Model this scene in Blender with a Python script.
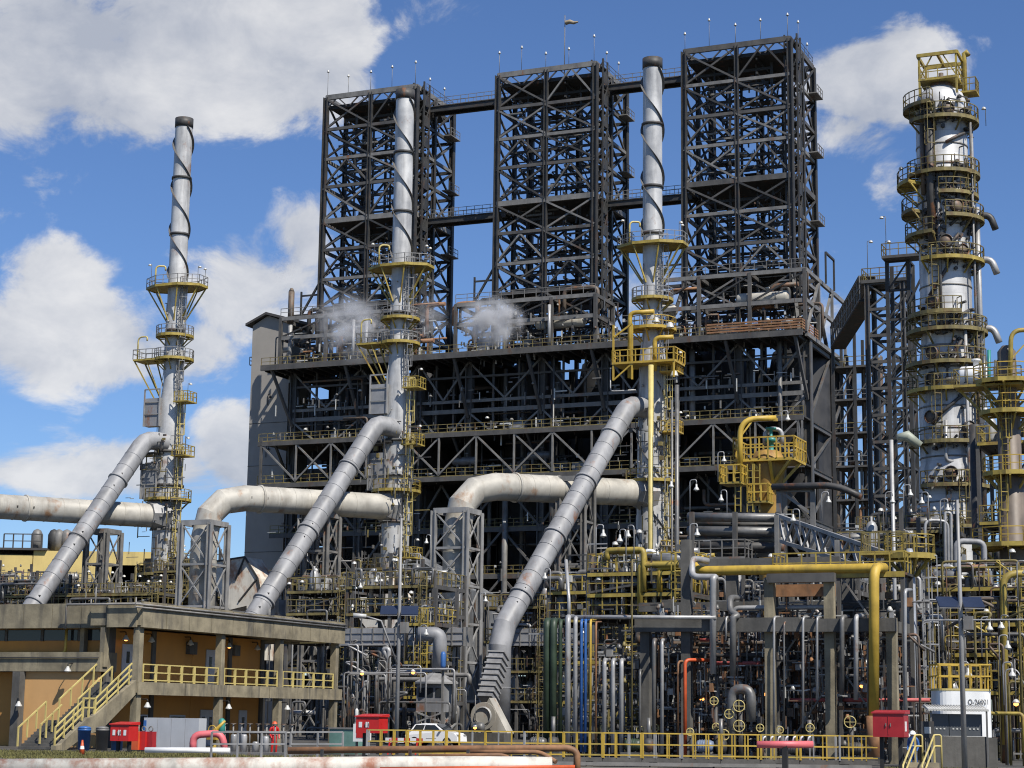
import bpy, math, random
from mathutils import Vector, Matrix
R = math.radians
sc = bpy.context.scene
for o in list(bpy.data.objects): bpy.data.objects.remove(o)
COL = sc.collection

# ------------------------------------------------------------------ camera
FPX, HORIZON, ROLL, EYE = 1900.0, 716.0, 0.0127, 2.2
TILT = math.atan((HORIZON - 384) / FPX)
FWD = Vector((0, math.cos(TILT), math.sin(TILT)))
_r0, _u0 = Vector((1, 0, 0)), Vector((0, -math.sin(TILT), math.cos(TILT)))
CR = math.cos(ROLL) * _r0 + math.sin(ROLL) * _u0
CU = math.cos(ROLL) * _u0 - math.sin(ROLL) * _r0
CAMP = Vector((0, 0, EYE))
cd = bpy.data.cameras.new('camera'); cam = bpy.data.objects.new('camera', cd); COL.objects.link(cam)
cd.sensor_width = 36; cd.lens = FPX / 1024 * 36; cd.clip_start = 0.5; cd.clip_end = 6000
m = Matrix((CR, CU, -FWD)).transposed().to_4x4(); m.translation = CAMP
cam.matrix_world = m
sc.camera = cam

# ------------------------------------------------------------------ sun, sky, exposure
SUN_AZ, SUN_EL = R(35), R(50)          # azimuth measured from straight behind the camera towards the right
sun_to = Vector((math.sin(SUN_AZ) * math.cos(SUN_EL), -math.cos(SUN_AZ) * math.cos(SUN_EL), math.sin(SUN_EL)))
sl = bpy.data.lights.new('sun', 'SUN'); sl.energy = 5.0; sl.angle = R(0.53); sl.color = (1, .955, .88)
so = bpy.data.objects.new('sun', sl); COL.objects.link(so); so.location = (60, -60, 120)
so.rotation_euler = sun_to.to_track_quat('Z', 'Y').to_euler()
w = bpy.data.worlds.new('World'); sc.world = w; w.use_nodes = True
wn, wl = w.node_tree.nodes, w.node_tree.links
wn.clear()
def N(t, **k):
    n = wn.new(t)
    for a, b in k.items(): setattr(n, a, b)
    return n
out = N('ShaderNodeOutputWorld'); bg = N('ShaderNodeBackground'); sky = N('ShaderNodeTexSky')
sky.sky_type = 'NISHITA'; sky.sun_disc = False; sky.sun_elevation = SUN_EL
sky.sun_rotation = math.atan2(sun_to.x, sun_to.y); sky.altitude = 50; sky.air_density = 1.0; sky.dust_density = .0; sky.ozone_density = 1.6
hsv = N('ShaderNodeMix', data_type='RGBA', blend_type='MULTIPLY'); hsv.inputs[0].default_value = 1; hsv.inputs[7].default_value = (.74, .95, 1.32, 1)   # white balance of the photograph
wl.new(sky.outputs[0], hsv.inputs[6])
tc = N('ShaderNodeTexCoord')
def wmath(op, a, b=None, c=None):
    n = N('ShaderNodeMath', operation=op)
    for i, v in enumerate((a, b, c)):
        if v is None: continue
        if hasattr(v, 'links') or hasattr(v, 'is_linked'): wl.new(v, n.inputs[i])
        else: n.inputs[i].default_value = v
    return n.outputs[0]
def px_dir(x, y):
    return (FWD + (x - 512) / FPX * CR + (384 - y) / FPX * CU).normalized()
def wnoise(scale, detail, rough, off=(0, 0, 0), dist=0.0):
    mp = N('ShaderNodeMapping'); mp.inputs['Location'].default_value = off; mp.inputs['Scale'].default_value = (1, 1, 1.5)
    wl.new(tc.outputs['Generated'], mp.inputs['Vector'])
    n = N('ShaderNodeTexNoise'); n.inputs['Scale'].default_value = scale; n.inputs['Detail'].default_value = detail
    n.inputs['Roughness'].default_value = rough; n.inputs['Distortion'].default_value = dist
    wl.new(mp.outputs[0], n.inputs['Vector']); return n.outputs['Fac']
# cumulus: fractal noise over the whole dome, its denser puffs seeded where the photograph has its clouds
puffs = [(60, 50, 150, 80, 1.0), (210, 55, 170, 92, 1.08), (310, 55, 85, 85, 1.0), (130, 110, 130, 50, .7), (20, 95, 80, 50, .7),
         (70, 335, 120, 62, 1.0), (60, 280, 60, 45, .9), (180, 350, 90, 45, .6), (300, 235, 42, 62, .75), (262, 290, 100, 75, .72),
         (880, 85, 85, 55, 1.05), (910, 55, 45, 40, .95), (850, 130, 70, 40, .7), (100, 470, 190, 42, .78), (235, 450, 55, 55, .85), (560, 560, 400, 60, .4),
         (885, 185, 40, 40, .45), (700, -60, 120, 40, .6), (1150, 250, 100, 60, .8), (-150, 200, 140, 70, .9)]
acc = None
for x, y, sx, sy, k in puffs:
    d = px_dir(x, y); sub = N('ShaderNodeVectorMath', operation='SUBTRACT'); sub.inputs[1].default_value = d
    wl.new(tc.outputs['Generated'], sub.inputs[0])
    s = N('ShaderNodeVectorMath', operation='MULTIPLY'); s.inputs[1].default_value = (FPX / sx, FPX / sx, FPX / sy); wl.new(sub.outputs[0], s.inputs[0])
    ln = N('ShaderNodeVectorMath', operation='LENGTH'); wl.new(s.outputs[0], ln.inputs[0])
    g = N('ShaderNodeMapRange', interpolation_type='SMOOTHSTEP'); g.inputs[1].default_value = 1.5; g.inputs[2].default_value = 0.0
    g.inputs[3].default_value = 0; g.inputs[4].default_value = k
    wl.new(ln.outputs['Value'], g.inputs[0])
    acc = g.outputs[0] if acc is None else wmath('MAXIMUM', acc, g.outputs[0])
big = wnoise(5.0, 3, .5, (3.1, 1.7, .4)); fine = wnoise(19, 11, .62, (0.3, 5.2, 2.2), .35)
gen = wmath('MULTIPLY', wmath('SUBTRACT', big, .55), 2.0)
base = wmath('MAXIMUM', acc, gen)
dens = wmath('ADD', base, wmath('MULTIPLY', wmath('SUBTRACT', fine, .5), 1.5))
cl = N('ShaderNodeMapRange', interpolation_type='SMOOTHSTEP'); cl.inputs[1].default_value = .27; cl.inputs[2].default_value = .60
cl.inputs[4].default_value = .93
wl.new(dens, cl.inputs[0])
soft = wnoise(9, 6, .55, (1.2, .4, 3.3))
shade = N('ShaderNodeMapRange'); shade.inputs[1].default_value = .40; shade.inputs[2].default_value = .62; shade.inputs[3].default_value = .0; shade.inputs[4].default_value = 1
wl.new(wmath('ADD', wmath('MULTIPLY', soft, .6), wmath('MULTIPLY', fine, .4)), shade.inputs[0])
cm = N('ShaderNodeMix', data_type='RGBA'); cm.inputs[6].default_value = (5.2, 5.6, 6.5, 1); cm.inputs[7].default_value = (9.4, 9.4, 9.5, 1)
wl.new(shade.outputs[0], cm.inputs[0])
mx = N('ShaderNodeMix', data_type='RGBA'); wl.new(cl.outputs[0], mx.inputs[0]); wl.new(hsv.outputs[2], mx.inputs[6]); wl.new(cm.outputs[2], mx.inputs[7])
wl.new(mx.outputs[2], bg.inputs[0]); bg.inputs[1].default_value = 0.070; wl.new(bg.outputs[0], out.inputs[0])
vs = sc.view_settings; vs.view_transform = 'Standard'; vs.look = 'None'; vs.gamma = 1; vs.use_curve_mapping = False; vs.exposure = 0.30
sc.render.engine = 'CYCLES'; sc.cycles.use_denoising = True; sc.cycles.max_bounces = 5; sc.cycles.diffuse_bounces = 2; sc.cycles.glossy_bounces = 2
sc.cycles.pixel_filter_type = 'BLACKMAN_HARRIS'; sc.cycles.filter_width = 1.1; sc.cycles.transparent_max_bounces = 12; sc.cycles.volume_bounces = 1

# ------------------------------------------------------------------ places
def ray(x, y): return FWD + (x - 512) / FPX * CR + (384 - y) / FPX * CU
def P(x, y, Y):
    r = ray(x, y); return CAMP + r * (Y / r.y)
def G(x, Y, z=0.0, yref=740):
    p = P(x, yref, Y); return Vector((p.x, p.y, z))
def zat(x, y, Y): return P(x, y, Y).z
TH = R(23)
D1 = Vector((math.cos(TH), -math.sin(TH), 0)); D2 = Vector((math.sin(TH), math.cos(TH), 0)); UP = Vector((0, 0, 1))
class Frame:
    """plant grid: a runs right along the coker front, b runs away from the camera"""
    def __init__(s, o): s.o = Vector((o.x, o.y, 0))
    def __call__(s, a, b, z=0.0): return s.o + D1 * a + D2 * b + UP * z
    def at(s, x, y, b):
        r = ray(x, y); k = ((s.o - CAMP).dot(D2) + b) / r.dot(D2); p = CAMP + r * k
        return (p - s.o).dot(D1), p.z

# ------------------------------------------------------------------ materials
MATS = {}
def mat(name, col, rough=.6, metal=0.0, var=.25, scale=1.2, streak=.0, rust=0.0, rustcol=(.22, .085, .03), bump=.0, emit=None, dirt=(.05, .045, .04), seams=None, brick=None, spec=.5):
    if name in MATS: return MATS[name]
    mt = bpy.data.materials.new(name); mt.use_nodes = True; nt = mt.node_tree; ns, ls = nt.nodes, nt.links
    b = ns['Principled BSDF']; b.inputs['Roughness'].default_value = rough; b.inputs['Metallic'].default_value = metal
    b.inputs['Specular IOR Level'].default_value = spec
    geo = ns.new('ShaderNodeNewGeometry')
    def noise(sc_, det, ro, zs=1.0):
        mp = ns.new('ShaderNodeMapping'); mp.inputs['Scale'].default_value = (1, 1, zs); ls.new(geo.outputs['Position'], mp.inputs[0])
        n = ns.new('ShaderNodeTexNoise'); n.inputs['Scale'].default_value = sc_; n.inputs['Detail'].default_value = det; n.inputs['Roughness'].default_value = ro
        ls.new(mp.outputs[0], n.inputs['Vector']); return n.outputs['Fac']
    def rng(s, a, c, d, e):
        n = ns.new('ShaderNodeMapRange'); n.inputs[1].default_value = a; n.inputs[2].default_value = c; n.inputs[3].default_value = d; n.inputs[4].default_value = e
        ls.new(s, n.inputs[0]); return n.outputs[0]
    def mix(f, a, c, bt='MIX'):
        n = ns.new('ShaderNodeMix'); n.data_type = 'RGBA'; n.blend_type = bt
        if isinstance(f, float): n.inputs[0].default_value = f
        else: ls.new(f, n.inputs[0])
        for i, v in ((6, a), (7, c)):
            if isinstance(v, tuple): n.inputs[i].default_value = (*v, 1)
            else: ls.new(v, n.inputs[i])
        return n.outputs[2]
    n1 = noise(scale, 6, .6)
    c = mix(rng(n1, .32, .68, 0, 1), tuple(v * (1 - var) for v in col), tuple(min(1, v * (1 + var * .6)) for v in col))
    if streak:
        c = mix(rng(noise(scale * 1.6, 5, .65, .12), .5, .72, 0, streak), c, dirt)
    if rust:
        c = mix(rng(noise(scale * .9, 7, .68, .6), .62 - rust * .25, .72 - rust * .12, 0, .9), c, rustcol)
    if seams:                                    # thin cladding laps every seams metres of height
        wv = ns.new('ShaderNodeTexWave'); wv.wave_type = 'BANDS'; wv.bands_direction = 'Z'; wv.wave_profile = 'SAW'; wv.inputs['Scale'].default_value = 1 / seams / 3.18; wv.inputs['Distortion'].default_value = .15
        ls.new(geo.outputs['Position'], wv.inputs[0]); c = mix(rng(wv.outputs['Fac'], .93, 1.0, 0, .45), c, tuple(v * .45 for v in col))
    ls.new(c, b.inputs['Base Color'])
    if var > 0: ls.new(rng(n1, .3, .7, max(.05, rough - .1), min(1, rough + .12)), b.inputs['Roughness'])
    if bump:
        bp = ns.new('ShaderNodeBump'); bp.inputs['Strength'].default_value = bump; bp.inputs['Distance'].default_value = .05; ls.new(noise(scale * 5, 5, .7), bp.inputs['Height']); ls.new(bp.outputs[0], b.inputs['Normal'])
    if emit:
        b.inputs['Emission Color'].default_value = (*emit[:3], 1); b.inputs['Emission Strength'].default_value = emit[3]
    MATS[name] = mt; return mt
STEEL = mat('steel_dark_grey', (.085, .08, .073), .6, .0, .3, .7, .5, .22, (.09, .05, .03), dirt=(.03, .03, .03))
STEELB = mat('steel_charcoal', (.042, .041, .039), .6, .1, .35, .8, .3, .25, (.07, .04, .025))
STEELG = mat('steel_galvanised', (.185, .177, .163), .55, .1, .3, .9, .35, .1)
STEELL = mat('steel_light_grey', (.28, .275, .265), .5, .1, .25, .6, .4, .08)
YEL = mat('paint_yellow', (.35, .26, .05), .55, 0, .35, 1.3, .45, .25, (.16, .08, .025))
YELB = mat('paint_yellow_clean', (.48, .32, .045), .5, 0, .25, .9, .35, .1, (.2, .1, .03))
YELP = mat('paint_yellow_pale', (.52, .42, .15), .5, 0, .2, 1.1, .25)
YELD = mat('paint_yellow_grimy', (.20, .16, .055), .6, 0, .45, 1.6, .5, .35, (.13, .065, .025))
DUCT = mat('duct_grey_paint', (.26, .26, .263), .55, .05, .3, .5, .6, .08, dirt=(.11, .105, .10))
DUCTC = mat('duct_cream_paint', (.42, .395, .34), .55, .05, .28, .5, .6, .2, (.25, .13, .06), dirt=(.2, .17, .13))
STACK = mat('stack_aluminium_paint', (.50, .495, .48), .45, .15, .3, .4, .7, .12, dirt=(.13, .125, .12))
CLAD = mat('aluminium_cladding', (.52, .515, .50), .45, .12, .22, .5, .8, .06, (.16, .10, .06), dirt=(.12, .11, .10), seams=.9)
CLADD = mat('cladding_dull', (.20, .205, .21), .5, .3, .35, .6, .5, .15, (.12, .08, .05), seams=1.2)
DRUM = mat('drum_insulation_backing_dark', (.035, .035, .037), .7, .1, .4, .6, .4)  # drums and interior backing; colour darkened to deepen the shade inside
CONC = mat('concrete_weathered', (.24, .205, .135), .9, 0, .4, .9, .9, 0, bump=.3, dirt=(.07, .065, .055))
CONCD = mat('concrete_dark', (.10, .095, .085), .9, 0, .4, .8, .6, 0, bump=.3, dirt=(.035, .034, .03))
CONCL = mat('concrete_tower_face', (.31, .285, .25), .9, 0, .1, .4, .35, 0, dirt=(.26, .24, .21))
OCHRE = mat('ochre_render', (.50, .235, .055), .85, 0, .12, .5, .25, 0, bump=.1, dirt=(.3, .15, .05))
OCHREL = mat('ochre_render_pale', (.58, .33, .13), .85, 0, .1, .5, .2, 0, bump=.1, dirt=(.4, .22, .09))
CREAM = mat('cream_wall', (.60, .46, .17), .85, 0, .15, .3, .4)
PIPE = mat('pipe_grey', (.16, .157, .15), .45, .3, .3, 1.2, .4, .15)
PIPEL = mat('pipe_silver', (.36, .355, .345), .45, .25, .2, 1.0, .35, .06)
PIPED = mat('pipe_dark', (.055, .053, .05), .6, .1, .4, 1.4, .4, .3)
PIPEB = mat('pipe_brown', (.13, .10, .075), .6, .1, .4, 1.2, .4, .35)
RUSTY = mat('pipe_rust_brown', (.26, .13, .06), .7, .0, .4, 1.5, .4, .3)
WHITEP = mat('pipe_white_rusty', (.60, .56, .48), .6, 0, .2, .8, .5, .62, (.26, .07, .02))
ORANGE = mat('paint_orange_red', (.55, .09, .025), .5, 0, .2, 1.5, .2)
RED = mat('paint_red', (.50, .02, .018), .35, 0, .12, 1.5, .1)
REDD = mat('paint_dark_red', (.34, .018, .022), .4, 0, .15, 1.5, .1)
PINK = mat('hose_pink', (.60, .13, .14), .5, 0, .12, 1.5, .1)
BLUE = mat('paint_blue', (.035, .12, .34), .45, 0, .2, 1.5, .2)
GREEN = mat('paint_dark_green', (.03, .05, .028), .5, 0, .3, 1.2, .3)
GREENB = mat('paint_teal', (.03, .22, .18), .5, 0, .2, 1.2, .2)
WHITE = mat('paint_white', (.74, .74, .72), .4, 0, .06, 1.2, .12)
DOORG = mat('door_grey', (.42, .43, .44), .5, 0, .06, 1.2, .1)
BLACK = mat('rubber_black', (.018, .018, .018), .7, 0, .2)
GLASS = mat('glass_dark', (.02, .025, .03), .08, 0, .0)
GRATE = mat('deck_grating', (.04, .039, .035), .8, .1, .3, 1.2, .3, .2)  # colour lowered so the shaded interiors between decks read darker
ROOFM = mat('roof_sheet_dark', (.07, .065, .06), .7, .2, .2, .8, .3)
LAMPW = mat('lamp_enamel', (.52, .51, .47), .35, .1, .1, 2.0, .1)
GLOW = mat('lamp_glow', (.9, .5, .2), .5, 0, 0, emit=(1, .36, .08, 3.2))
GLOWD = mat('lamp_glow_dim', (.8, .5, .3), .5, 0, 0, emit=(1, .5, .2, 1.6))
SOLAR = mat('solar_cell', (.03, .04, .07), .2, .2, .1)
SKIN = mat('skin', (.35, .2, .13), .6, 0, .05)

# ------------------------------------------------------------------ mesh builder
class MB:
    def __init__(s): s.v, s.f, s.sm = [], [], []
    def face(s, idx, smooth=False): s.f.append(idx); s.sm.append(smooth)
    def add(s, pts):
        n = len(s.v); s.v.extend(Vector(p) for p in pts); return n
    def hexa(s, c8, smooth=False):
        n = s.add(c8)
        for q in ((0, 3, 2, 1), (4, 5, 6, 7), (0, 1, 5, 4), (1, 2, 6, 5), (2, 3, 7, 6), (3, 0, 4, 7)): s.face(tuple(n + i for i in q), smooth)
        return s
    def beam(s, p, q, w, h=None, up=UP):
        p, q = Vector(p), Vector(q); h = h or w; d = q - p
        if d.length < 1e-6: return s
        d.normalize()
        if abs(d.dot(up)) > .97: up = D2
        x = d.cross(up).normalized(); y = x.cross(d).normalized(); x = x * w / 2; y = y * h / 2
        return s.hexa([p - x - y, p + x - y, p + x + y, p - x + y, q - x - y, q + x - y, q + x + y, q - x + y])
    def ibeam(s, p, q, w, h, up=UP, t=.12):
        p, q = Vector(p), Vector(q); d = (q - p).normalized()
        if abs(d.dot(up)) > .97: up = D2
        x = d.cross(up).normalized(); y = x.cross(d).normalized()
        s.beam(p, q, w * .22, h * .98, up)
        for k in (-1, 1):
            o = y * (k * (h / 2 - h * t / 2)); s.beam(p + o, q + o, w, h * t, up)
        return s
    def box(s, c, a, b, z, fr=True):
        """box at c (base centre), sizes along the plant axes a, b and up z"""
        x, y = (D1, D2) if fr else (Vector((1, 0, 0)), Vector((0, 1, 0)))
        c = Vector(c); x = x * a / 2; y = y * b / 2; u = UP * z
        return s.hexa([c - x - y, c + x - y, c + x + y, c - x + y, c - x - y + u, c + x - y + u, c + x + y + u, c - x + y + u])
    def tube(s, pts, r, n=8, cap=True, smooth=True, mitre=False):
        pts = [Vector(p) for p in pts]; rr = r if isinstance(r, (list, tuple)) else [r] * len(pts)
        T = []
        for i in range(len(pts)):
            a = pts[max(i - 1, 0)]; c = pts[min(i + 1, len(pts) - 1)]
            if 0 < i < len(pts) - 1: t = (pts[i] - a).normalized() + (c - pts[i]).normalized()
            else: t = c - a
            T.append(t.normalized() if t.length > 1e-9 else UP)
        ref = UP if abs(T[0].z) < .9 else D2
        x = T[0].cross(ref).normalized(); base = None
        for i, p in enumerate(pts):
            x = (x - T[i] * x.dot(T[i])).normalized(); y = T[i].cross(x)
            k = 1.0
            if 0 < i < len(pts) - 1:
                cs = (pts[i] - pts[i - 1]).normalized().dot((pts[i + 1] - pts[i]).normalized()); k = 1.0 if cs > .8 else 1.06
            b = s.add([p + (x * math.cos(j * 2 * math.pi / n) + y * math.sin(j * 2 * math.pi / n)) * rr[i] * k for j in range(n)])
            if base is not None:
                for j in range(n): s.face((base + j, base + (j + 1) % n, b + (j + 1) % n, b + j), smooth)
            elif cap: s.face(tuple(b + j for j in reversed(range(n))))
            base = b
            if mitre and i < len(pts) - 1: base = s.add(s.v[b:b + n])
        if cap: s.face(tuple(base + j for j in range(n)))
        return s
    def lathe(s, c, prof, n=16, axis=UP, a0=0, a1=2 * math.pi, smooth=True, caps=True):
        c = Vector(c); axis = Vector(axis).normalized(); ref = D1 if abs(axis.z) > .7 else UP
        x = (ref - axis * ref.dot(axis)).normalized(); y = axis.cross(x); full = abs(a1 - a0 - 2 * math.pi) < 1e-6; m_ = n if full else n + 1; base = None
        for r, z in prof:
            b = s.add([c + axis * z + (x * math.cos(a0 + j * (a1 - a0) / n) + y * math.sin(a0 + j * (a1 - a0) / n)) * max(r, 1e-4) for j in range(m_)])
            if base is None:
                if caps and full: s.face(tuple(b + j for j in reversed(range(m_))))
            else:
                for j in range(n): s.face((base + j, base + (j + 1) % m_, b + (j + 1) % m_, b + j), smooth)
            base = b
        if caps and full: s.face(tuple(base + j for j in range(m_)))
        return s
    def prism(s, poly, z0, z1):
        n = len(poly); a = s.add([(p[0], p[1], z0) for p in poly]); b = s.add([(p[0], p[1], z1) for p in poly])
        s.face(tuple(a + i for i in reversed(range(n)))); s.face(tuple(b + i for i in range(n)))
        for i in range(n): s.face((a + i, a + (i + 1) % n, b + (i + 1) % n, b + i))
        return s
    def sheet(s, pts, th, nrm):
        nrm = Vector(nrm) * th; n = len(pts); a = s.add(pts); b = s.add([Vector(p) + nrm for p in pts])
        s.face(tuple(a + i for i in reversed(range(n)))); s.face(tuple(b + i for i in range(n)))
        for i in range(n): s.face((a + i, a + (i + 1) % n, b + (i + 1) % n, b + i))
        return s
    def torus(s, c, R_, r, axis=UP, n=16, k=6):
        axis = Vector(axis).normalized(); ref = D1 if abs(axis.z) > .7 else UP
        x = (ref - axis * ref.dot(axis)).normalized(); y = axis.cross(x)
        pts = [Vector(c) + (x * math.cos(i * 2 * math.pi / n) + y * math.sin(i * 2 * math.pi / n)) * R_ for i in range(n + 1)]
        return s.tube(pts, r, k, cap=False)
    def empty(s): return not s.v
    def build(s, name, material, parent=None, origin=None, kind=None, label=None):
        if origin is None:
            if parent is not None: origin = WLOC[parent.name]
            else:
                lo = [min(v[i] for v in s.v) for i in range(3)]; hi = [max(v[i] for v in s.v) for i in range(3)]
                origin = Vector(((lo[0] + hi[0]) / 2, (lo[1] + hi[1]) / 2, lo[2]))
        me = bpy.data.meshes.new(name); me.from_pydata([v - origin for v in s.v], [], s.f)
        if any(s.sm): me.polygons.foreach_set('use_smooth', s.sm)
        me.materials.append(material); me.update()
        o = bpy.data.objects.new(name, me); COL.objects.link(o)
        if parent is not None:
            o.parent = parent; o.location = origin - WLOC[parent.name]
        else: o.location = origin
        WLOC[o.name] = Vector(origin)
        if kind: o['kind'] = kind
        if label: o['label'] = label
        return o
WLOC = {}
def hue(m_):
    return {'pipe_grey': 'grey', 'pipe_silver': 'silver', 'pipe_dark': 'blackened', 'pipe_brown': 'brown', 'pipe_rust_brown': 'rusty', 'steel_galvanised': 'dull grey', 'duct_grey_paint': 'pale grey', 'paint_yellow': 'yellow', 'paint_yellow_grimy': 'grimy yellow', 'aluminium_cladding': 'clad', 'cladding_dull': 'clad'}.get(m_.name, 'grey')
def gauge(r): return 'hair-thin' if r < .06 else 'thin' if r < .11 else 'medium' if r < .2 else 'thick'
def tag(o, label, cat, group=None, kind=None):
    o['label'] = label; o['category'] = cat
    if group: o['group'] = group
    if kind: o['kind'] = kind
    return o
def thing(name, label, cat, loc, group=None):
    o = bpy.data.objects.new(name, None); COL.objects.link(o); o.location = loc; o.empty_display_size = .5
    WLOC[o.name] = Vector(loc); return tag(o, label, cat, group)
def copy_tree(o, loc, label=None, group=None, rz=0.0, parent=None):
    c = o.copy(); COL.objects.link(c)
    if parent is None:
        c.location = loc; c.rotation_euler = (0, 0, rz); WLOC[c.name] = Vector(loc)
        if label: c['label'] = label
        if group: c['group'] = group
    else: c.parent = parent
    for ch in o.children: copy_tree(ch, None, parent=c)
    return c
def fillet(pts, rad, k=4):
    pts = [Vector(p) for p in pts]; o = [pts[0]]
    for i in range(1, len(pts) - 1):
        a, b, c = pts[i - 1], pts[i], pts[i + 1]; u, v = (a - b), (c - b)
        d = min(rad, u.length * .48, v.length * .48); p, q = b + u.normalized() * d, b + v.normalized() * d
        for j in range(k + 1):
            t = j / k; o.append((1 - t) ** 2 * p + 2 * t * (1 - t) * b + t * t * q)
    o.append(pts[-1]); return o
def rail_mb(pts, h=1.1, gap=1.5, r=.035, closed=False, mid=True, toe=.0, mb=None):
    mb = mb or MB(); pts = [Vector(p) for p in pts]
    if closed: pts = pts + [pts[0]]
    for a, b in zip(pts, pts[1:]):
        L = (b - a).length; n = max(1, round(L / gap))
        for i in range(n + 1): 
            q = a.lerp(b, i / n); mb.beam(q, q + UP * h, r * 2)
        mb.beam(a + UP * h, b + UP * h, r * 2)
        if mid: mb.beam(a + UP * h * .52, b + UP * h * .52, r * 1.7)
        if toe: mb.beam(a + UP * toe / 2, b + UP * toe / 2, .02, toe)
    return mb
def ladder_mb(p, q, side, w=.5, cage=True, out=None, step=.45, r=.035, mb=None):
    mb = mb or MB(); p, q = Vector(p), Vector(q); s = Vector(side).normalized() * w / 2
    mb.beam(p - s, q - s, r * 2); mb.beam(p + s, q + s, r * 2)
    n = int((q - p).length / step)
    for i in range(1, n): c = p.lerp(q, i / n); mb.beam(c - s, c + s, r * 1.4)
    if cage and out is not None:
        o = Vector(out).normalized(); L = (q - p).length; t = (q - p).normalized()
        hoops = []
        k = max(2, int((L - 2.2) / 1.1))
        for i in range(k + 1):
            c = p + t * (2.2 + (L - 2.2) * i / k)
            ring = [c - s * 1.2, c - s * 1.6 + o * .4, c + o * .78, c + s * 1.6 + o * .4, c + s * 1.2]; hoops.append(ring)
            for a, b in zip(ring, ring[1:]): mb.beam(a, b, r * 1.6)
        for j in (1, 2, 3): mb.beam(hoops[0][j], hoops[-1][j], r * 1.5)
    return mb
def tangle(frm, a0, a1, b0, b1, z0, z1, n, parent, mats_, seed, rmax=.07, levels=None):
    """small-bore tubing, valves and fittings too small to tell apart: one mesh for each paint"""
    q = random.Random(seed)
    for mi, m_ in enumerate(mats_):
        mb = MB()
        for k in range(n // len(mats_)):
            a, b = q.uniform(a0, a1), q.uniform(b0, b1); z = (q.choice(levels) + abs(q.gauss(.7, .7))) if levels else q.uniform(z0, z1); r = q.uniform(.025, rmax); t = q.random()
            if t < .45: mb.beam(frm(a, b, max(0, z - q.uniform(.3, 1.8))), frm(a, b, z), r * 1.8)
            elif t < .75: mb.beam(frm(a, b, z), frm(a + q.uniform(-1.8, 1.8), b, z), r * 1.8)
            elif t < .9: mb.box(frm(a, b, z), q.uniform(.12, .4), q.uniform(.12, .4), q.uniform(.12, .5))
            else: mb.lathe(frm(a, b, z), [(r * 3, 0), (r * 3.4, .12), (r * 1.4, .3)], 6)
        mb.build('small_fittings', m_, parent, kind='stuff')
rnd = random.Random(7)
# ------------------------------------------------------------------ ground
def ground_mat():
    mt = bpy.data.materials.new('plant_ground'); mt.use_nodes = True; nt = mt.node_tree; ns, ls = nt.nodes, nt.links; b = ns['Principled BSDF']
    g = ns.new('ShaderNodeNewGeometry')
    def nz(s, d, r):
        n = ns.new('ShaderNodeTexNoise'); n.inputs['Scale'].default_value = s; n.inputs['Detail'].default_value = d; n.inputs['Roughness'].default_value = r; ls.new(g.outputs['Position'], n.inputs['Vector']); return n.outputs['Fac']
    rp = ns.new('ShaderNodeValToRGB'); ls.new(nz(.35, 8, .65), rp.inputs[0])
    e = rp.color_ramp.elements; e[0].position = .35; e[0].color = (.035, .033, .03, 1); e[1].position = .7; e[1].color = (.09, .083, .07, 1)
    ls.new(rp.outputs[0], b.inputs['Base Color']); b.inputs['Roughness'].default_value = .9
    bp = ns.new('ShaderNodeBump'); bp.inputs['Strength'].default_value = .4; ls.new(nz(4, 6, .7), bp.inputs['Height']); ls.new(bp.outputs[0], b.inputs['Normal'])
    return mt
mb = MB(); n = mb.add([(-3000, -200, 0), (3000, -200, 0), (3000, 5000, 0), (-3000, 5000, 0)]); mb.face((n, n + 1, n + 2, n + 3))
o = mb.build('ground', ground_mat(), origin=Vector((0, 0, 0))); o['kind'] = 'structure'; o['label'] = 'dark oil stained plant yard ground'
# paved apron behind the foreground pipes
mb = MB(); mb.box(Vector((0, 84, .0)), 120, 12, .006, fr=False)
o = mb.build('service_road', mat('road_concrete', (.14, .13, .105), .9, 0, .3, .8, .3)); o['kind'] = 'structure'
# grass verge: real blades in one mass
mb = MB(); rg = random.Random(3)
def verge(x0, x1, y0, y1, n):
    for i in range(n):
        Y = rg.uniform(y0, y1); p = G(rg.uniform(x0, x1), Y); h = rg.uniform(.05, .17); a = rg.uniform(0, 6.3); d = Vector((math.cos(a), math.sin(a), 0)) * rg.uniform(.02, .05)
        t = p + UP * h + Vector((rg.uniform(-.06, .06), rg.uniform(-.06, .06), 0)); k = mb.add([p - d, p + d, t]); mb.face((k, k + 1, k + 2))
verge(0, 215, 88, 104, 9000); verge(880, 1030, 80, 90, 7000); verge(215, 350, 90, 100, 2500)
o = mb.build('grass_verge', mat('grass_olive', (.13, .12, .035), .8, 0, .5, .5)); tag(o, 'short dry olive grass along the edge of the yard', 'grass', kind='stuff')
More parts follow.
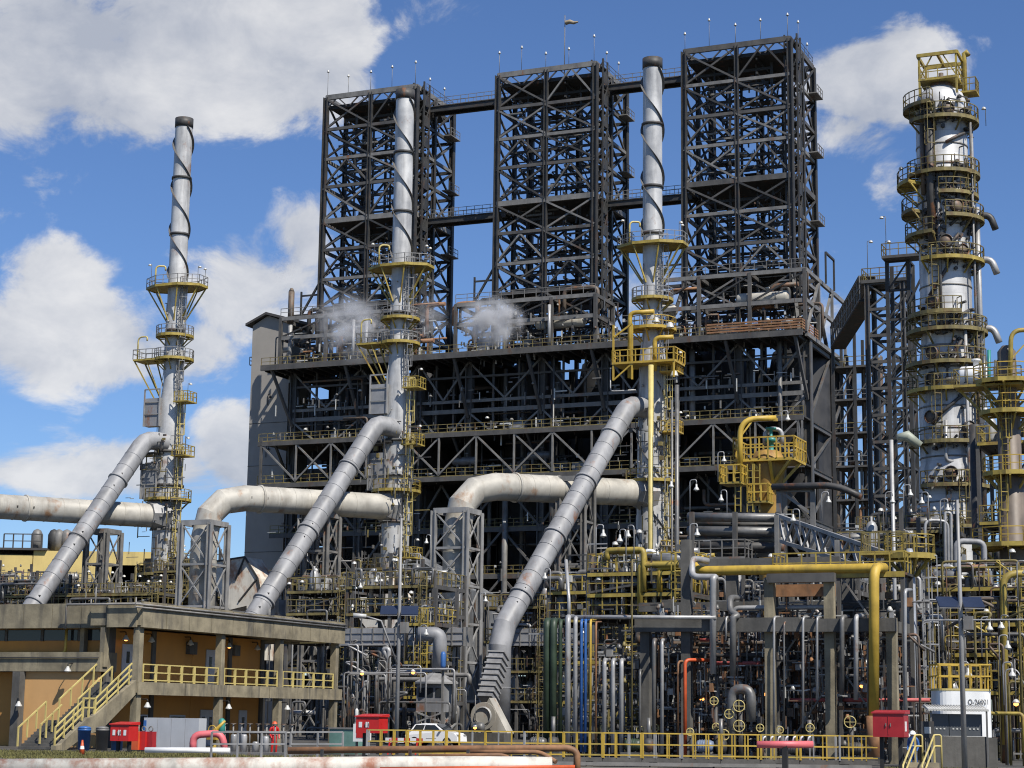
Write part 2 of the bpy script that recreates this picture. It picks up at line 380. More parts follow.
# ------------------------------------------------------------------ coker: derricks and drum structure
CK = Frame(P(684, 52, 235))
LV = [48.5, 52.8, 57.0, 61.0, 65.2, 69.3, 74.2, 78.2, 82.5, 87.2]
def derrick(a0, label):
    t = thing('drilling_derrick', label, 'derrick', CK(a0 + 7, 6, 48.5), 'steel derricks over the coke drums')
    W, D = 14.0, 12.0
    cols = [(0, 0), (7, 0), (14, 0), (0, D), (7, D), (14, D), (14, 6), (0, 6)]
    for i, (a, b) in enumerate(cols):
        w_ = .55 if a in (0, 14) and b in (0, D) else .42
        MB().ibeam(CK(a0 + a, b, 48.5), CK(a0 + a, b, LV[-1]), w_ * 1.25, w_ * 1.25, D1, .2).build('column', STEELB, t)
    for li, z in enumerate(LV[1:], 1):
        hh = .7 if li in (5, 9) else .42
        seg = [((0, 0), (7, 0)), ((7, 0), (14, 0)), ((0, D), (7, D)), ((7, D), (14, D)), ((14, 0), (14, 6)), ((14, 6), (14, D)), ((0, 0), (0, 6)), ((0, 6), (0, D))]
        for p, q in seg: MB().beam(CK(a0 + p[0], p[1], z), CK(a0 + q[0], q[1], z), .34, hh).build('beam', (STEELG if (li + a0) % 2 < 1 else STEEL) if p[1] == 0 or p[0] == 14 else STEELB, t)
    for li in range(len(LV) - 1):
        z0, z1 = LV[li] + .2, LV[li + 1] - .2
        if li == 0: continue
        for p, q in (((0, 0), (7, 0)), ((7, 0), (14, 0)), ((14, 0), (14, 6)), ((14, 6), (14, D)), ((0, 0), (0, 6)), ((0, 6), (0, D)), ((0, D), (7, D)), ((7, D), (14, D))):
            A0, A1, B0, B1 = CK(a0 + p[0], p[1], z0), CK(a0 + p[0], p[1], z1), CK(a0 + q[0], q[1], z0), CK(a0 + q[0], q[1], z1)
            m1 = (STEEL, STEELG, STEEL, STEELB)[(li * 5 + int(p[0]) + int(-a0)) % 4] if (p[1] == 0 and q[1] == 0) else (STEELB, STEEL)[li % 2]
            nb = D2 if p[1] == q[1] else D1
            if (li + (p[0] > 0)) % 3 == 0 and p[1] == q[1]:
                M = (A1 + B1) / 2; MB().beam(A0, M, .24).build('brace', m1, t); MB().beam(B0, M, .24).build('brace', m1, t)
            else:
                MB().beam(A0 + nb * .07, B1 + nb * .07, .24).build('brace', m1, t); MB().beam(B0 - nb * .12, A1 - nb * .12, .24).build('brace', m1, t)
    # splayed feet at the base, as the derrick widens out over the drums
    for (a, b), (da, db) in {(0, 0): (-2.2, -1.5), (14, 0): (1.2, -2), (0, D): (-2.2, 1), (14, D): (1.2, 1)}.items():
        MB().beam(CK(a0 + a, b, 56.5), CK(a0 + a + da, b + db, 48.6), .42).build('strut', STEELB, t)
    # top deck and floors
    mb = MB(); mb.box(CK(a0 + 7, 6, 85.6), 13.2, 11.2, .5); mb.build('top_deck', GRATE, t)
    rail_mb([CK(a0 + W, 3.2, 87.55), CK(a0 + W, D, 87.55), CK(a0, D, 87.55)], r=.025, gap=2.3).build('railing', STEEL, t)
    for k in range(4): MB().beam(CK(a0 + 1.75 + k * 3.5, 0, 87.1), CK(a0 + 1.75 + k * 3.5 + (1.5 if k % 2 else -1.5), 0, 85.7), .16).build('brace', STEEL, t)
    for k in range(4): MB().beam(CK(a0 + 1.75 + k * 3.5, 0, 87.1), CK(a0 + 1.75 + k * 3.5 + (-1.5 if k % 2 else 1.5), 0, 85.7), .16).build('brace', STEEL, t)
    for li in (2, 5):
        mb = MB(); mb.box(CK(a0 + 7, 6, LV[li] - .15), 13.2, 11.2, .22); mb.build('floor', GRATE, t)
    # crown block, drill stem guides and tangle of inner beams
    mb = MB(); r2 = random.Random(int(a0 * 7) + 3)
    for a in (3.2, 5.2, 8.8, 10.8):
        for b in (3, 8.5): mb.beam(CK(a0 + a, b, 49), CK(a0 + a, b, 85.5), r2.choice((.22, .3)))
    z = 50.5
    while z < 85:
        for b in (3, 8.8):
            a = r2.uniform(.3, 2); mb.beam(CK(a0 + a, b, z), CK(a0 + r2.uniform(10, 13.6), b, z), .2, r2.choice((.22, .35)))
        for a in (3, 9.5): mb.beam(CK(a0 + a, .5, z + .6), CK(a0 + a, 11.4, z + .6), .2, .28)
        if r2.random() < .75:
            a = r2.uniform(1, 8); b = r2.uniform(1.5, 6); mb.box(CK(a0 + a + 2, b + 1.5, z), r2.uniform(1.5, 3.5), r2.uniform(1.2, 2.5), .12)
        z += 1.9
    for i in range(45):
        a, b, z = r2.uniform(.5, 13), r2.uniform(1, 11), r2.uniform(50, 83)
        mb.beam(CK(a0 + a, b, z), CK(a0 + min(13.6, max(.4, a + r2.uniform(-4, 4))), b + r2.uniform(-.4, .4), z + r2.uniform(1.2, 3.4)), .16)
    mb.build('inner_framing', STEELB, t, kind='stuff'); mb = MB()
    for i in range(70):
        a, b, z = r2.uniform(.5, 9), r2.uniform(.6, 8), r2.uniform(50, 84); mb.beam(CK(a0 + a, b, z), CK(a0 + a + r2.uniform(1.5, 4.5), b, z), .12, r2.choice((.12, .25)))
    mb.build('inner_framing', STEELG, t, kind='stuff')
    # ladder and lift shaft at the right front corner
    mb = MB()
    for a, b in ((13.0, 1.2), (13.0, 2.9), (14.6, 1.2), (14.6, 2.9)): mb.beam(CK(a0 + a, b, 48.7), CK(a0 + a, b, 88.2), .22)
    z = 49.5
    while z < 88: mb.box(CK(a0 + 13.8, 2.05, z), 1.7, 1.75, .14); z += 1.5
    for k in range(13):
        z = 49.5 + k * 2.95; mb.beam(CK(a0 + 13, 1.15, z), CK(a0 + 14.6, 1.15, z + 2.9), .14); mb.beam(CK(a0 + 14.66, 1.2, z), CK(a0 + 14.66, 2.9, z + 2.9), .14); mb.box(CK(a0 + 14.64, 2.05, z), .05, 1.5, 1.5)
    mb.build('lift_shaft', STEELB, t)
    # small balconies on the side
    for z in (82.6, 74.6, 65.4):
        mb = MB(); mb.box(CK(a0 + 14.7, 10.2, z), 1.3, 3.2, .14); rail_mb([CK(a0 + 15.3, 8.7, z + .1), CK(a0 + 15.3, 11.7, z + .1)], gap=1.0, mb=mb); mb.build('balcony', STEELG, t)
    # lamps on the roof edge
    for i, (a, b) in enumerate(((.1, .1), (3.4, 0), (6.9, 0), (10.2, 0), (13.7, .2), (14.1, 4), (14, 9))):
        hgt = (2.2, 3.3, 2.7, 3.6, 2.0, 3.0, 2.5)[(i * 3 + int(-a0)) % 7]
        p = CK(a0 + a, b, 87.5); MB().tube([p, p + UP * hgt], .035, 5).build('lamp_pole', STEELG, t)
        mb = MB(); mb.lathe(p + UP * (hgt - .1) + D1 * .0, [(.04, .34), (.09, .3), (.12, .15), (.2, 0), (.18, -.03)], 8); mb.build('lamp_shade', LAMPW, t)
    # outrigger at lower left
    for z in (56.2,):
        MB().beam(CK(a0 - 4.6, 0, z), CK(a0 + .1, 0, z), .4).build('outrigger', STEELB, t); MB().beam(CK(a0 - 3, 0, z), CK(a0, 0, 61), .26).build('brace', STEELB, t); MB().beam(CK(a0 - 3, 0, z - .3), CK(a0 - 3, 0, z + 3.4), .22).build('outrigger_post', STEELB, t)
        MB().beam(CK(a0 - 3, 0, z + 2.8), CK(a0 - .1, 0, z + 2.8), .22).build('outrigger', STEELB, t)
    return t
DA = (-52.4, -26.2, 0.0)
for a0, lb in zip(DA, ('dark steel lattice derrick behind the middle silver stack, farthest left of the three', 'dark steel lattice derrick between the two tall silver stacks, middle of three', 'dark steel lattice derrick right of the right-hand stack, nearest of the three')): derrick(a0, lb)
# flag pole with a windsock-like flag on the middle derrick
t = thing('wind_sock', 'ragged wind sock on a thin mast above the middle derrick', 'wind sock', CK(-26.2 + 8.5, 0, 87.5))
b0 = CK(-26.2 + 9.2, 1, 85.9); MB().tube([b0, b0 + UP * 9], .06, 6).build('mast', STEELG, t)
mb = MB(); mb.tube([b0 + UP * 7.9 + D1 * .1, b0 + UP * 8.0 + D1 * .7, b0 + UP * 7.75 + D1 * 1.3, b0 + UP * 7.8 + D1 * 1.9], [.32, .3, .22, .1], 8, cap=False); mb.build('sock', mat('sock_fabric', (.30, .24, .16), .8), t)
mb = MB(); mb.beam(b0 + UP * 7.9, b0 + UP * 7.9 + D1 * .2, .06); mb.build('swivel', STEELG, t)
# bridges between the derricks
for a0, nm in ((DA[0], 'left and middle'), (DA[1], 'middle and right')):
    for z, wh in ((85.3, 'topmost'), (69.3, 'lower')):
        t = thing('derrick_bridge', f'{wh} steel footbridge linking the {nm} derricks', 'footbridge', CK(a0 + 14.6, 5, z), 'footbridges between the derricks')
        mb = MB(); mb.box(CK(a0 + 14.3 + 5.95, 4.4, z - .05), 11.6, 1.6, .12); mb.build('walkway_deck', GRATE, t)
        for b in (3.5, 5.3): MB().ibeam(CK(a0 + 14.3, b, z - .45), CK(a0 + 26.1, b, z - .45), .35, .8).build('girder', STEELB, t)
        for b in (3.6, 5.2): rail_mb([CK(a0 + 14.35, b, z + .1), CK(a0 + 26.05, b, z + .1)], gap=1.2, r=.03).build('railing', STEELG, t)
# the drum structure
S = thing('drum_structure', 'huge dark multi storey steel structure carrying the three derricks', 'steel structure', CK(-21, 8, 0))
AC = []
for a0 in DA: AC += [a0 - 3, a0 + 7.3, a0 + 16]
DECKS = [8, 14, 20, 26, 32.3, 38.0, 48.4]
for a in AC:
    for b in (-1.0, 10, 22):
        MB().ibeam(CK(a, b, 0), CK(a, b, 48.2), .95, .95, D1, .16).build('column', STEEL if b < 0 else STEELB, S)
for z in DECKS:
    for a0 in DA:
        mb = MB()
        if z > 30: bf = -5
        else: bf = -1.2
        b0_, b1_ = bf, 23
        # deck with drum openings left open in the middle
        la, ra = a0 - 5.6 + (.01 if a0 != DA[0] else -.4), a0 + 20.6 - (4.2 if a0 == 0 else .0)
        mb.box(CK((la + ra) / 2, (b0_ + 3.5) / 2, z - .16), ra - la - .06, 3.5 - b0_, .2); mb.box(CK((la + ra) / 2, 20.5, z - .16), ra - la - .06, 5, .2)
        mb.box(CK((la + a0) / 2, 10.75, z - .16), a0 - la - .1, 14.4, .2); mb.box(CK((a0 + 14 + ra) / 2, 10.75, z - .16), ra - a0 - 14 - .1, 14.4, .2)
        mb.build('deck', GRATE, S)
        MB().beam(CK(la, bf - .1, z - .25), CK(ra, bf - .1, z - .25), .3, .75 if z > 40 else .6).build('edge_beam', STEEL, S)
        if z > 40:
            mb = MB(); a = la + .6
            while a < ra: mb.beam(CK(a, bf + .1, z - .5), CK(a, 3, z - .5), .2, .5); a += 1.6
            mb.build('floor_joists', STEELB, S)
        rail_mb([CK(la, bf, z + .05), CK(ra, bf, z + .05)], gap=1.3, r=.035, toe=.15).build('railing', YELD if z < 40 else YELD, S)
# front bracing, girts and posts of each bay
bays = []
for a0 in DA: bays += [(a0 - 3, a0 + 7.3), (a0 + 7.3, a0 + 16)]
bays += [(DA[0] + 16, DA[1] - 3), (DA[1] + 16, DA[2] - 3)]
F = -1.25
for a, c in bays:
    for z, hh in ((42.7, .4), (41.4, .55), (45.9, .28)): MB().beam(CK(a, F, z), CK(c, F, z), .3, hh).build('girt', STEELG if z < 45 else STEEL, S)
    m_ = (a + c) / 2
    for p, q in (((a, 47.9), (m_, 42.9)), ((c, 47.9), (m_, 42.9)), ((a, 41.2), (a * .6 + c * .4, 38)), ((c, 41.2), (a * .4 + c * .6, 38))): MB().beam(CK(p[0], F - .1, p[1]), CK(q[0], F - .1, q[1]), .24).build('brace', STEELG, S)
    for k in (.33, .68): MB().beam(CK(a + (c - a) * k, F + .3, 38), CK(a + (c - a) * k, F + .3, 48), .26).build('post', STEEL, S)
    for z0, z1 in ((26, 32), (20, 26), (14, 20), (8, 14), (.2, 8)):
        MB().beam(CK(a, F - .1, z0), CK(m_, F - .1, z1 - .3), .28).build('brace', STEEL, S); MB().beam(CK(c, F - .1, z0), CK(m_, F - .1, z1 - .3), .28).build('brace', STEEL, S)
# knee struts under the top deck, trusses between the two lower front decks
for a in AC:
    MB().beam(CK(a - 1.5 if a < -50 else a - .6, -4.9, 48), CK(a, -1.3, 40.5), .34).build('knee_strut', STEEL, S)
    MB().beam(CK(a - .6, -4.9, 37.8), CK(a, -1.3, 32.6), .28).build('knee_strut', STEELB, S)
aa = -57.8; k = 0
while aa < 16:
    b_ = min(aa + 5.25, 16.2)
    z0, z1 = (37.5, 32.6) if k % 2 == 0 else (32.6, 37.5)
    MB().beam(CK(aa, -5.1, z0), CK(b_, -5.1, z1), .22).build('truss_diagonal', STEELG, S); MB().beam(CK(b_, -5.1, 32.5), CK(b_, -5.1, 37.6), .22).build('truss_post', STEELG, S)
    if k % 3 == 1: MB().beam(CK(aa, -5.0, z1), CK(b_, -5.0, z0), .22).build('truss_diagonal', STEELG, S)
    aa = b_; k += 1
MB().beam(CK(-57.9, -5.1, 32), CK(-57.9, -5.1, 38.5), .3).build('truss_post', STEEL, S)
# side face at the right end
for z0, z1 in ((38, 48), (32.3, 38), (26, 32.3), (20, 26), (14, 20), (8, 14)):
    for b0_, b1_ in ((-1, 10), (10, 22)):
        MB().beam(CK(16.1, b0_, z0), CK(16.1, b1_, z1 - .4), .28).build('brace', STEEL, S); MB().beam(CK(16.1, b0_, z1 - .35), CK(16.1, b1_, z1 - .35), .3, .5).build('girt', STEEL, S)
# upper gallery frames over the top deck, around the foot of each derrick
for a0 in DA:
    for a in (a0 - 4, a0 + 3, a0 + 9.5, a0 + 16.4 if a0 == 0 else a0 + 15.5):
        for b in (-3.6, 3): MB().beam(CK(a, b, 48.5), CK(a, b, 56.3 if a0 == 0 else 55.2), .42).build('gallery_post', STEEL, S)
    hi = 56.2 if a0 == 0 else 55.1
    aR = a0 + 16.4 if a0 == 0 else a0 + 15.5
    for z in (52.4, hi):
        for b in (-3.6, 3): MB().beam(CK(a0 - 4, b, z), CK(aR, b, z), .28, .5).build('gallery_beam', STEELG if b < 0 else STEEL, S)
        for a in (a0 - 4, a0 + 3, a0 + 9.5, aR): MB().beam(CK(a, -3.6, z), CK(a, 3, z), .28, .45).build('gallery_beam', STEEL, S)
    rail_mb([CK(a0 - 4, -3.7, hi + .3), CK(aR, -3.7, hi + .3)], gap=1.6).build('railing', STEELG, S)
    for a, c in ((a0 - 4, a0 + 3), (a0 + 3, a0 + 9.5), (a0 + 9.5, aR)):
        mb = MB(); mb.beam(CK(a, -3.5, 52.6), CK(c, -3.5, hi - .2), .2); mb.build('brace', STEELB, S)
# right end gallery return seen going back
for z in (56.2, 52.4, 48.2): MB().beam(CK(16.5, -3.6, z), CK(16.5, 18, z), .35, .5).build('gallery_beam', STEELG, S)
for b in (3, 10, 17): MB().beam(CK(16.5, b, 48), CK(16.5, b, 56.2), .35).build('gallery_post', STEELG, S)
for b in (-3.6, 3, 10): MB().beam(CK(16.5, b, 48.4), CK(16.5, b + 6.6, 56), .3).build('brace', STEELG, S)
# coke drums
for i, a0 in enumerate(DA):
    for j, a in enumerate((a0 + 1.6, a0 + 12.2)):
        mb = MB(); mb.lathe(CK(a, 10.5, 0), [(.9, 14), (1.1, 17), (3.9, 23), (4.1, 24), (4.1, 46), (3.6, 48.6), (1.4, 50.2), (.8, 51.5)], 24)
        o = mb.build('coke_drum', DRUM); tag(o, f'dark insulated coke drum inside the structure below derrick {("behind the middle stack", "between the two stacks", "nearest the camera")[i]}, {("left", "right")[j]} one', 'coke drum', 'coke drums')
# dark backing panels added to stand in for the interior shade, blocking through-views
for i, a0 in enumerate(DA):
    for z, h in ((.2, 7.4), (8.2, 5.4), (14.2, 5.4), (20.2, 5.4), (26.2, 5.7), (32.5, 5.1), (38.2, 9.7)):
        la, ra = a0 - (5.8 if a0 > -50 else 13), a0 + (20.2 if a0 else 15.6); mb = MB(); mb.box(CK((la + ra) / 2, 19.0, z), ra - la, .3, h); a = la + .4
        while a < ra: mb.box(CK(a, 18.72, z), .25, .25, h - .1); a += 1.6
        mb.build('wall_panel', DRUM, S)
# same added dark backing, across the right end of the interior
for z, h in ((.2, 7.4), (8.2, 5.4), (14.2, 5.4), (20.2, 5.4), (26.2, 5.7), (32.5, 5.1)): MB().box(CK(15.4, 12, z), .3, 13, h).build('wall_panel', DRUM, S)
# pipes and vessels on the decks
rv = random.Random(21)
def vessel(c, axis, L, r, label, material, group=None, saddle=True, name='horizontal_drum'):
    axis = Vector(axis).normalized(); t = thing(name, label, 'vessel', Vector(c) - UP * (r + .6), group); c = Vector(c)
    mb = MB(); mb.lathe(c - axis * L / 2, [(.02, -r * .5), (r * .5, -r * .42), (r * .86, -r * .2), (r, 0), (r, L), (r * .86, L + r * .2), (r * .5, L + r * .42), (.02, L + r * .5)], 20, axis); mb.build('shell', material, t)
    for k in (-.3, .3):
        mb = MB(); q = c + axis * L * k; s_ = axis.cross(UP).normalized(); mb.hexa([q - axis * .15 - s_ * r * .8 - UP * (r + .6), q + axis * .15 - s_ * r * .8 - UP * (r + .6), q + axis * .15 + s_ * r * .8 - UP * (r + .6), q - axis * .15 + s_ * r * .8 - UP * (r + .6), q - axis * .15 - s_ * r * .7, q + axis * .15 - s_ * r * .7, q + axis * .15 + s_ * r * .7, q - axis * .15 + s_ * r * .7]); mb.build('saddle', STEEL, t)
        MB().lathe(q, [(r * 1.02, -.06), (r * 1.02, .06)], 20, axis, caps=False).build('band', STEELG, t)
    MB().lathe(c + axis * L * .1, [(.22, r * .9), (.22, r + .35), (.34, r + .35), (.34, r + .5), (.02, r + .5)], 10).build('nozzle', material, t)
    return t
vessel(CK(10.8, -2.3, 53.2), D1, 6.0, .85, 'long pale horizontal drum above the rusty-railed deck, below the nearest derrick', DUCTC)
vessel(CK(-2.6, -2.4, 52.6), D1, 4.2, .7, 'pale horizontal drum tucked just right of the right-hand stack', DUCTC)
vessel(CK(-16.0, -2.2, 52.1), D1, 6.2, .75, 'pale horizontal drum on the top deck left of the right-hand stack', DUCTC)
for a, z, lb in ((-29, 34.6, 'small grey drum on the lower front deck right of the middle stack'), (-18.5, 34.9, 'grey drum on the lower front deck behind the slanted right duct')): vessel(CK(a, -2.6, z), D1, 3.0, .55, lb, CLADD)
# scaffold boards round the right front corner of the top deck
mb = MB()
for k in range(4): mb.beam(CK(4.5, -5.25, 48.75 + k * .33), CK(16.4, -5.25, 48.75 + k * .33), .06, .22)
t = thing('scaffold_hoarding', 'rusty orange board guard along the front corner of the top deck', 'hoarding', CK(10, -5.3, 48.6))
for k in range(4):
    MB().beam(CK(4.5, -5.3, 48.75 + k * .33), CK(16.35, -5.3, 48.75 + k * .33), .05, .2).build('board', RUSTY, t); MB().beam(CK(16.4, -5.2, 48.75 + k * .33), CK(16.4, 3, 48.75 + k * .33), .05, .2).build('board', RUSTY, t)
# vertical and horizontal piping through the structure
def pipe(name, pts, r, material, label, group=None, n=8, fil=None, cat='pipe'):
    pts = fillet(pts, fil or r * 3.2) if len(pts) > 2 else pts
    o = MB().tube(pts, r, n).build(name, material); return tag(o, label, cat, group)
for i in range(70):
    a0 = rv.choice(DA); a = a0 + rv.uniform(-4.5, 17 if a0 else 15.5); b = rv.uniform(-3.6, 5); z0 = rv.choice((8, 20, 32.5, 38.2)); z1 = rv.choice((32, 38, 47.8, 47.8))
    if z1 - z0 < 5: z0 = 20
    r_, m_ = rv.choice((.12, .18, .28, .4)), rv.choice((PIPED, STEELG, PIPE, DUCT, PIPED))
    pipe('riser_pipe', [CK(a, b, z0), CK(a, b, z1)], r_, m_, f"{gauge(r_)} {hue(m_)} riser {'low down' if z1 < 40 else 'high up'} in the structure below derrick {('behind middle stack', 'between right stacks', 'nearest camera')[DA.index(a0)]}", 'riser pipes inside the drum structure')
for i in range(60):
    a0 = rv.choice(DA); a = a0 + rv.uniform(-4.5, 6); b = rv.uniform(-3.4, 3); z = rv.choice((33.5, 35, 36.8, 39.5, 41, 44, 46.5, 28, 24, 22, 17)); L = rv.uniform(3, 11); pts = [CK(a, b, z), CK(a + L, b, z)]
    if rv.random() < .6: pts.append(CK(a + L, b, z - rv.uniform(1, 3)))
    if rv.random() < .4: pts.insert(0, CK(a, b, z + rv.uniform(.8, 2)))
    r_, m_ = rv.choice((.1, .15, .22)), rv.choice((PIPED, PIPE, STEELG, PIPEB))
    pipe('header_pipe', pts, r_, m_, f"{gauge(r_)} {hue(m_)} horizontal pipe {'below the front truss' if z < 32 else 'behind the front truss' if z < 38 else 'under the top deck'} by derrick {('behind middle stack', 'between right stacks', 'nearest camera')[DA.index(a0)]}", 'header pipes inside the drum structure')
for i in range(90):
    a0 = rv.choice(DA); a = a0 + rv.uniform(-5, 16); b = rv.uniform(-3.2, 2.5); z = rv.choice((48.5, 48.5, 52.6)); h = rv.uniform(1.4, 4.4); L = rv.uniform(.8, 5)
    pts = [CK(a, b, z), CK(a, b, z + h), CK(a + L, b, z + h)]
    if rv.random() < .5: pts.append(CK(a + L, b, z))
    r_, m_ = rv.choice((.1, .14, .2, .3)), rv.choice((PIPED, PIPE, PIPED, PIPEB, RUSTY))
    pipe('manifold_pipe', pts, r_, m_, f"{gauge(r_)} {hue(m_)} {'hooped' if len(pts) > 3 else 'bent'} manifold pipe on the {'gallery' if z > 50 else 'top deck'} by derrick {('behind middle stack', 'between right stacks', 'nearest camera')[DA.index(a0)]}", 'manifold pipes on the top deck')
# skirt of equipment skids on the decks (dark boxes with panels)
for i in range(40):
    a0 = rv.choice(DA); a = a0 + rv.uniform(-4, 15); z = rv.choice((32.4, 32.4, 38.1, 48.5, 48.5)); b = rv.uniform(-2, 2.6); t = thing('equipment_skid', f"boxy equipment skid on the {'top' if z > 45 else 'middle' if z > 35 else 'truss'} deck below the derrick {('behind middle stack', 'between right stacks', 'nearest camera')[DA.index(a0)]}", 'skid', CK(a, b, z), 'equipment skids on the decks')
    s1, s2, h = rv.uniform(.8, 2.2), rv.uniform(.8, 1.4), rv.uniform(.8, 2.1); m_ = rv.choice((STEELG, CLADD, PIPED, DUCT)); t['label'] = f"{'tall' if h > 1.5 else 'low'} {hue(m_)} " + t['label'][5:]
    MB().box(CK(a, b, z + .12), s1, s2, h).build('cabinet', m_, t); MB().box(CK(a, b, z + .0), s1 * 1.1, s2 * 1.1, .12).build('base', STEELB, t)
    MB().lathe(CK(a + s1 * .2, b, z + h + .12), [(.22, 0), (.22, .5), (.1, .7), (.02, .72)], 8).build('motor', PIPE, t)
for i, a0 in enumerate(DA):
    tangle(CK, a0 - 5, a0 + (19 if a0 else 15.5), -4.2, 3, 0, 0, 700, S, (PIPED, PIPE, STEELG, LAMPW), 300 + i, .1, (32.4, 32.4, 38.1, 38.1, 43, 26, 20, 48.5, 48.5, 48.5, 50.5, 52.5))
    tangle(CK, a0 + .3, a0 + 13.7, .5, 11, 50, 85, 220, S, (STEELB, PIPED, STEEL), 320 + i, .1)
# stair tower: grey concrete shaft at the left end with a pitched roof
e0, _ = CK.at(249, 430, 3); e1, _ = CK.at(287, 430, 3); ze = CK.at(262, 314, 3)[1]
T = thing('stair_tower', 'plain grey concrete stair tower with pitched roof at the left end of the structure', 'tower', CK((e0 + e1) / 2, 6, 0))
MB().box(CK((e0 + e1) / 2, 6, 0), e1 - e0, 6, ze - 1.6).build('shaft', CONCL, T)
ea, eb, ec, ed = CK(e0 - .7, 2.2, ze - 1.7), CK(e1 + .7, 2.2, ze - 1.9), CK((e0 + e1) / 2 - .8, 2.2, ze - .2), None
mb = MB(); mc = (e0 + e1) / 2 - .6
for (x0, z0, x1, z1) in ((e0 - .8, ze - 1.7, mc, ze - .25), (mc, ze - .25, e1 + 3.4, ze - 2.3)):
    mb.hexa([CK(x0, 2.3, z0), CK(x1, 2.3, z1), CK(x1, 9.8, z1), CK(x0, 9.8, z0), CK(x0, 2.3, z0 + .35), CK(x1, 2.3, z1 + .35), CK(x1, 9.8, z1 + .35), CK(x0, 9.8, z0 + .35)])
mb.build('roof', ROOFM, T)
mb = MB(); mb.prism([tuple(CK(*q)[:2]) for q in ((e0, 3.02), (e1, 3.02), (e1, 9), (e0, 9))], ze - 1.62, ze - 1.58); mb.build('wall_head', CONCL, T)
mb = MB(); n = mb.add([CK(e0, 3, ze - 1.62), CK(e1, 3, ze - 1.62), CK(mc, 3, ze - .3), CK(e0, 9, ze - 1.62), CK(e1, 9, ze - 1.62), CK(mc, 9, ze - .3)]); mb.face((n, n + 1, n + 2)); mb.face((n + 3, n + 5, n + 4)); mb.build('gable', CONCL, T)
for z in (18, 24, 30, 36, 42): MB().box(CK((e0 + e1) / 2, 2.99, z), e1 - e0 + .03, .06, .07).build('joint', CONCD, T)
for zz in (44.5, 37.2, 30):
    p = CK(e0 + 2.9, 2.9, zz); MB().tube(fillet([p, p + UP * 1.6, p + UP * 1.6 + D1 * .5 - D2 * .2, p + UP * 1.2 + D1 * .5 - D2 * .2], .25), .05, 5).build('lamp_bracket', BLACK, T); MB().lathe(p + UP * 1.0 + D1 * .5 - D2 * .2, [(.2, 0), (.16, .15), (.05, .25)], 8).build('lamp_shade', BLACK, T)
MB().box(CK(e0 - .55, 5, ze - 7), 1.1, 1.4, .12).build('balcony', STEELG, T); rail_mb([CK(e0 - .05, 4.3, ze - 6.9), CK(e0 - 1.1, 4.3, ze - 6.9), CK(e0 - 1.1, 5.7, ze - 6.9)], gap=.6).build('railing', STEELG, T)
# vent stack on the deck near the tower
p = CK(CK.at(290, 340, -2)[0], -2, 48.5); zt = CK.at(290, 292, -2)[1]
t = thing('vent_pipe', 'rusty slim vent pipe puffing steam beside the stair tower roof', 'vent', p)
MB().tube([p, p + UP * (zt - 48.5 - 4.5)], .28, 10).build('lower_pipe', PIPEL, t); MB().tube([p + UP * (zt - 48.5 - 4.5), p + UP * (zt - 48.5)], .42, 10).build('silencer', PIPEB, t); MB().lathe(p + UP * (zt - 48.5), [(.42, 0), (.2, .5), (.02, .55)], 10).build('cap', PIPEB, t)
# tall slim white posts standing on the top deck
for x, b in ((366, -4.6), (549, -4.6), (366 - 13, -4.6)):
    a, _ = CK.at(x, 350, b); o = MB().tube([CK(a, b, 48.5), CK(a, b, 54)], .22, 8).build('vent_post', PIPEL); tag(o, 'slim pale vent post on the front edge of the top deck', 'vent', 'vent posts on the top deck')
# ------------------------------------------------------------------ heaters: stacks, ducts, trestles
HS = Frame(P(652.5, 57, 190))
SA = (-57.3, -28.75, 0.0); SY = (212.3, 201.2, 190.0)
def ring_plat(c, z, r0, r1, a0, a1, parent, matl=YEL, h=1.1, brackets=True, th=.12, railm=None, n=None, rail=True, name='platform', sq=None):
    """annular platform; angles in degrees in world plan, -90 faces the camera"""
    n = n or max(4, int((a1 - a0) / 18)); A = [R(a0 + (a1 - a0) * i / n) for i in range(n + 1)]
    e = (lambda r, a, zz: Vector((c.x + r * math.cos(a), c.y + r * math.sin(a), zz))) if sq is None else (lambda r, a, zz: Vector((c.x, c.y, zz)) + D1 * r * math.cos(a) + D2 * r * math.sin(a) * (sq if r > 2 else 1))
    mb = MB()
    for p, q in zip(A, A[1:]): mb.hexa([e(r0, p, z - th), e(r1, p, z - th), e(r1, q, z - th), e(r0, q, z - th), e(r0, p, z), e(r1, p, z), e(r1, q, z), e(r0, q, z)])
    for p, q in zip(A, A[1:]): mb.hexa([e(r1, p, z - .2), e(r1 + .06, p, z - .2), e(r1 + .06, q, z - .2), e(r1, q, z - .2), e(r1, p, z + .1), e(r1 + .06, p, z + .1), e(r1 + .06, q, z + .1), e(r1, q, z + .1)])
    pl = mb.build(name, matl, parent)
    if rail:
        pts = [e(r1, a, z) for a in A]
        if a1 - a0 < 355: pts = [e(r0 + .1, A[0], z)] + pts + [e(r0 + .1, A[-1], z)]
        rail_mb(pts, h, .95, r=.032).build('railing', railm or matl, pl)
    if brackets:
        mb = MB(); k = max(2, int((a1 - a0) / 40))
        for i in range(k + 1):
            a = R(a0 + (a1 - a0) * i / k); mb.beam(e(r0, a, z - .2 - (r1 - r0) * .9), e(r1 - .1, a, z - .2), .12); mb.beam(e(r0, a, z - .22), e(r1, a, z - .22), .12)
        mb.build('bracket', matl, pl)
    return pl
def davit(p, h, reach, dirv, matl, parent, r=.09):
    dirv = Vector(dirv).normalized(); pts = fillet([p, p + UP * h, p + UP * h + dirv * reach, p + UP * (h - .5) + dirv * reach], min(reach * .7, 1.0), 6)
    MB().tube(pts, r, 8).build('davit', matl, parent)
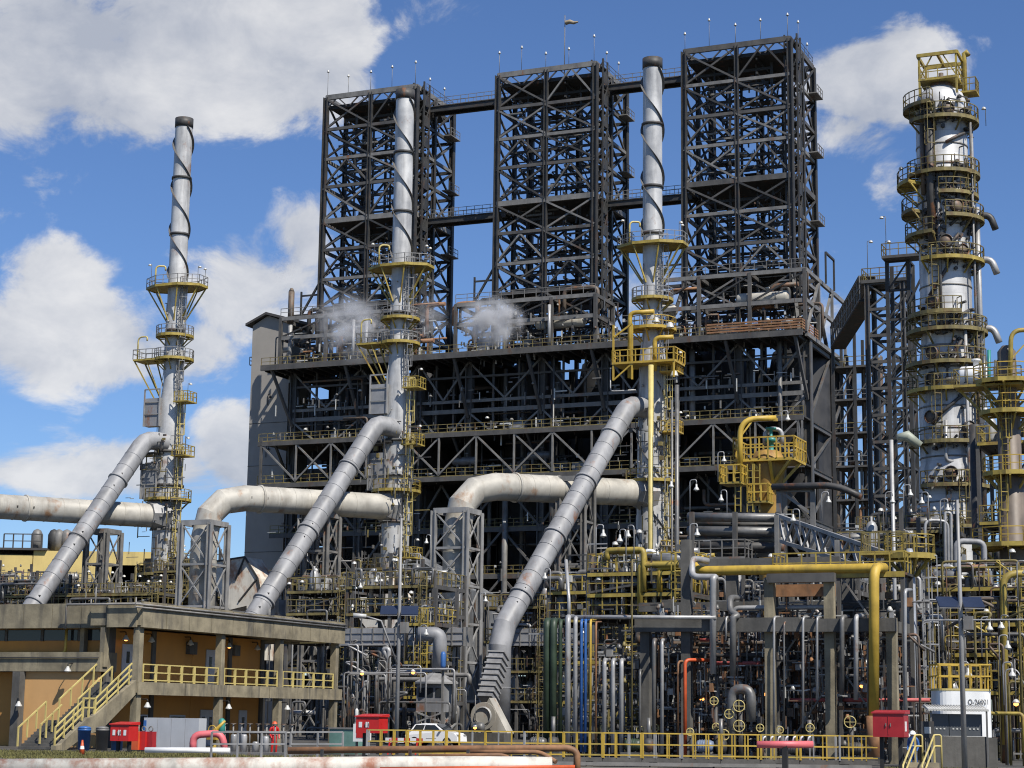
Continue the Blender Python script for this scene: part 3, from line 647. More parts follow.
def flood(p, d, parent, hgt=1.6):
    """small lamp on a stalk"""
    mb = MB(); mb.tube(fillet([p, p + UP * hgt, p + UP * hgt + Vector(d) * .35], .2), .03, 5); mb.build('lamp_pole', STEELG, parent)
    MB().lathe(p + UP * (hgt - .18) + Vector(d) * .35, [(.2, 0), (.19, .04), (.12, .18), (.04, .22)], 8).build('lamp_shade', LAMPW, parent)
def stack(i, label):
    a = SA[i]; c = HS(a, 0, 0); t = thing('flue_stack', label, 'flue stack', c, 'tall silver flue stacks')
    prof = [(1.5, 8), (1.5, 26), (1.42, 33), (1.38, 36.2), (1.05, 39), (1.0, 69.2), (1.02, 70.0), (.9, 70.0), (.88, 68)]
    if i == 2: prof = [(1.9, 0), (1.82, 14), (1.36, 38.0), (1.02, 41), (1.0, 69.2), (1.02, 70.0), (.9, 70.0), (.88, 68)]
    MB().lathe(c, prof, 28, caps=False).build('shaft', STACK, t)
    MB().lathe(c, [(1.02, 69.0), (1.06, 69.0), (1.06, 70.1), (1.02, 70.1)], 28, caps=False).build('top_band', PIPED, t)
    for z in (62.9, 56.2, 51.2 if i == 2 else 44.9):
        MB().lathe(c, [(1.0, z - .12), (1.16, z - .12), (1.16, z + .14), (1.0, z + .14)], 28, caps=False).build('flange', STEELB, t)
    for k in range(2):                       # helical strakes
        mb = MB(); z = 51.0; ph0 = k * math.pi + .6; prev = None
        while z < 69.0:
            ph = ph0 - z / 10.2 * 2 * math.pi
            p0 = c + Vector((math.cos(ph) * 1.0, math.sin(ph) * 1.0, z)); p1 = c + Vector((math.cos(ph) * 1.26, math.sin(ph) * 1.26, z))
            if prev: mb.hexa([prev[0], prev[1], p1, p0, prev[0] + UP * .05, prev[1] + UP * .05, p1 + UP * .05, p0 + UP * .05])
            prev = (p0, p1); z += .3
        mb.build('strake', STEEL, t)
    if i == 2:
        for k in range(3):
            mb = MB(); z = 15.0; prev = None
            while z < 36:
                ph = k * 2 * math.pi / 3 - z / 14 * 2 * math.pi; r_ = 1.82 - (z - 14) / 24 * .46
                p0 = c + Vector((math.cos(ph) * r_, math.sin(ph) * r_, z)); p1 = c + Vector((math.cos(ph) * (r_ + .16), math.sin(ph) * (r_ + .16), z))
                if prev: mb.hexa([prev[0], prev[1], p1, p0, prev[0] + UP * .05, prev[1] + UP * .05, p1 + UP * .05, p0 + UP * .05])
                prev = (p0, p1); z += .35
            mb.build('strake', STEEL, t)
    # A: octagonal service platform
    z = 50.0; pl = ring_plat(c, z, 1.05, 3.8, 22.5, 382.5, t, YEL, n=8, brackets=False, name='platform', railm=STEELL, sq=.62)
    mb = MB()
    for k in range(8):
        an = R(22.5 + 45 * k); d = D1 * math.cos(an) + D2 * math.sin(an); g = D1 * math.cos(an) + D2 * math.sin(an) * .62; mb.beam(c + d * 1.02 + UP * (z - 4.0), c + g * 3.55 + UP * (z - .25), .14)
    mb.build('bracket', YEL, pl)
    davit(c + Vector((-2.4, -.6, z)), 2.4, 1.1, (1, .2, 0), YELP, pl, .1)
    flood(c + Vector((-2.9, -.5, z)), (-.6, 0, 0), pl, 2.6); flood(c + Vector((2.6, -1.6, z)), (.6, 0, 0), pl, 2.2); flood(c + Vector((3.1, .4, z)), (0, -.5, 0), pl, 2.4)
    # B, C: lower rings; C reaches out to the left with struts
    ring_plat(c, 44.3, 1.05, 2.1, -200, 20, t, YEL, railm=STEELL)
    if i < 2:
        ring_plat(c, 41.6, 1.05, 2.2, -180, 30, t, YEL, railm=STEELL)
        mb = MB(); L = HS(a - 3.4, -.6, 0); mb.box(HS(a - 2.5, -.5, 41.4), 3.6, 2.6, .2)
        pl = mb.build('side_platform', YEL, t); rail_mb([HS(a - .9, -1.8, 41.6), HS(a - 4.3, -1.8, 41.6), HS(a - 4.3, .8, 41.6), HS(a - .9, .8, 41.6)], gap=.9).build('railing', STEELL, pl)
        mb = MB()
        for b in (-1.6, .6): mb.beam(HS(a - 1.2, b * .6, 36.2), HS(a - 4.2, b, 41.4), .14); mb.beam(HS(a - 1.1, b * .6, 37.5), HS(a - 2.6, b, 41.4), .12)
        mb.build('strut', YEL, pl); davit(HS(a - 3.9, -1.5, 41.6), 2.6, 1.2, D1, YELP, pl)
    else:
        # cage-like yellow valve platform on the right-hand stack
        z = 37.4; mb = MB(); mb.box(HS(.1, -1.6, z - .2), 6.6, 3.4, .22); pl = mb.build('valve_platform', YELB, t)
        rail_mb([HS(-3.2, -3.2, z), HS(3.4, -3.2, z), HS(3.4, .1, z)], 1.25, .8, r=.05).build('railing', YELB, pl)
        rail_mb([HS(-3.2, .1, z), HS(-3.2, -3.2, z)], 1.25, .8, r=.05).build('railing', YELB, pl)
        mb = MB()
        for aa in (-3.1, -1.1, 3.3): mb.beam(HS(aa, -3.15, z - 1.8), HS(aa, -3.15, z + (3.9 if aa < 0 else 1.3)), .17)
        mb.beam(HS(-3.1, -3.15, z + 2.6), HS(-1.1, -3.15, z + 3.9), .17); mb.beam(HS(-3.1, -3.15, z - 1.8), HS(-1.1, -3.15, z - .2), .15); mb.build('platform_frame', YELB, pl)
        MB().tube(fillet([HS(-1.6, -2.4, z - 1.5), HS(-1.6, -2.4, z + 5.2), HS(.9, -2.2, z + 5.2)], .6), .24, 10).build('valve_header', YELB, pl)
        MB().tube(fillet([HS(1.1, -2.6, z - 1), HS(1.1, -2.6, z + 2.4), HS(3.0, -2.4, z + 2.4)], .6), .24, 10).build('valve_header', YELB, pl)
        ring_plat(c, 41.2, 1.05, 2.4, -200, 20, t, YELB)
        for k, (aa, bb, zz) in enumerate(((2.6, -2.2, 40.8), (3.1, -2.4, 35.8), (1.0, -1.9, 41.5))):
            MB().lathe(HS(aa, bb, zz), [(.42, 0), (.4, .08), (.25, .5), (.08, .6)], 10).build('lamp_shade', LAMPW, t)
        MB().tube(fillet([HS(-3.6, -2.6, 37), HS(-3.6, -2.6, 34.6), HS(-.9, -2.6, 34.6)], .4), .07, 6).build('conduit', PIPEL, t)
    # right-hand ladder, cages and rest platforms
    for z0, z1 in ((10, 18.5), (18.6, 24.5), (24.6, 30.5), (30.6, 36.6), (36.7, 41.4), (41.7, 49.9)):
        rr = 1.62 if z0 < 36 else 1.2
        ladder_mb(HS(a + rr, -.9, z0), HS(a + rr, -.9, z1 + 1), D2, .55, True, D1, r=.035).build('ladder', YELP if z0 < 36 else STEELL, t)
    for z in (36.5, 30.4, 18.4):
        mb = MB(); mb.box(HS(a + 2.3, -.9, z - .12), 1.9, 2.0, .14); pl = mb.build('rest_platform', YEL if i < 2 else YELB, t); rail_mb([HS(a + 1.5, -1.85, z), HS(a + 3.2, -1.85, z), HS(a + 3.2, .05, z), HS(a + 1.5, .05, z)], gap=.6).build('railing', YEL if i < 2 else YELB, pl)
        flood(HS(a + 3.2, -1.8, z + 1), D1, pl, .9)
    ring_plat(c, 25.6, 1.5, 2.6, -190, 40, t, YEL); ring_plat(c, 17.2, 1.6, 3.0, -200, 40, t, YELD)
    if i < 2:                                # damper frames left of the shaft
        for z0, z1 in ((33.8, 38.0), (25.6, 30.6)):
            mb = MB(); mb.box(HS(a - 1.5, -1.2, z0), 1.9, .9, z1 - z0 - 1.0); f = mb.build('damper_box', DUCT, t)
            mb = MB(); A = [HS(a - 2.5, -1.75, z0), HS(a - 2.5, -1.75, z1), HS(a - .5, -1.75, z1), HS(a - .5, -1.75, z0)]
            for p, q in zip(A, A[1:]): mb.beam(p, q, .14)
            for k in (.33, .66): mb.beam(A[0].lerp(A[1], k), A[3].lerp(A[2], k), .08)
            mb.build('damper_frame', STEELL, t)
        mb = MB()
        for zz in (31.0, 27.2, 22.3): mb.lathe(c, [(1.45, zz - .15), (1.75, zz - .15), (1.75, zz + .1), (1.45, zz + .1)], 24, caps=False)
        mb.build('stiffener', STEEL, t)
        mb = MB(); mb.box(HS(a - 1.6, -.9, 30.6), 3.6, 2.4, .2); mb.build('duct_shelf', STEELB, t)
    tangle(HS, a - 3, a + 3.4, -3, -1.2, 9, 33, 260, t, (YELD, PIPE, STEELG, PIPED), 800 + i, .06)
    # instruments, clips and conduits on the shaft
    mb = MB(); r3 = random.Random(i + 5)
    for k in range(26):
        an = R(r3.uniform(-170, -10)); z = r3.uniform(12, 49); rr = 1.52 if z < 36 else 1.05; d = Vector((math.cos(an), math.sin(an), 0)); mb.tube([c + d * rr + UP * z, c + d * (rr + .25) + UP * z], r3.uniform(.05, .14), 6)
    for an in (-40, -60, -150): 
        d = Vector((math.cos(R(an)), math.sin(R(an)), 0)); mb.tube([c + d * 1.62 + UP * 12, c + d * 1.62 + UP * 36, c + d * 1.15 + UP * 40, c + d * 1.12 + UP * 48], .05, 5)
    mb.build('conduits', PIPEL, t, kind='stuff')
    return t
for i, lb in enumerate(('tall silver flue stack standing alone against the sky at left', 'tall silver flue stack in front of the far left derrick', 'tall silver flue stack with a yellow pipe between middle and right derricks')): stack(i, lb)
# ---- ducts
def duct(name, pts, r, material, label, bend, seg, flanges, low=1.1):
    t = thing(name, label, 'duct', Vector((pts[0][0], pts[0][1], 0)), 'large flue ducts beside the stacks'); path = fillet(pts, bend, seg) if len(pts) == 3 else (fillet(pts[:3], bend, seg)[:-1] + fillet(pts[1:], low, 1)[1:] if len(pts) > 3 else pts)
    MB().tube(path, r, 28, mitre=True).build('duct_shell', material, t)
    for p, q in zip(pts, pts[1:]):
        p, q = Vector(p), Vector(q); L = (q - p).length; s_ = bend + .4
        while s_ < L - bend - .3: MB().lathe(p.lerp(q, s_ / L), [(r - .01, -.03), (r + .025, -.03), (r + .025, .03), (r - .01, .03)], 28, q - p, caps=False).build('sheet_seam', material, t); s_ += 1.75
    for k, (p, q) in enumerate(zip(pts, pts[1:])):
        p, q = Vector(p), Vector(q); L = (q - p).length; d = (q - p).normalized()
        for f in flanges:
            if L > 9 and f * L > bend + .3 and (1 - f) * L > .4:
                c_ = p.lerp(q, f); MB().lathe(c_, [(r, -.09), (r + .13, -.09), (r + .13, .09), (r, .09)], 28, d, caps=False).build('flange', material, t)
                for s_ in (-1, 1):
                    o_ = c_ + d * s_ * .9; mb = MB(); side = d.cross(UP).normalized(); mb.box(o_ + UP * (r * .1) - side * 0 + (CAMP - o_).normalized() * (r + .03) - UP * .1, .2, .2, .2); mb.build('lifting_lug', STEELB, t)
    return t
def drop(p, z): return Vector((p.x, p.y, z))
e = P(222, 668, 182)
duct('slanted_duct', [P(398, 430, 200.3), P(377, 423, 199), e, drop(e, 3)], 1.03, DUCT, 'slanted grey flue duct coming down leftwards from the middle silver stack', 2.6, 3, (.2, .47, .75))
e = P(-6, 664, 194)
duct('slanted_duct', [P(166, 443, 211.5), P(146, 439, 210), e, drop(e, 3)], 1.03, DUCT, 'slanted grey flue duct coming down from the lone left stack', 2.6, 3, (.2, .47, .75))
e = P(500, 634, 172)
duct('slanted_duct', [P(648, 409, 189.3), P(629, 405, 188), e, drop(e, 1.2)], 1.03, DUCT, 'slanted grey flue duct running down from the right-hand stack to the fan', 2.6, 3, (.15, .36, .6, .85))
e = P(206, 496, 189)
duct('crossover_duct', [P(390, 507, 200.3), e, drop(e, 4)], 1.33, DUCTC, 'cream horizontal flue duct turning down into the left lattice trestle', 4.2, 3, (.15, .72))
TR2 = e
e = P(458, 485, 178)
duct('crossover_duct', [P(640, 493, 189.3), e, drop(e, 4)], 1.33, DUCTC, 'cream horizontal flue duct turning down into the tall centre trestle', 4.2, 3, (.12, .70))
TR3 = e
duct('crossover_duct', [P(156, 516, 211.5), P(-60, 503, 198)], 1.33, DUCTC, 'cream horizontal flue duct leaving the picture at the left edge', 2, 3, (.3, .62))
for i in range(3):                            # hoods where crossover ducts meet the stacks
    c = HS(SA[i], 0, 0); z = zat((165, 398, 650)[i], (515, 507, 493)[i], SY[i]); t = thing('duct_hood', ('flared hood joining the left cream duct to the lone stack', 'flared hood joining the cream duct to the middle stack', 'flared hood joining the cream duct to the right-hand stack')[i], 'duct hood', HS(SA[i] - 2, -.6, z - 2))
    d = (P((0, 222, 470)[i], (506, 497, 487)[i], (198, 189, 178)[i]) - P((156, 390, 640)[i], (516, 507, 493)[i], (211.5, 200.3, 189.3)[i])).normalized()
    MB().lathe(c + UP * z + d * .6, [(2.1, .0), (1.9, .8), (1.36, 1.9)], 8, d, smooth=False).build('hood', STEELL, t)
def trestle(c, w_, z1, label, z0=0.0, n=5, m_=STEELL):
    t = thing('duct_trestle', label, 'trestle', drop(c, z0)); h = w_ / 2; q = lambda sa, sb, z: Vector((c.x, c.y, 0)) + D1 * sa * h + D2 * sb * h + UP * z
    for sa in (-1, 1):
        for sb in (-1, 1): MB().ibeam(q(sa, sb, z0), q(sa, sb, z1), .5, .5, D1, .18).build('leg', m_, t)
    zs = [z0 + (z1 - z0) * k / n for k in range(n + 1)]
    for k in range(1, n + 1):
        for p, r_ in (((-1, -1), (1, -1)), ((1, -1), (1, 1)), ((1, 1), (-1, 1)), ((-1, 1), (-1, -1))): MB().beam(q(*p, zs[k]), q(*r_, zs[k]), .22, .5 if k == n else .22).build('beam', m_, t)
    for k in range(n):
        for p, r_ in (((-1, -1), (1, -1)), ((1, -1), (1, 1))):
            MB().beam(q(*p, zs[k]), q(*r_, zs[k + 1]), .13).build('brace', m_, t); MB().beam(q(*r_, zs[k]), q(*p, zs[k + 1]), .13).build('brace', m_, t)
    return t
trestle(TR2, 3.3, zat(206, 524, 189), 'pale steel trestle around the downcomer left of the stair tower foot', n=5)
trestle(TR3, 3.3, zat(458, 512, 178), 'tall pale steel trestle around the centre downcomer duct', n=6)
for x, y, Y, lb in ((322, 516, 196, 'lattice bent under the cream duct behind the middle slanted duct'), (104, 532, 207, 'lattice bent under the leftmost cream duct'), (576, 480, 184, 'lattice bent under the cream duct left of the right-hand stack')):
    p = P(x, y, Y); trestle(p, 2.6, p.z, lb, n=6, m_=STEELG)
# ---- heater casings under the stacks
def heater(i, label):
    a = SA[i]; t = thing('fired_heater', label, 'heater', HS(a + 2, 6, 0), 'fired heater casings'); z0, z1 = 3.5, 15.0
    a0, a1, b0, b1 = a - 5, a + 9, -2.5, 12
    for k in range(7):
        w_ = (a1 - a0) / 7; MB().box(HS(a0 + w_ * (k + .5), (b0 + b1) / 2, z0), w_ - .08, b1 - b0, z1 - z0).build('casing_panel', CLADD, t)
    for k in range(8): w_ = (a1 - a0) / 7; MB().ibeam(HS(a0 + w_ * k, b0 - .2, 0), HS(a0 + w_ * k, b0 - .2, z1), .35, .35, D1).build('buckstay', STEELG, t)
    for z in (5, 8, 11, 14): MB().beam(HS(a0, b0 - .25, z), HS(a1, b0 - .25, z), .2, .3).build('stiffener', STEELG, t)
    mb = MB(); mb.hexa([HS(a0 + 1, 1, z1), HS(a1 - 1, 1, z1), HS(a1 - 1, 9, z1), HS(a0 + 1, 9, z1), HS(a - 2, -1, 19), HS(a + 2, -1, 19), HS(a + 2, 2, 19), HS(a - 2, 2, 19)]); mb.build('breeching', CLADD, t)
    for z, ext in ((4.6, 2.2), (9.6, 2.6), (14.4, 3.4)):
        mb = MB(); mb.box(HS((a0 + a1) / 2, b0 - .4 - ext / 2, z - .15), a1 - a0 + 2, ext, .15); pl = mb.build('platform', YELD, t)
        rail_mb([HS(a0 - 1, b0 - .5, z), HS(a0 - 1, b0 - .4 - ext, z), HS(a1 + 1, b0 - .4 - ext, z), HS(a1 + 1, b0 - .5, z)], 1.15, 1.0, r=.045).build('railing', YELD, pl)
        for k in range(5): aa = a0 - .8 + (a1 - a0 + 1.6) * k / 4; MB().beam(HS(aa, b0 - .3 - ext, 0), HS(aa, b0 - .3 - ext, z - .15), .25).build('post', STEEL, pl)
    ladder_mb(HS(a1 + .4, b0 - 1.2, 5), HS(a1 + .4, b0 - 1.2, 10.6), D1, .55, True, -D2).build('ladder', YEL, t); ladder_mb(HS(a0 + 1.4, b0 - 2.2, 9.7), HS(a0 + 1.4, b0 - 2.2, 15.6), D1, .55, True, -D2).build('ladder', YEL, t)
    r4 = random.Random(40 + i)
    for k in range(16):
        aa = r4.uniform(a0, a1); z = r4.choice((4.6, 9.6, 14.4)); flood(HS(aa, b0 - 2.4, z), (r4.choice((-.5, .5)), 0, 0), t, r4.uniform(1.6, 2.6))
    for k in range(26):
        aa = r4.uniform(a0 - 1, a1 + 1); b = b0 - r4.uniform(.5, 2.4); zz = sorted((r4.uniform(1, 16), r4.uniform(5, 19))); MB().tube(fillet([HS(aa, b, zz[0]), HS(aa, b, zz[1]), HS(aa + r4.uniform(-2.5, 2.5), b, zz[1])], .3), r4.choice((.06, .1, .16)), 6).build('burner_pipe', r4.choice((PIPE, PIPEL, PIPEB, YELD, PIPED)), t)
    return t
for i, lb in enumerate(('dark clad fired heater below the lone left stack', 'dark clad fired heater below the middle stack', 'dark clad fired heater below the right-hand stack')): heater(i, lb)
# air preheater hoods: cream stepped casings beside the trestles
def preheater(x, y, Y, label, rusty=True):
    p = P(x, y, Y); fr = Frame(p); z1 = p.z; t = thing('air_preheater', label, 'preheater', fr(0, 0, 0))
    prof = [(-3.0, z1 - .4), (.6, z1), (2.2, z1 - 2.2), (2.8, z1 - 4.4), (2.8, 7.5), (1.4, 7.5), (1.0, z1 - 5), (-1.0, z1 - 5.4), (-3, z1 - 3)]
    for a, zt_ in ((1.5, 7.6), (2.7, 7.6), (-2.8, z1 - 3.2)):
        for b in (.2, 3.2): MB().beam(fr(a, b, 0), fr(a, b, zt_), .25).build('leg', STEELB, t)
    mb = MB(); n = mb.add([fr(a, 0, z) for a, z in prof]); k = mb.add([fr(a, 3.4, z) for a, z in prof]); L = len(prof)
    mb.face(tuple(n + j for j in range(L))); mb.face(tuple(k + j for j in reversed(range(L))))
    for j in range(L): mb.face((n + j, k + j, k + (j + 1) % L, n + (j + 1) % L))
    mb.build('casing', mat('casing_white_rust', (.62, .58, .50), .5, 0, .15, .7, .3, .45, (.30, .11, .03)), t)
    mb = MB()
    for j in range(1, 5):
        a, z = prof[j]; mb.beam(fr(a, -.06, z), fr(a * .3 - .6, -.06, z - 2.4), .14); mb.beam(fr(prof[j][0], -.06, prof[j][1]), fr(prof[j - 1][0], -.06, prof[j - 1][1]), .16)
    for z in range(9, int(z1 - 4), 2): mb.beam(fr(1.1, -.06, z), fr(2.8, -.06, z), .12)
    mb.build('stiffeners', STEELB, t)
preheater(240, 557, 196, 'cream rust-topped preheater casing between trestle and slanted duct')
preheater(378, 575, 188, 'rust-topped preheater casing near the foot of the middle stack')
# ------------------------------------------------------------------ right side: fractionator column, slim column, stair tower
CY = 150.0
cb = P(946, 300, CY); CC = Vector((cb.x, cb.y, 0))
zc = lambda y: zat(948, y, CY)
T = thing('distillation_column', 'huge aluminium clad distillation column ringed by yellow platforms at right', 'column', CC)
MB().lathe(CC, [(2.5, 0), (2.5, zc(470)), (2.35, zc(465)), (2.35, zc(372)), (2.05, zc(345)), (2.05, zc(104)), (1.8, zc(96)), (1.1, zc(89)), (.4, zc(87))], 40, caps=False).build('shell', CLAD, T)
for y in (118, 150, 170, 206, 230, 252, 290, 330, 350, 372, 410, 432, 460, 505, 540): 
    r_ = 2.08 if zc(y) > zc(345) else (2.38 if zc(y) > zc(468) else 2.53)
    MB().lathe(CC, [(r_ - .02, zc(y)), (r_ + .02, zc(y)), (r_ + .02, zc(y) + .12), (r_ - .02, zc(y) + .12)], 40, caps=False).build('cladding_band', STEELG, T)
pls = [(110, -250, -120, 1.2), (125, -160, 20, 1.15), (178, -175, 10, 1.1), (186, -215, -150, 2.0), (199, -110, 0, .9), (214, -230, -150, 1.6), (223, -100, 25, 1.4), (238, -200, -120, 1.3), (264, -140, 25, 1.3), (317, -210, -80, 1.2), (334, -215, 30, 1.4), (367, -200, -40, 1.2), (393, -200, -60, 1.1), (445, -190, 10, 1.0), (488, -150, 10, .8), (529, -190, 30, .9)]
for y, a0, a1, ex in pls:
    z = zc(y); r_ = 2.08 if z > zc(345) else (2.4 if z > zc(468) else 2.55)
    ring_plat(CC, z, r_, r_ + ex * .78, a0, a1, T, YELD if y % 3 else YEL, railm=YELD, n=max(5, int((a1 - a0) / 12)))
# top head frame, vent and relief pipe
q = lambda x, y, dY=0: P(x, y, CY + dY)
zA, zB = zc(85), zc(60)
t0 = Vector((q(941, 75).x, CY, 0)); pl = MB(); pl.box(t0 + UP * zA, 3.2, 3.2, .16); pl = pl.build('top_platform', YEL, T)
rail_mb([t0 + D1 * sa * 1.55 + D2 * sb * 1.55 + UP * (zA + .15) for sa, sb in ((-1, -1), (1, -1), (1, 1), (-1, 1))], closed=True, gap=.8).build('railing', YEL, pl)
for sa in (-1, 1):
    for sb in (-1, 1):
        MB().beam(t0 + D1 * sa * 1.5 + D2 * sb * 1.5 + UP * (zc(100)), t0 + D1 * sa * 1.5 + D2 * sb * 1.5 + UP * zB, .16).build('frame_post', YEL, pl)
for p, r_ in (((-1, -1), (1, -1)), ((1, -1), (1, 1)), ((1, 1), (-1, 1)), ((-1, 1), (-1, -1)), ((0, -1), (0, 1))): MB().beam(t0 + D1 * p[0] * 1.6 + D2 * p[1] * 1.6 + UP * zB, t0 + D1 * r_[0] * 1.6 + D2 * r_[1] * 1.6 + UP * zB, .18, .28).build('frame_beam', YEL, pl)
for sa in (-1, 1): MB().beam(t0 + D1 * sa * 1.5 - D2 * 1.5 + UP * (zA + .2), t0 + D1 * sa * .4 - D2 * 1.5 + UP * zB, .1).build('frame_brace', YEL, pl)
MB().lathe(t0 + UP * zc(92), [(.9, 0), (.9, .7), (.6, 1.0), (.2, 1.1), (.2, 1.6)], 16).build('top_nozzle', PIPEB, T)
v = q(966, 120); MB().tube([v, drop(v, zc(54)), drop(v, zc(52)) + D1 * .2, drop(v, zc(56)) + D1 * .35], .2, 10).build('relief_pipe', YEL, T)
mb = MB(); mb.box(q(968, 95), 1.6, 1.6, .14); sp = mb.build('side_platform', YEL, T); b_ = q(968, 95) + UP * .14
rail_mb([b_ + D1 * sa * .75 + D2 * sb * .75 for sa, sb in ((-1, -1), (1, -1), (1, 1))], gap=.6).build('railing', YELD, sp)
# manways, instruments and pipes up the shell
def surf(x, y, off=0.0):
    z = zc(y); r_ = 2.06 if z > zc(345) else (2.36 if z > zc(468) else 2.5); dx = q(x, y).x - CC.x; dx = max(-r_ * .95, min(r_ * .95, dx)); d = Vector((dx, -math.sqrt(r_ * r_ - dx * dx), 0)); return CC + d * ((r_ + off) / r_) + UP * z, d.normalized()
for x, y in ((941, 118), (940, 248), (954, 257), (949, 222 - 9), (930, 307), (929, 358), (930, 383), (929, 421), (960, 432), (944, 477), (968, 481)):
    p, d = surf(x, y); mw = MB().lathe(p - d * .1, [(.42, 0), (.42, .45), (.55, .45), (.55, .6), (.02, .62)], 14, d).build('manway', PIPEB, T)
    MB().torus(p + d * .55, .5, .05, d, 14, 5).build('flange_ring', PIPED, mw)
for x0, y0, y1, r_, m_ in ((974, 120, 330, .16, PIPEL), (972, 130, 480, .1, PIPE), (977, 210, 420, .2, PIPEL), (933, 180, 340, .12, PIPE), (926, 120, 250, .35, PIPED), (923, 130, 200, .2, PIPEB), (962, 330, 540, .14, PIPEL), (976, 340, 560, .3, PIPED)):
    z0, z1 = zc(y1), zc(y0); p0, d0 = surf(x0, y1, .3); p1, d1_ = surf(x0, y0, .3); x_ = p0 if (p0 - CC).xy.length > (p1 - CC).xy.length else p1
    MB().tube([Vector((x_.x, x_.y, z0)), Vector((x_.x, x_.y, z1))], r_, 8).build('side_pipe', m_, T)
for (xa, ya), (xb, yb) in (((940, 150), (968, 133)), ((944, 232), (960, 215)), ((927, 300), (946, 265)), ((940, 330), (962, 315)), ((933, 420), (960, 395)), ((952, 240), (938, 258)), ((955, 345), (938, 372))):
    pts = [surf(xa + (xb - xa) * k / 4, ya + (yb - ya) * k / 4, .18)[0] for k in range(5)]; MB().tube(pts, .14, 6).build('side_pipe', PIPED, T)
MB().tube(fillet([surf(940, 425, .3)[0], surf(940, 465, .3)[0], surf(978, 464, .3)[0]], .4), .14, 8).build('side_pipe', PIPEL, T)
mb = MB(); r5 = random.Random(9)
for k in range(420):
    x, y = r5.uniform(921, 977), r5.choice([p[0] for p in pls] + [r5.uniform(100, 540)]) + r5.gauss(-2, 7)
    if y > 545 or y < 102: continue
    p, d = surf(x, y, .02); s_ = r5.uniform(.06, .2); mb.tube([p, p + d * r5.uniform(.2, .6)], s_, 5)
    if r5.random() < .4: mb.beam(p + d * .3, p + d * .3 + UP * r5.uniform(-1.4, 1.4), .08)
    if r5.random() < .25: mb.beam(p + d * .25, p + d * .25 + Vector((-d.y, d.x, 0)) * r5.uniform(-1, 1), .09)
mb.build('instruments', PIPED, T, kind='stuff')
for x, y0, y1 in ((929, 124, 178), (933, 265, 318), (960, 178, 222), (935, 393, 445), (970, 335, 445), (955, 488, 530)):
    p, d = surf(x, y1, .35); ladder_mb(p, Vector((p.x, p.y, zc(y0) + 1)), Vector((-d.y, d.x, 0)), .5, True, d).build('ladder', YELD, T)
for x, y in ((914, 130), (918, 165), (985, 119), (990, 118), (908, 232)):
    pass
for (xa, ya, xb, yb) in ((908, 170, 903, 186), (989, 112, 986, 126)): flood(q(xb, yb), (-.4, 0, 0), T, 1.6)
# right-hand nozzles with white insulated elbows
for x, y in ((981, 218), (986, 262), (981, 330), (940, 385)):
    p, d = surf(x, y, .1); o_ = Vector((1, -.25, 0)).normalized(); MB().tube(fillet([p, p + o_ * 1.5, p + o_ * 1.9 - UP * 1.2], .5), .28, 10).build('nozzle_elbow', PIPEL if y > 240 else PIPED, T)
# ---- slim brown column at the right edge
SYR = 128.0; sb = P(1010, 460, SYR); SC = drop(sb, 0); zs = lambda y: zat(1012, y, SYR)
U = thing('slim_column', 'slim grey brown column with yellow platforms at the right edge', 'column', SC)
MB().lathe(SC, [(.9, 0), (.9, zs(480)), (.78, zs(478)), (.78, zs(400)), (.62, zs(395)), (.62, zs(352)), (.3, zs(346))], 24, caps=False).build('shell', mat('column_taupe', (.17, .135, .105), .55, .1, .3, .6, .5), U)
for y, a0, a1, ex in ((383, -240, 60, 1.5), (413, -220, 40, 1.1), (474, -230, 60, 1.0), (546, -240, 60, 1.9), (600, -220, 40, 1.4)): ring_plat(SC, zs(y), .8, .8 + ex, a0, a1, U, YEL, railm=YELB, n=10)
ladder_mb(SC + Vector((-.75, -.75, zs(545))), SC + Vector((-.75, -.75, zs(476))), Vector((1, -.6, 0)), .5, True, Vector((-.4, -1, 0))).build('ladder', YEL, U); ladder_mb(SC + Vector((-.45, -.8, zs(473))), SC + Vector((-.45, -.8, zs(384))), Vector((1, -.6, 0)), .5, True, Vector((-.2, -1, 0))).build('ladder', YEL, U)
MB().tube(fillet([P(1010, 386, SYR - 1), P(1011, 330, SYR - 1), P(1035, 330, SYR - 1)], 1.2, 6), .16, 10).build('davit', YEL, U)
MB().beam(P(1012, 358, SYR - 1), P(1024, 345, SYR - 1), .1).build('davit_brace', YEL, U)
for x, y0, y1, m_ in ((989, 350, 390, GREENB), (996, 360, 390, PIPE), (1001, 355, 392, PIPEL), (984, 356, 388, PIPE)): MB().tube([P(x, y1, SYR), P(x, y0, SYR)], .12, 8).build('instrument_pipe', m_, U)
vessel(P(974, 376, 139), D1, 1.7, .75, 'white insulated drum beside the big column', WHITE, name='insulated_drum')
# support pipe frame under wide platform at y 383
mb = MB(); z_ = zs(384) - .25; mb.box(P(990, 384, SYR) - UP * .3, 4.6, 2.2, .16); o_ = mb.build('side_platform', YEL, U); c_ = P(990, 384, SYR) - UP * .14
rail_mb([c_ + D1 * sa * 2.25 + D2 * sb_ * 1.05 for sa, sb_ in ((-1, 1), (-1, -1), (1, -1))], gap=.9).build('railing', YELD, o_)
mb = MB(); mb.beam(c_ - D1 * 2.1 - UP * .15, SC + UP * (z_ - 3.6), .16); mb.beam(c_ - D1 * .4 - UP * .15, SC + UP * (z_ - 3.6) - D2 * .3, .16); mb.build('strut', YEL, o_)
# dark riser beside it
pipe('dark_riser', [G(984, 138), drop(G(984, 138), zat(984, 425, 138))], .42, PIPED, 'thick dark vertical riser between the big column and the slim column')
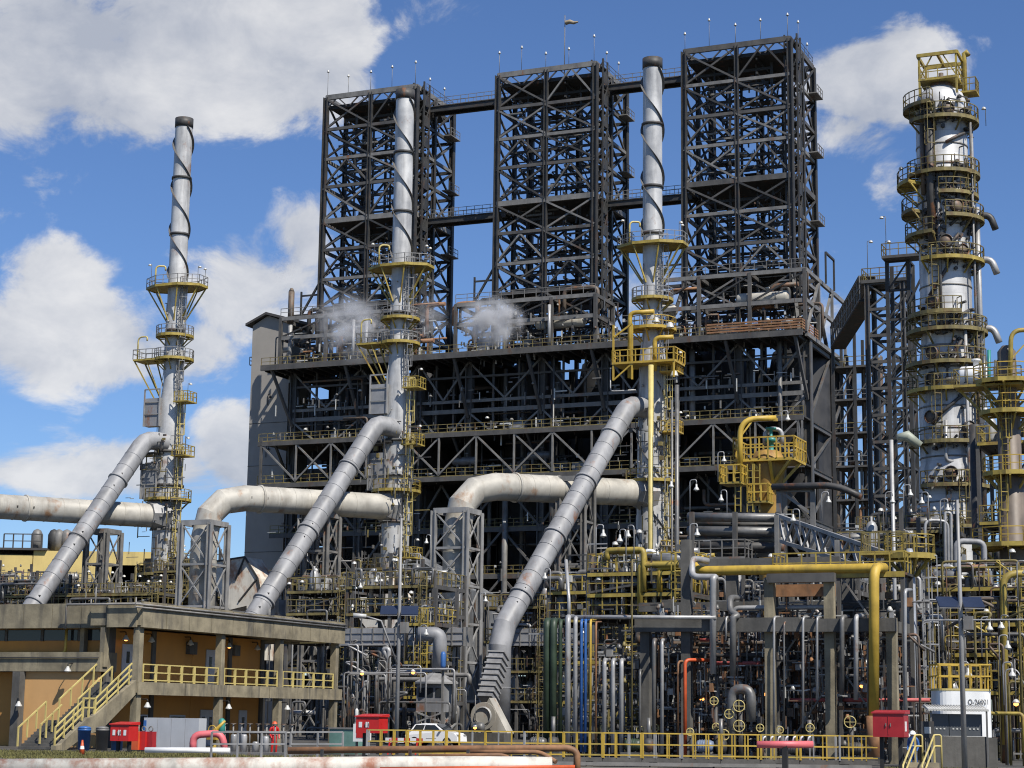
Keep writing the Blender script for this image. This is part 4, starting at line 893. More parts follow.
# ---- lattice stair tower left of the column
LY = 172.0; l0 = P(869, 400, LY); LF = Frame(l0); lz = lambda y: zat(880, y, LY)
L = thing('lattice_tower', 'slender X-braced steel stair tower left of the big column', 'tower', LF(1.6, 1.5, 0)); W = 3.3; Dp = 3.0; zt = lz(284)
for a in (0, W):
    for b in (0, Dp): MB().ibeam(LF(a, b, 0), LF(a, b, zt), .42, .42, D1, .2).build('column', STEEL, L)
n = 17
for k in range(n):
    z0, z1 = zt * k / n, zt * (k + 1) / n
    for p, r_ in (((0, 0), (W, 0)), ((W, 0), (W, Dp)), ((0, Dp), (W, Dp))):
        MB().beam(LF(*p, z1), LF(*r_, z1), .22, .28).build('beam', STEEL, L); MB().beam(LF(*p, z0), LF(*r_, z1), .15).build('brace', STEEL, L); MB().beam(LF(*r_, z0), LF(*p, z1), .15).build('brace', STEEL, L)
mb = MB()
for k in range(n): z0, z1 = zt * k / n, zt * (k + 1) / n; s0, s1 = ((.4, W - .4) if k % 2 else (W - .4, .4)); mb.beam(LF(s0, 1.6 + .5 * (k % 2), z0), LF(s1, 1.6 + .5 * (k % 2), z1), .9, .16)
mb.build('stair_flights', GRATE, L, kind='stuff')
mb = MB(); mb.box(LF(W / 2, Dp / 2, zt), W + 1, Dp + .6, .3); tp = mb.build('top_platform', STEEL, L); rail_mb([LF(-.4, -.2, zt + .3), LF(W + .4, -.2, zt + .3), LF(W + .4, Dp, zt + .3), LF(-.4, Dp, zt + .3)], closed=True, gap=.9).build('railing', YELD, tp)
for x in (868, 886): flood(P(x, 283, LY), D1, tp, 4.0)
# second taller bay bridging to the column
l1 = P(890, 400, 166); LB = Frame(l1); zt2 = zat(900, 262, 166); L2 = thing('bridge_tower', 'braced steel tower bay carrying a footbridge to the big column', 'tower', LB(1.5, 1, 0))
for a in (0, 1.9):
    for b in (0, 2): MB().beam(LB(a, b, 0), LB(a, b, zt2), .32).build('column', STEELB, L2)
for k in range(16):
    z0, z1 = zt2 * k / 16, zt2 * (k + 1) / 16
    for p, r_ in (((0, 0), (1.9, 0)), ((1.9, 0), (1.9, 2))): MB().beam(LB(*p, z0), LB(*r_, z1), .14).build('brace', STEELB, L2); MB().beam(LB(*p, z1), LB(*r_, z1), .2).build('beam', STEELB, L2)
mb = MB(); mb.box(LB(2.1, -.4, zt2), 4.6, 2.0, .25); tp = mb.build('bridge_deck', STEEL, L2); rail_mb([LB(-.2, 0.5, zt2 + .25), LB(-.2, -1.3, zt2 + .25), LB(4.3, -1.3, zt2 + .25)], gap=.8).build('railing', YELD, tp)
MB().beam(LB(1.9, -1, zt2 - 4.5), LB(4.2, -1, zt2), .18).build('strut', STEELB, L2); MB().beam(LB(1.9, 0, zt2 - 9), LB(4, 0, zt2 - 4), .18).build('strut', STEELB, L2); flood(LB(.2, -1.2, zt2 + .3), -D1, tp, 3.6)
# sloping covered gangway from the drum structure up to the stair tower
g0, g1 = P(838, 348, 205), P(868, 300, 174); t = thing('sloping_gangway', 'dark sloping gangway rising from the structure to the stair tower', 'gangway', g0)
s_ = (g1 - g0).cross(UP).normalized() * .75
MB().beam(g0, g1, 1.6, .3).build('gangway_deck', GRATE, t)
for k in (-1, 1):
    mb = MB(); a_, b_ = g0 + s_ * k, g1 + s_ * k
    for h in (.1, 1.15, 2.2): mb.beam(a_ + UP * h, b_ + UP * h, .14)
    for j in range(13): p = a_.lerp(b_, j / 12); mb.beam(p, p + UP * 2.2, .1); 
    for j in range(12): mb.beam(a_.lerp(b_, j / 12), a_.lerp(b_, (j + 1) / 12) + UP * 2.2, .08)
    mb.build('side_truss', STEELG, t)
mb = MB(); mb.beam(g0 + UP * 2.3, g1 + UP * 2.3, 1.7, .1); mb.build('gangway_roof', STEEL, t)
# dark tangle frame between structure and stair tower
TF = Frame(P(834, 420, 205)); t = thing('pipe_tower', 'dark steel pipe tower packed with risers beside the drum structure', 'pipe tower', TF(2, 2, 0)); zz = zat(840, 335, 205)
for a in (0, 2.4, 5.0):
    for b in (0, 4): MB().beam(TF(a, b, 0), TF(a, b, zz if a < 3 else zz - 4), .3).build('column', STEELB, t)
for k in range(1, 12):
    z1 = zz * k / 12
    for a, c in ((0, 2.4), (2.4, 5.0)): MB().beam(TF(a, 0, z1), TF(c, 0, z1), .22).build('beam', STEEL, t); MB().beam(TF(a, 0, z1 - zz / 12), TF(c, 0, z1), .15).build('brace', STEEL, t); MB().beam(TF(a, 4, z1), TF(c, 4, z1 - zz / 12), .15).build('brace', STEELB, t)
    MB().box(TF(2.5, 2, z1 - .1), 5.2, 3.8, .1).build('floor', GRATE, t); rail_mb([TF(0, -.1, z1), TF(5, -.1, z1)], gap=1.2).build('railing', YELD if k % 2 else STEELG, t)
for k in range(14):
    a = rv.uniform(0, 5); b = rv.uniform(.2, 2.5); z1 = rv.uniform(.5, .95) * zz; MB().tube(fillet([TF(a, b, 0), TF(a, b, z1), TF(a + rv.uniform(-1, 1), b, z1)], .4), rv.choice((.1, .16, .25)), 8).build('riser', rv.choice((PIPEB, PIPEB, PIPE, PIPED, RUSTY)), t)
# rail post lines at the right end top of the structure
pf = P(822, 300, 228); t = thing('gantry_post', 'goal-post gantry standing on the right end of the top deck', 'gantry', drop(pf, 55))
for dx in (0, 4.4): MB().beam(CK(17.2, 4 + dx, 56), CK(17.2, 4 + dx, 60), .22).build('post', STEELB, t)
MB().beam(CK(17.2, 4, 60), CK(17.2, 8.4, 60), .25).build('beam', STEELB, t)
# ---- yellow davit platform on its vessel
VY = 135.0; vb = P(768, 460, VY); VC = drop(vb, 0); zv = lambda y: zat(768, y, VY)
V = thing('yellow_vessel', 'yellow reactor head with railed platform and curved davit in front of the structure', 'vessel', VC)
MB().lathe(VC, [(.7, 0), (.7, zv(512)), (.75, zv(505)), (1.25, zv(472)), (1.3, zv(462)), (.9, zv(452)), (.3, zv(449))], 24, caps=False).build('shell', mat('vessel_yellow_brown', (.33, .19, .04), .6, 0, .35, .8, .5, .2), V)
pc = P(770, 461, VY); mb = MB(); mb.box(drop(pc, zv(461)) - UP * .2 , 4.4, 3.4, .2); pl = mb.build('platform', YELB, V)
cr = [drop(pc, zv(461)) + D1 * sa * 2.2 + D2 * sb * 1.7 for sa, sb in ((-1, -1), (1, -1), (1, 1), (-1, 1))]
rail_mb(cr, 1.5, .62, r=.05, closed=True).build('railing', YELB, pl)
for sa in (-.5, .2, .9): MB().beam(VC + D1 * .6 - D2 * .8 + UP * zv(485), drop(pc, zv(461)) + D1 * 2.1 * sa - D2 * 1.6 * (1 if sa > 0 else .8) - UP * .2, .2).build('strut', YELB, pl)
MB().beam(VC + D1 * .8 + UP * zv(487), drop(pc, zv(461)) + D1 * 2.1 + D2 * .4 - UP * .2, .2).build('strut', YELB, pl)
MB().tube(fillet([P(740, 470, VY - 1.2), P(740, 419, VY - 1.2), P(776, 418, VY - 1.2)], 1.6, 7), .2, 12).build('davit', YELB, V); MB().beam(P(741, 436, VY - 1.2), P(752, 421, VY - 1.2), .12).build('davit_brace', YELB, V)
MB().beam(P(775, 418, VY - 1.2), P(775, 421, VY - 1.2), .3).build('davit_hook', YELB, V)
MB().lathe(P(771, 441, VY - .5), [(.34, -1.2), (.34, -.8), (.2, -.7), (.2, -.1), (.42, -.05), (.42, .15), (.12, .3), (.12, .8), (.4, .85), (.4, .95), (.1, 1)], 12).build('control_valve', GREENB, V)
MB().tube(fillet([P(765, 445, VY), P(765, 429, VY), P(782, 429, VY), P(782, 444, VY)], .7), .17, 10).build('loop_pipe', PIPEL, V)
for y, w0, w1 in ((484, 720, 742), (503, 748, 769)):
    a_, b_ = P(w0, y, VY - 1.6), P(w1, y, VY - 1.6); mb = MB(); mb.box((a_ + b_) / 2 + D2 * .8, (b_ - a_).length, 2.0, .14); lp = mb.build('lower_platform', YEL, V); c_ = (a_ + b_) / 2 + D2 * .8 + UP * .14; hw = (b_ - a_).length / 2
    rail_mb([c_ - D1 * hw + D2, c_ - D1 * hw - D2, c_ + D1 * hw - D2, c_ + D1 * hw + D2], 1.2, .55, r=.05).build('railing', YELB, lp)
for x in (738, 750, 757): ladder_mb(P(x, 512, VY - 1.5), P(x, 464, VY - 1.5), D1, .4, False).build('ladder', YEL, V)
# yellow line up the right-hand stack
pipe('yellow_riser', [P(651, 365, 186.5), P(650.5, 566, 186.5), P(678, 567, 184)], .27, YELP, 'pale yellow vertical pipe running up the face of the right-hand stack', n=10, fil=1.0)
# grey columns right of that stack
for x, y0, y1, r_ in ((677, 385, 540, .22), (672, 400, 540, .12)): pipe('standpipe', [G(x, 184), drop(P(x, y0, 184), zat(x, y0, 184))], r_, PIPE, ('thick' if r_ > .2 else 'thin') + ' pale standpipe just right of the right-hand stack')
# ------------------------------------------------------------------ control building at left
BF = Frame(P(137, 700, 115)); zb = lambda y: zat(137, y, 115)
B = thing('control_building', 'two storey ochre concrete building with balcony and outside stairs at lower left', 'building', BF(-8, 12, 0))
zr0, zr1 = zb(627), zb(603); zd = zb(682); LEN = 26.0
def bx(a0, a1, b0, b1, z0, z1, name, m_, parent=B): return MB().box(BF((a0 + a1) / 2, (b0 + b1) / 2, z0), a1 - a0, b1 - b0, z1 - z0).build(name, m_, parent)
bx(-26, -3.6, .4, LEN, zr0, zr1 - .04, 'roof_slab', CONC); bx(-3.59, 0, 0, LEN, zr0 + .12, zr1 - .1, 'roof_slab', CONC)
for k in range(10): bx(.0, .14, k * 2.6 + .03, k * 2.6 + 2.57, zr0, zr1 + (.06 if k % 3 else .1), 'fascia_panel', CONC)
for k in range(12): a = -26 + k * 2.15; bx(a + .015, a + 2.13, -.12 + (0 if a > -3.6 else .4), .0 + (0 if a > -3.6 else .39), zr0, zr1 + .05, 'fascia_panel', CONC)
for b in (.35, 9.7, 17.3, 25.3): bx(-.55, -.1, b - .22, b + .22, 0, zr0 + .1, 'column', CONC)
bx(-2.6, -.05, .0, LEN, zd - .62, zd, 'balcony_slab', CONC)
for k in range(5): bx(-.04, .03, k * 5.2 + .04, k * 5.2 + 5.14, zd - .74, zd + .02, 'balcony_fascia', CONC)
# walls behind the balcony, lower and upper, in panels between pilasters
for b0, b1 in ((1.2, 5.4), (5.42, 10), (10.02, 14.6), (14.62, 18.8)):
    for z0, z1 in ((0, zd - .63), (zd, zr0)): bx(-2.9, -2.62, b0, b1 - .02, z0, z1, 'wall_panel', OCHRE)
for b in (5.4, 14.6, 18.9): bx(-2.75, -2.5, b - .2, b + .2, 0, zr0, 'pilaster', CONCD)
bx(-26, -2.9, 18.8, 19.1, 0, zr0, 'end_wall', OCHRE)
for a in (-9, -16, -23): bx(a, a + .45, 25.0, 25.45, 0, zr0, 'column', CONC)
for b, z0, w_, dbl in ((2.6, zd, 1.15, 0), (12.6, zd, 1.9, 1), (12, 0, 1.6, 1), (16.6, 0, 1.0, 0)):
    d = bx(-2.615, -2.55, b - w_ / 2, b + w_ / 2, z0 + .02, z0 + 2.35, 'door', DOORG); 
    for k in ((0,) if not dbl else (-.45, .45)): bx(-2.549, -2.53, b + k - .16, b + k + .16, z0 + 1.2, z0 + 1.9, 'window_pane', GLASS, d)
for b, z0 in ((4.2, .9), (8.5, .9)):
    wd = bx(-2.615, -2.56, b - .9, b + .9, z0, z0 + 1.1, 'window', DOORG); bx(-2.559, -2.545, b - .8, b + .8, z0 + .1, z0 + 1.0, 'window_pane', GLASS, wd)
bx(-2.615, -2.3, 9.2, 10.1, zr0 - 1.3, zr0 - .5, 'air_unit', CONCD); bx(-2.615, -2.35, 14.9, 15.6, zr0 - 1.2, zr0 - .5, 'air_unit', CONCD)
# balcony railings, panel by panel
for b0, b1 in ((.75, 9.4), (10.05, 17.0), (17.65, 25.0)):
    n = 6 if b0 < 5 else 5
    for k in range(n):
        p0, p1 = b0 + (b1 - b0) * k / n, b0 + (b1 - b0) * (k + 1) / n - .05; mb = MB()
        for z in (zd + .14, zd + .6, zd + 1.08): mb.beam(BF(-.2, p0, z), BF(-.2, p1, z), .07)
        for p in (p0 + .04, p1 - .04): mb.beam(BF(-.2, p, zd), BF(-.2, p, zd + 1.1), .09)
        mb.build('railing', YELP, B)
# front wall at left with its high windows and canopy beam
bx(-26, -3.0, 1.6, 1.9, zd + .3, zr0, 'front_wall', OCHRE)
for k in range(8): a = -24.6 + k * 2.75; w_ = bx(a, a + 2.5, 1.52, 1.58, zr0 - .72, zr0 - .05, 'window', GLASS); bx(a - .18, a + -.02, 1.46, 1.6, zr0 - .75, zr0, 'window_mullion', CONCD)
bx(-5.1, -4.8, 1.1, 1.5, zd + 1.0, zr0, 'pilaster', CONC)
MB().tube(fillet([BF(-14, 1.2, zd + 1.75), BF(-6.2, 1.2, zd + 1.75), BF(-6.2, 1.2, zr0)], .3), .09, 8).build('yellow_pipe', YELB, B)
zw = zb(672); zw2 = zb(652)
bx(-8.2, -2.85, .0, .3, 0, zw, 'lower_wall', OCHREL); bx(-26, -8.23, .9, 1.2, 0, zw, 'lower_wall', OCHRE)
for k in range(5): a = -26 + k * 4.7; bx(a + .01, min(a + 4.69, -2.6), -.22, 1.5, zw + .02, zw2, 'canopy_beam', CONC)
bx(-8.7, -8.15, -.6, -.05, 0, zw, 'column', CONCD)
bx(-2.85, -2.61, .5, 1.3, 0, zr0, 'wall_panel', CONCD); bx(-2.84, -2.5, .0, .45, zd + .9, zr0, 'column', CONC)
# stairs: treads, stringer, landing, railings
ns = 24; b_foot = -7.5; mid = 10
def step(k):
    run = 6.5; land = 1.0; b = b_foot + run * k / ns + (land if k >= mid else 0); return b, zd * (k + 1) / ns
for k in range(ns):
    b, z = step(k); nb = step(k + 1)[0] if k < ns - 1 else 0
    bx(-2.75, -.45, b, nb - .02, z - .14, z, 'stair_tread', CONCD); bx(-2.75, -.45, nb - .08, nb - .03, z - .02 if k == ns - 1 else z - .0, z + zd / ns - .14 if k < ns - 1 else z, 'stair_riser', CONCD) if k < ns - 1 else None
prof = [(b_foot - .1, 0), (b_foot - .1, .25)]
for k in (0, mid - 1, mid, ns - 1): b, z = step(k); prof.append((b + (.3 if k != mid else -.3), z + .12))
prof.append((0, zd - .02)); prof.append((0, zd - .75)); prof.append((step(mid)[0] + .4, step(mid)[1] - .75)); prof.append((step(mid - 1)[0] + .4, step(mid - 1)[1] - .75)); prof.append((b_foot + .9, 0))
mb = MB(); n = mb.add([BF(-.44, b, z) for b, z in prof]); k_ = mb.add([BF(-.12, b, z) for b, z in prof]); Ln = len(prof)
mb.face(tuple(n + j for j in range(Ln))); mb.face(tuple(k_ + j for j in reversed(range(Ln))))
for j in range(Ln): mb.face((n + j, k_ + j, k_ + (j + 1) % Ln, n + (j + 1) % Ln))
mb.build('stair_stringer', CONC, B)
def stair_rail(a, k0, k1, name='stair_railing', three=True):
    (b0, z0), (b1, z1) = step(k0), step(k1); mb = MB()
    for h in ((.35, .72, 1.1) if three else (1.05,)): mb.beam(BF(a, b0, z0 + h), BF(a, b1, z1 + h), .075)
    for k in range(k0, k1 + 1, max(1, (k1 - k0) // 3)): b, z = step(k); mb.beam(BF(a, b, z), BF(a, b, z + 1.1), .08)
    mb.build(name, YELP, B)
stair_rail(-.28, 0, mid - 1); stair_rail(-.28, mid, ns - 1); stair_rail(-1.5, 1, mid - 2, 'centre_handrail', False); stair_rail(-1.5, mid, ns - 2, 'centre_handrail', False); stair_rail(-2.8, 0, mid - 1, 'wall_handrail', False); stair_rail(-2.8, mid, ns - 1, 'wall_handrail', False)
b, z = step(mid); mb = MB(); rail_mb([BF(-.28, b - 1.2, z), BF(-.28, b - .1, z)], 1.1, .55, r=.05, mb=mb); mb.build('landing_gate', YELP, B)
# conduits and lamps on the facade
for z in (zr1 - .1, zr1 - .28): MB().tube([BF(.24, -1.0, z), BF(.24, LEN, z)], .06, 6).build('conduit', STEELG, B)
MB().tube(fillet([BF(-5.2, -.3, zr0 - .1), BF(-5.2, -.3, zr1 - .05), BF(0.2, -.3, zr1 - .05)], .1), .07, 6).build('conduit', STEELG, B)
MB().tube([BF(-14, -.3, zw2 - .35), BF(-2.7, -.3, zw2 - .35)], .05, 6).build('conduit', BLACK, B)
def bulkhead(p, out, lit=False, parent=B):
    """wall lamp with a bell shade"""
    o_ = Vector(out).normalized(); MB().tube(fillet([p, p + o_ * .45, p + o_ * .45 - UP * .2], .12), .035, 6).build('lamp_bracket', BLACK, parent)
    s_ = MB().lathe(p + o_ * .45 - UP * .5, [(.23, 0), (.21, .05), (.12, .2), (.06, .32)], 10).build('lamp_shade', LAMPW, parent); MB().lathe(p + o_ * .45 - UP * .56, [(.02, 0), (.1, .03), (.12, .1), (.1, .14)], 8).build('lamp_bulb', GLOW if lit else LAMPW, s_)
for b in (1.7, 4.5, 9, 13.8, 17.5): bulkhead(BF(-2.6, b, zr0 - .2), D1, b in (1.7, 13.8))
for b in (.6, 9.9, 17.5): bulkhead(BF(-.1, b, zd - 1.0), D1, False)
bulkhead(BF(-4.6, -.22, zw + .5), -D2); bulkhead(BF(-8.2, -.6, 2.9), -D2 + D1)
# roof clutter
for k in range(9):
    b = 2 + k * 2.6; a = rv.uniform(-9, -1.5); MB().tube([BF(a, b, zr1 - .05), BF(a, b, zr1 + rv.uniform(.3, 1.4))], .05, 6).build('roof_vent', STEELG, B)
# ---- things at the foot of the building
def red_box(c, w_, d_, h, z0, label, leg=.16, decals=3, matl=RED):
    t = thing('fire_hose_box', label, 'hose box', c); f = Frame(c); zt = z0 + h
    MB().box(f(0, 0, z0), w_, d_, h).build('cabinet', matl, t)
    mb = MB(); mb.hexa([f(-w_ / 2 - .06, -d_ / 2 - .06, zt), f(w_ / 2 + .06, -d_ / 2 - .06, zt), f(w_ / 2 + .06, d_ / 2 + .06, zt), f(-w_ / 2 - .06, d_ / 2 + .06, zt), f(-w_ / 2 - .06, -d_ / 2 - .06, zt + .05), f(w_ / 2 + .06, -d_ / 2 - .06, zt + .05), f(w_ / 2 + .06, d_ / 2 + .06, zt + .16), f(-w_ / 2 - .06, d_ / 2 + .06, zt + .16)]); mb.build('lid', matl, t)
    MB().box(f(0, -d_ / 2 - .01, z0 + .1), .02, .02, h - .2).build('door_seam', REDD, t)
    for sa in (-.3, .3): MB().box(f(sa * w_, 0, 0), leg, leg, z0).build('leg', BLACK, t)
    for k in range(decals): a = (-.3 + .3 * k) * w_; MB().box(f(a, -d_ / 2 - .012, z0 + h * .35), w_ * .14, .012, h * .34).build('sign_plate', WHITE, t)
    for s_ in (-1, 1): MB().box(f(w_ * .06 * s_ + .02 * s_, -d_ / 2 - .03, z0 + h * .45), .03, .05, .14).build('handle', STEELG, t)
    return t
red_box(G(124, 103), 1.15, .9, .85, zat(124, 741, 103), 'red fire hose box on posts at the foot of the outside stairs')
def drum_bin(x, Y, m_, label, h=1.2, r_=.36): 
    p = G(x, Y); t = thing('storage_bin', label, 'bin', p); MB().lathe(p, [(r_ * .9, 0), (r_, h * .9), (r_ * 1.05, h * .9), (r_ * 1.05, h)], 14).build('body', m_, t); MB().lathe(p, [(r_ * 1.08, h), (r_ * .9, h + .1), (.05, h + .16)], 14).build('lid', m_, t)
drum_bin(84, 108, BLUE, 'blue wheeled bin beneath the outside stairs'); drum_bin(102, 109, STEELG, 'grey bin between the two blue bins'); drum_bin(117, 110, BLUE, 'blue bin right behind the red hose box')
for x, m_, lb in ((137, ORANGE, 'orange cabinet right of the red hose box'), (144, RED, 'red cabinet beside the orange cabinet'), (151, REDD, 'dark red cabinet at the end of the row')):
    p = G(x, 107); f = Frame(p); t = thing('hose_cabinet', lb, 'cabinet', p); MB().box(f(0, 0, .1), .42, .4, 1.0).build('body', m_, t); MB().box(f(0, 0, 0), .46, .44, .1).build('base', BLACK, t); MB().torus(f(0, -.05, 1.25), .13, .035, -D2, 12, 5).build('hose_reel', STEELG, t)
p = G(174, 110); f = Frame(p); t = thing('electrical_cabinet', 'long grey electrical cabinet with a blue stripe against the building', 'cabinet', p)
for k in range(4): MB().box(f(-1.35 + k * .92, 0, .1), .9, .8, 1.75).build('cabinet_door', DOORG, t)
MB().box(f(0, 0, 0), 3.8, .82, .1).build('plinth', CONCD, t); MB().box(f(-1.72, -.41, .3), .18, .02, 1.4).build('blue_stripe', BLUE, t)
# traffic cone
p = G(82.5, 97); t = thing('traffic_cone', 'orange traffic cone on the verge in front of the stairs', 'traffic cone', p); MB().box(p, .4, .4, .04).build('base', BLACK, t); MB().lathe(p, [(.16, .04), (.04, .75), (.02, .75)], 12).build('cone', ORANGE, t); MB().lathe(p, [(.118, .3), (.09, .46)], 12, caps=False).build('band', WHITE, t)
# pink suction hose arch and yellow monitor
pipe('suction_hose', [P(193, 752, 92), P(193, 735, 92), P(222, 733, 92), P(225, 752, 92)], .17, PINK, 'thick pink hose arching up from the ground near the yellow monitor', n=12, fil=.75)
p = G(214, 93); t = thing('fire_monitor', 'yellow fire monitor nozzle on its stand left of the grey railing', 'fire monitor', p)
MB().tube([p, p + UP * 1.1], .12, 10).build('stand', YELB, t); MB().tube(fillet([p + UP * 1.1, p + UP * 1.55, p + UP * 1.75 + Vector((.35, -.1, 0)), p + UP * 2.05 + Vector((.9, -.1, 0))], .2), [.15, .15, .14, .13, .12, .11, .1, .1, .09, .09, .08, .07][:12], 10).build('barrel', YELB, t) if False else MB().tube([p + UP * 1.0, p + UP * 1.3, p + UP * 1.5 + Vector((.2, 0, 0)), p + UP * 1.8 + Vector((.5, 0, 0))], [.13, .13, .08, .06], 10).build('barrel', YELB, t)
MB().torus(p + UP * 1.35 - D2 * .2, .22, .03, D2, 12, 5).build('hand_wheel', YELB, t); MB().box(p + UP * .9 - D2 * .1, .5, .35, .4).build('gear_box', YELB, t)
# pump skid behind the grey railing: white tanks, valves
t = thing('dosing_skid', 'skid of small white tanks and valves behind the grey railing', 'skid', G(255, 100)); f = Frame(G(255, 100))
MB().box(f(0, 0, 0), 4.6, 1.4, .2).build('base', STEELG, t)
for k, (a, h) in enumerate(((-1.2, 1.0), (-.6, 1.0), (.7, .9), (.1, .55))): MB().lathe(f(a, -.1, .2 if k < 2 else .2), [(.17, 0), (.17, h * .8), (.14, h * .8 + .08), (.05, h * .8 + .1)], 12).build('tank', PIPEL, t)
for k in range(9): a = -2 + k * .5; MB().tube([f(a, .3, .2), f(a, .3, 1.6)], .05, 6).build('riser', STEELG, t); MB().torus(f(a, .3, 1.62), .13, .03, UP, 10, 5).build('hand_wheel', PIPEB, t)
MB().tube([f(-2.2, .3, 1.2), f(2.2, .3, 1.2)], .07, 8).build('header', PIPE, t); MB().lathe(f(-1.9, -.2, .9), [(.18, 0), (.18, .9), (.05, 1.0)], 10).build('filter', GREENB, t)
# cream building far behind at left
t = thing('far_building', 'long cream yellow building behind the leftmost ducts', 'building', P(70, 600, 262).xy.to_3d()); zf = zat(40, 553, 262)
for x0, x1, yt in ((-60, 30, 555), (31, 150, 552), (110, 190, 566)):
    a, c = P(x0, 600, 262), P(x1, 600, 262); MB().box(Vector(((a.x + c.x) / 2, 262 + 5, 0)), c.x - a.x, 10, zat(x1, yt, 262), fr=False).build('wall', CREAM, t)
for x in range(0, 150, 22): a = P(x + 8, 590, 262); MB().box(Vector((a.x, 261.9, zf - 6)), 1.2, .12, 1.6, fr=False).build('window', GLASS, t)
MB().box(Vector((P(8, 600, 262).x, 267, zf + .35)), 10, 11, .3, fr=False).build('roof', ROOFM, t)
mb = MB(); 
rail_mb([Vector((P(0, 600, 262).x, 262.2, zf + .6)), Vector((P(38, 600, 262).x, 262.2, zf + .6))], 2.0, 1.2, r=.07, mb=mb); mb.build('roof_railing', STEEL, t)
for x in (30, 47, 52, 60): a = P(x, 600, 262); MB().lathe(Vector((a.x, 264, zf + .5)), [(.8, 0), (.8, 2.2), (.5, 2.8), (.1, 3)], 10).build('roof_vent', STEELB if x % 2 else STEELG, t)
# ------------------------------------------------------------------ pipe racks, modules and low piping
rr = random.Random(77)
PF = Frame(P(733, 700, 104))
def Q(x, y, b=0.0):
    a, z = PF.at(x, y, b); return PF(a, b, z)
def gz(x, b=0.0): a, _ = PF.at(x, 720, b); return PF(a, b, 0)
K = thing('pipe_rack', 'long weathered concrete pipe rack portal in the right foreground', 'pipe rack', gz(770))
def rcol(x, ytop, b, w_=.52, m_=CONC): a, z = PF.at(x, ytop, b); a2, _ = PF.at(x, 690, b); return MB().box(PF(a2, b, 0), w_, w_, z).build('column', m_, K)
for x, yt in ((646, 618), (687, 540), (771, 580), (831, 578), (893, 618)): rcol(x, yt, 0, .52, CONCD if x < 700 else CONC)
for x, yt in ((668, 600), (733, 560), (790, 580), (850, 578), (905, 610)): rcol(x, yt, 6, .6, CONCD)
def rbeam(x0, x1, y0, y1, b, m_=CONCD, w_=.5, name='beam'):
    a0, z1 = PF.at(x0, y0, b); a1, _ = PF.at(x1, y0, b); _, z0 = PF.at(x0, y1, b); return MB().box(PF((a0 + a1) / 2, b, z0), a1 - a0, w_, z1 - z0).build(name, m_, K)
rbeam(636, 735, 618, 632, -.4); rbeam(735.3, 800, 618, 632, -.4); rbeam(800.3, 896, 619, 632, -.4); rbeam(768, 835, 574, 583, -.35, STEEL); rbeam(768, 835, 585, 597, .6, RUSTY, .3, 'rusty_panel')
rbeam(640, 900, 603, 612, 5.6); rbeam(680, 840, 560, 568, 5.6); rbeam(640, 895, 655, 662, 4.5, STEELB)
for x in (646, 687, 771, 831, 893): a, z = PF.at(x, 626, 0); MB().box(PF(a, 3, z - .35), .5, 5.3, .6).build('cross_beam', CONCD, K)
tangle(PF, PF.at(640, 700, 0)[0], PF.at(900, 700, 0)[0], .5, 6, 0, 9, 2200, K, (PIPED, PIPE, PIPEL, RUSTY, LAMPW, PIPEB), 555, .055, (.0, .0, 1.2, 2.4, 3.6, 4.6, 5.6, 7.0))
tangle(PF, PF.at(545, 700, 0)[0], PF.at(640, 700, 0)[0], 0, 6, 0, 9, 700, K, (PIPED, PIPE, PIPEL, YELD), 556, .05, (.0, .0, 1.2, 2.4, 3.6, 4.6))
# decks with yellow rails on top of rack
def gallery(x0, x1, y, b0, b1, label, parent=None, m_=YEL, h=1.1, posts=True, fr=None, gap=.8, deckm=GRATE):
    fr = fr or PF; a0, z = fr.at(x0, y, b0); a1, _ = fr.at(x1, y, b0)
    t = parent or thing('service_gallery', label, 'gallery', fr((a0 + a1) / 2, (b0 + b1) / 2, 0))
    MB().box(fr((a0 + a1) / 2, (b0 + b1) / 2, z - .14), a1 - a0, b1 - b0, .14).build('deck', deckm, t); MB().beam(fr(a0, b0 - .03, z - .12), fr(a1, b0 - .03, z - .12), .06, .3).build('edge_beam', m_, t)
    rail_mb([fr(a0, b1, z), fr(a0, b0, z), fr(a1, b0, z), fr(a1, b1, z)], h, gap, r=.035).build('railing', m_, t)
    if posts:
        for a in (a0 + .15, (a0 + a1) / 2, a1 - .15): MB().beam(fr(a, b0 + .1, 0), fr(a, b0 + .1, z - .15), .2).build('post', STEEL, t)
        for a in (a0 + .15, a1 - .15): MB().beam(fr(a, b1 - .1, 0), fr(a, b1 - .1, z - .15), .2).build('post', STEEL, t)
        nz = max(1, int(z / 4))
        for k in range(nz): MB().beam(fr(a0 + .15, b0 + .1, z * k / nz), fr((a0 + a1) / 2, b0 + .1, z * (k + 1) / nz), .09).build('brace', STEELG, t); MB().beam(fr(a1 - .15, b0 + .1, z * k / nz), fr((a0 + a1) / 2, b0 + .1, z * (k + 1) / nz), .09).build('brace', STEELG, t)
    return t
gallery(773, 905, 574, 1.0, 3.4, 'yellow railed gallery above the yellow elbow pipe', posts=True)
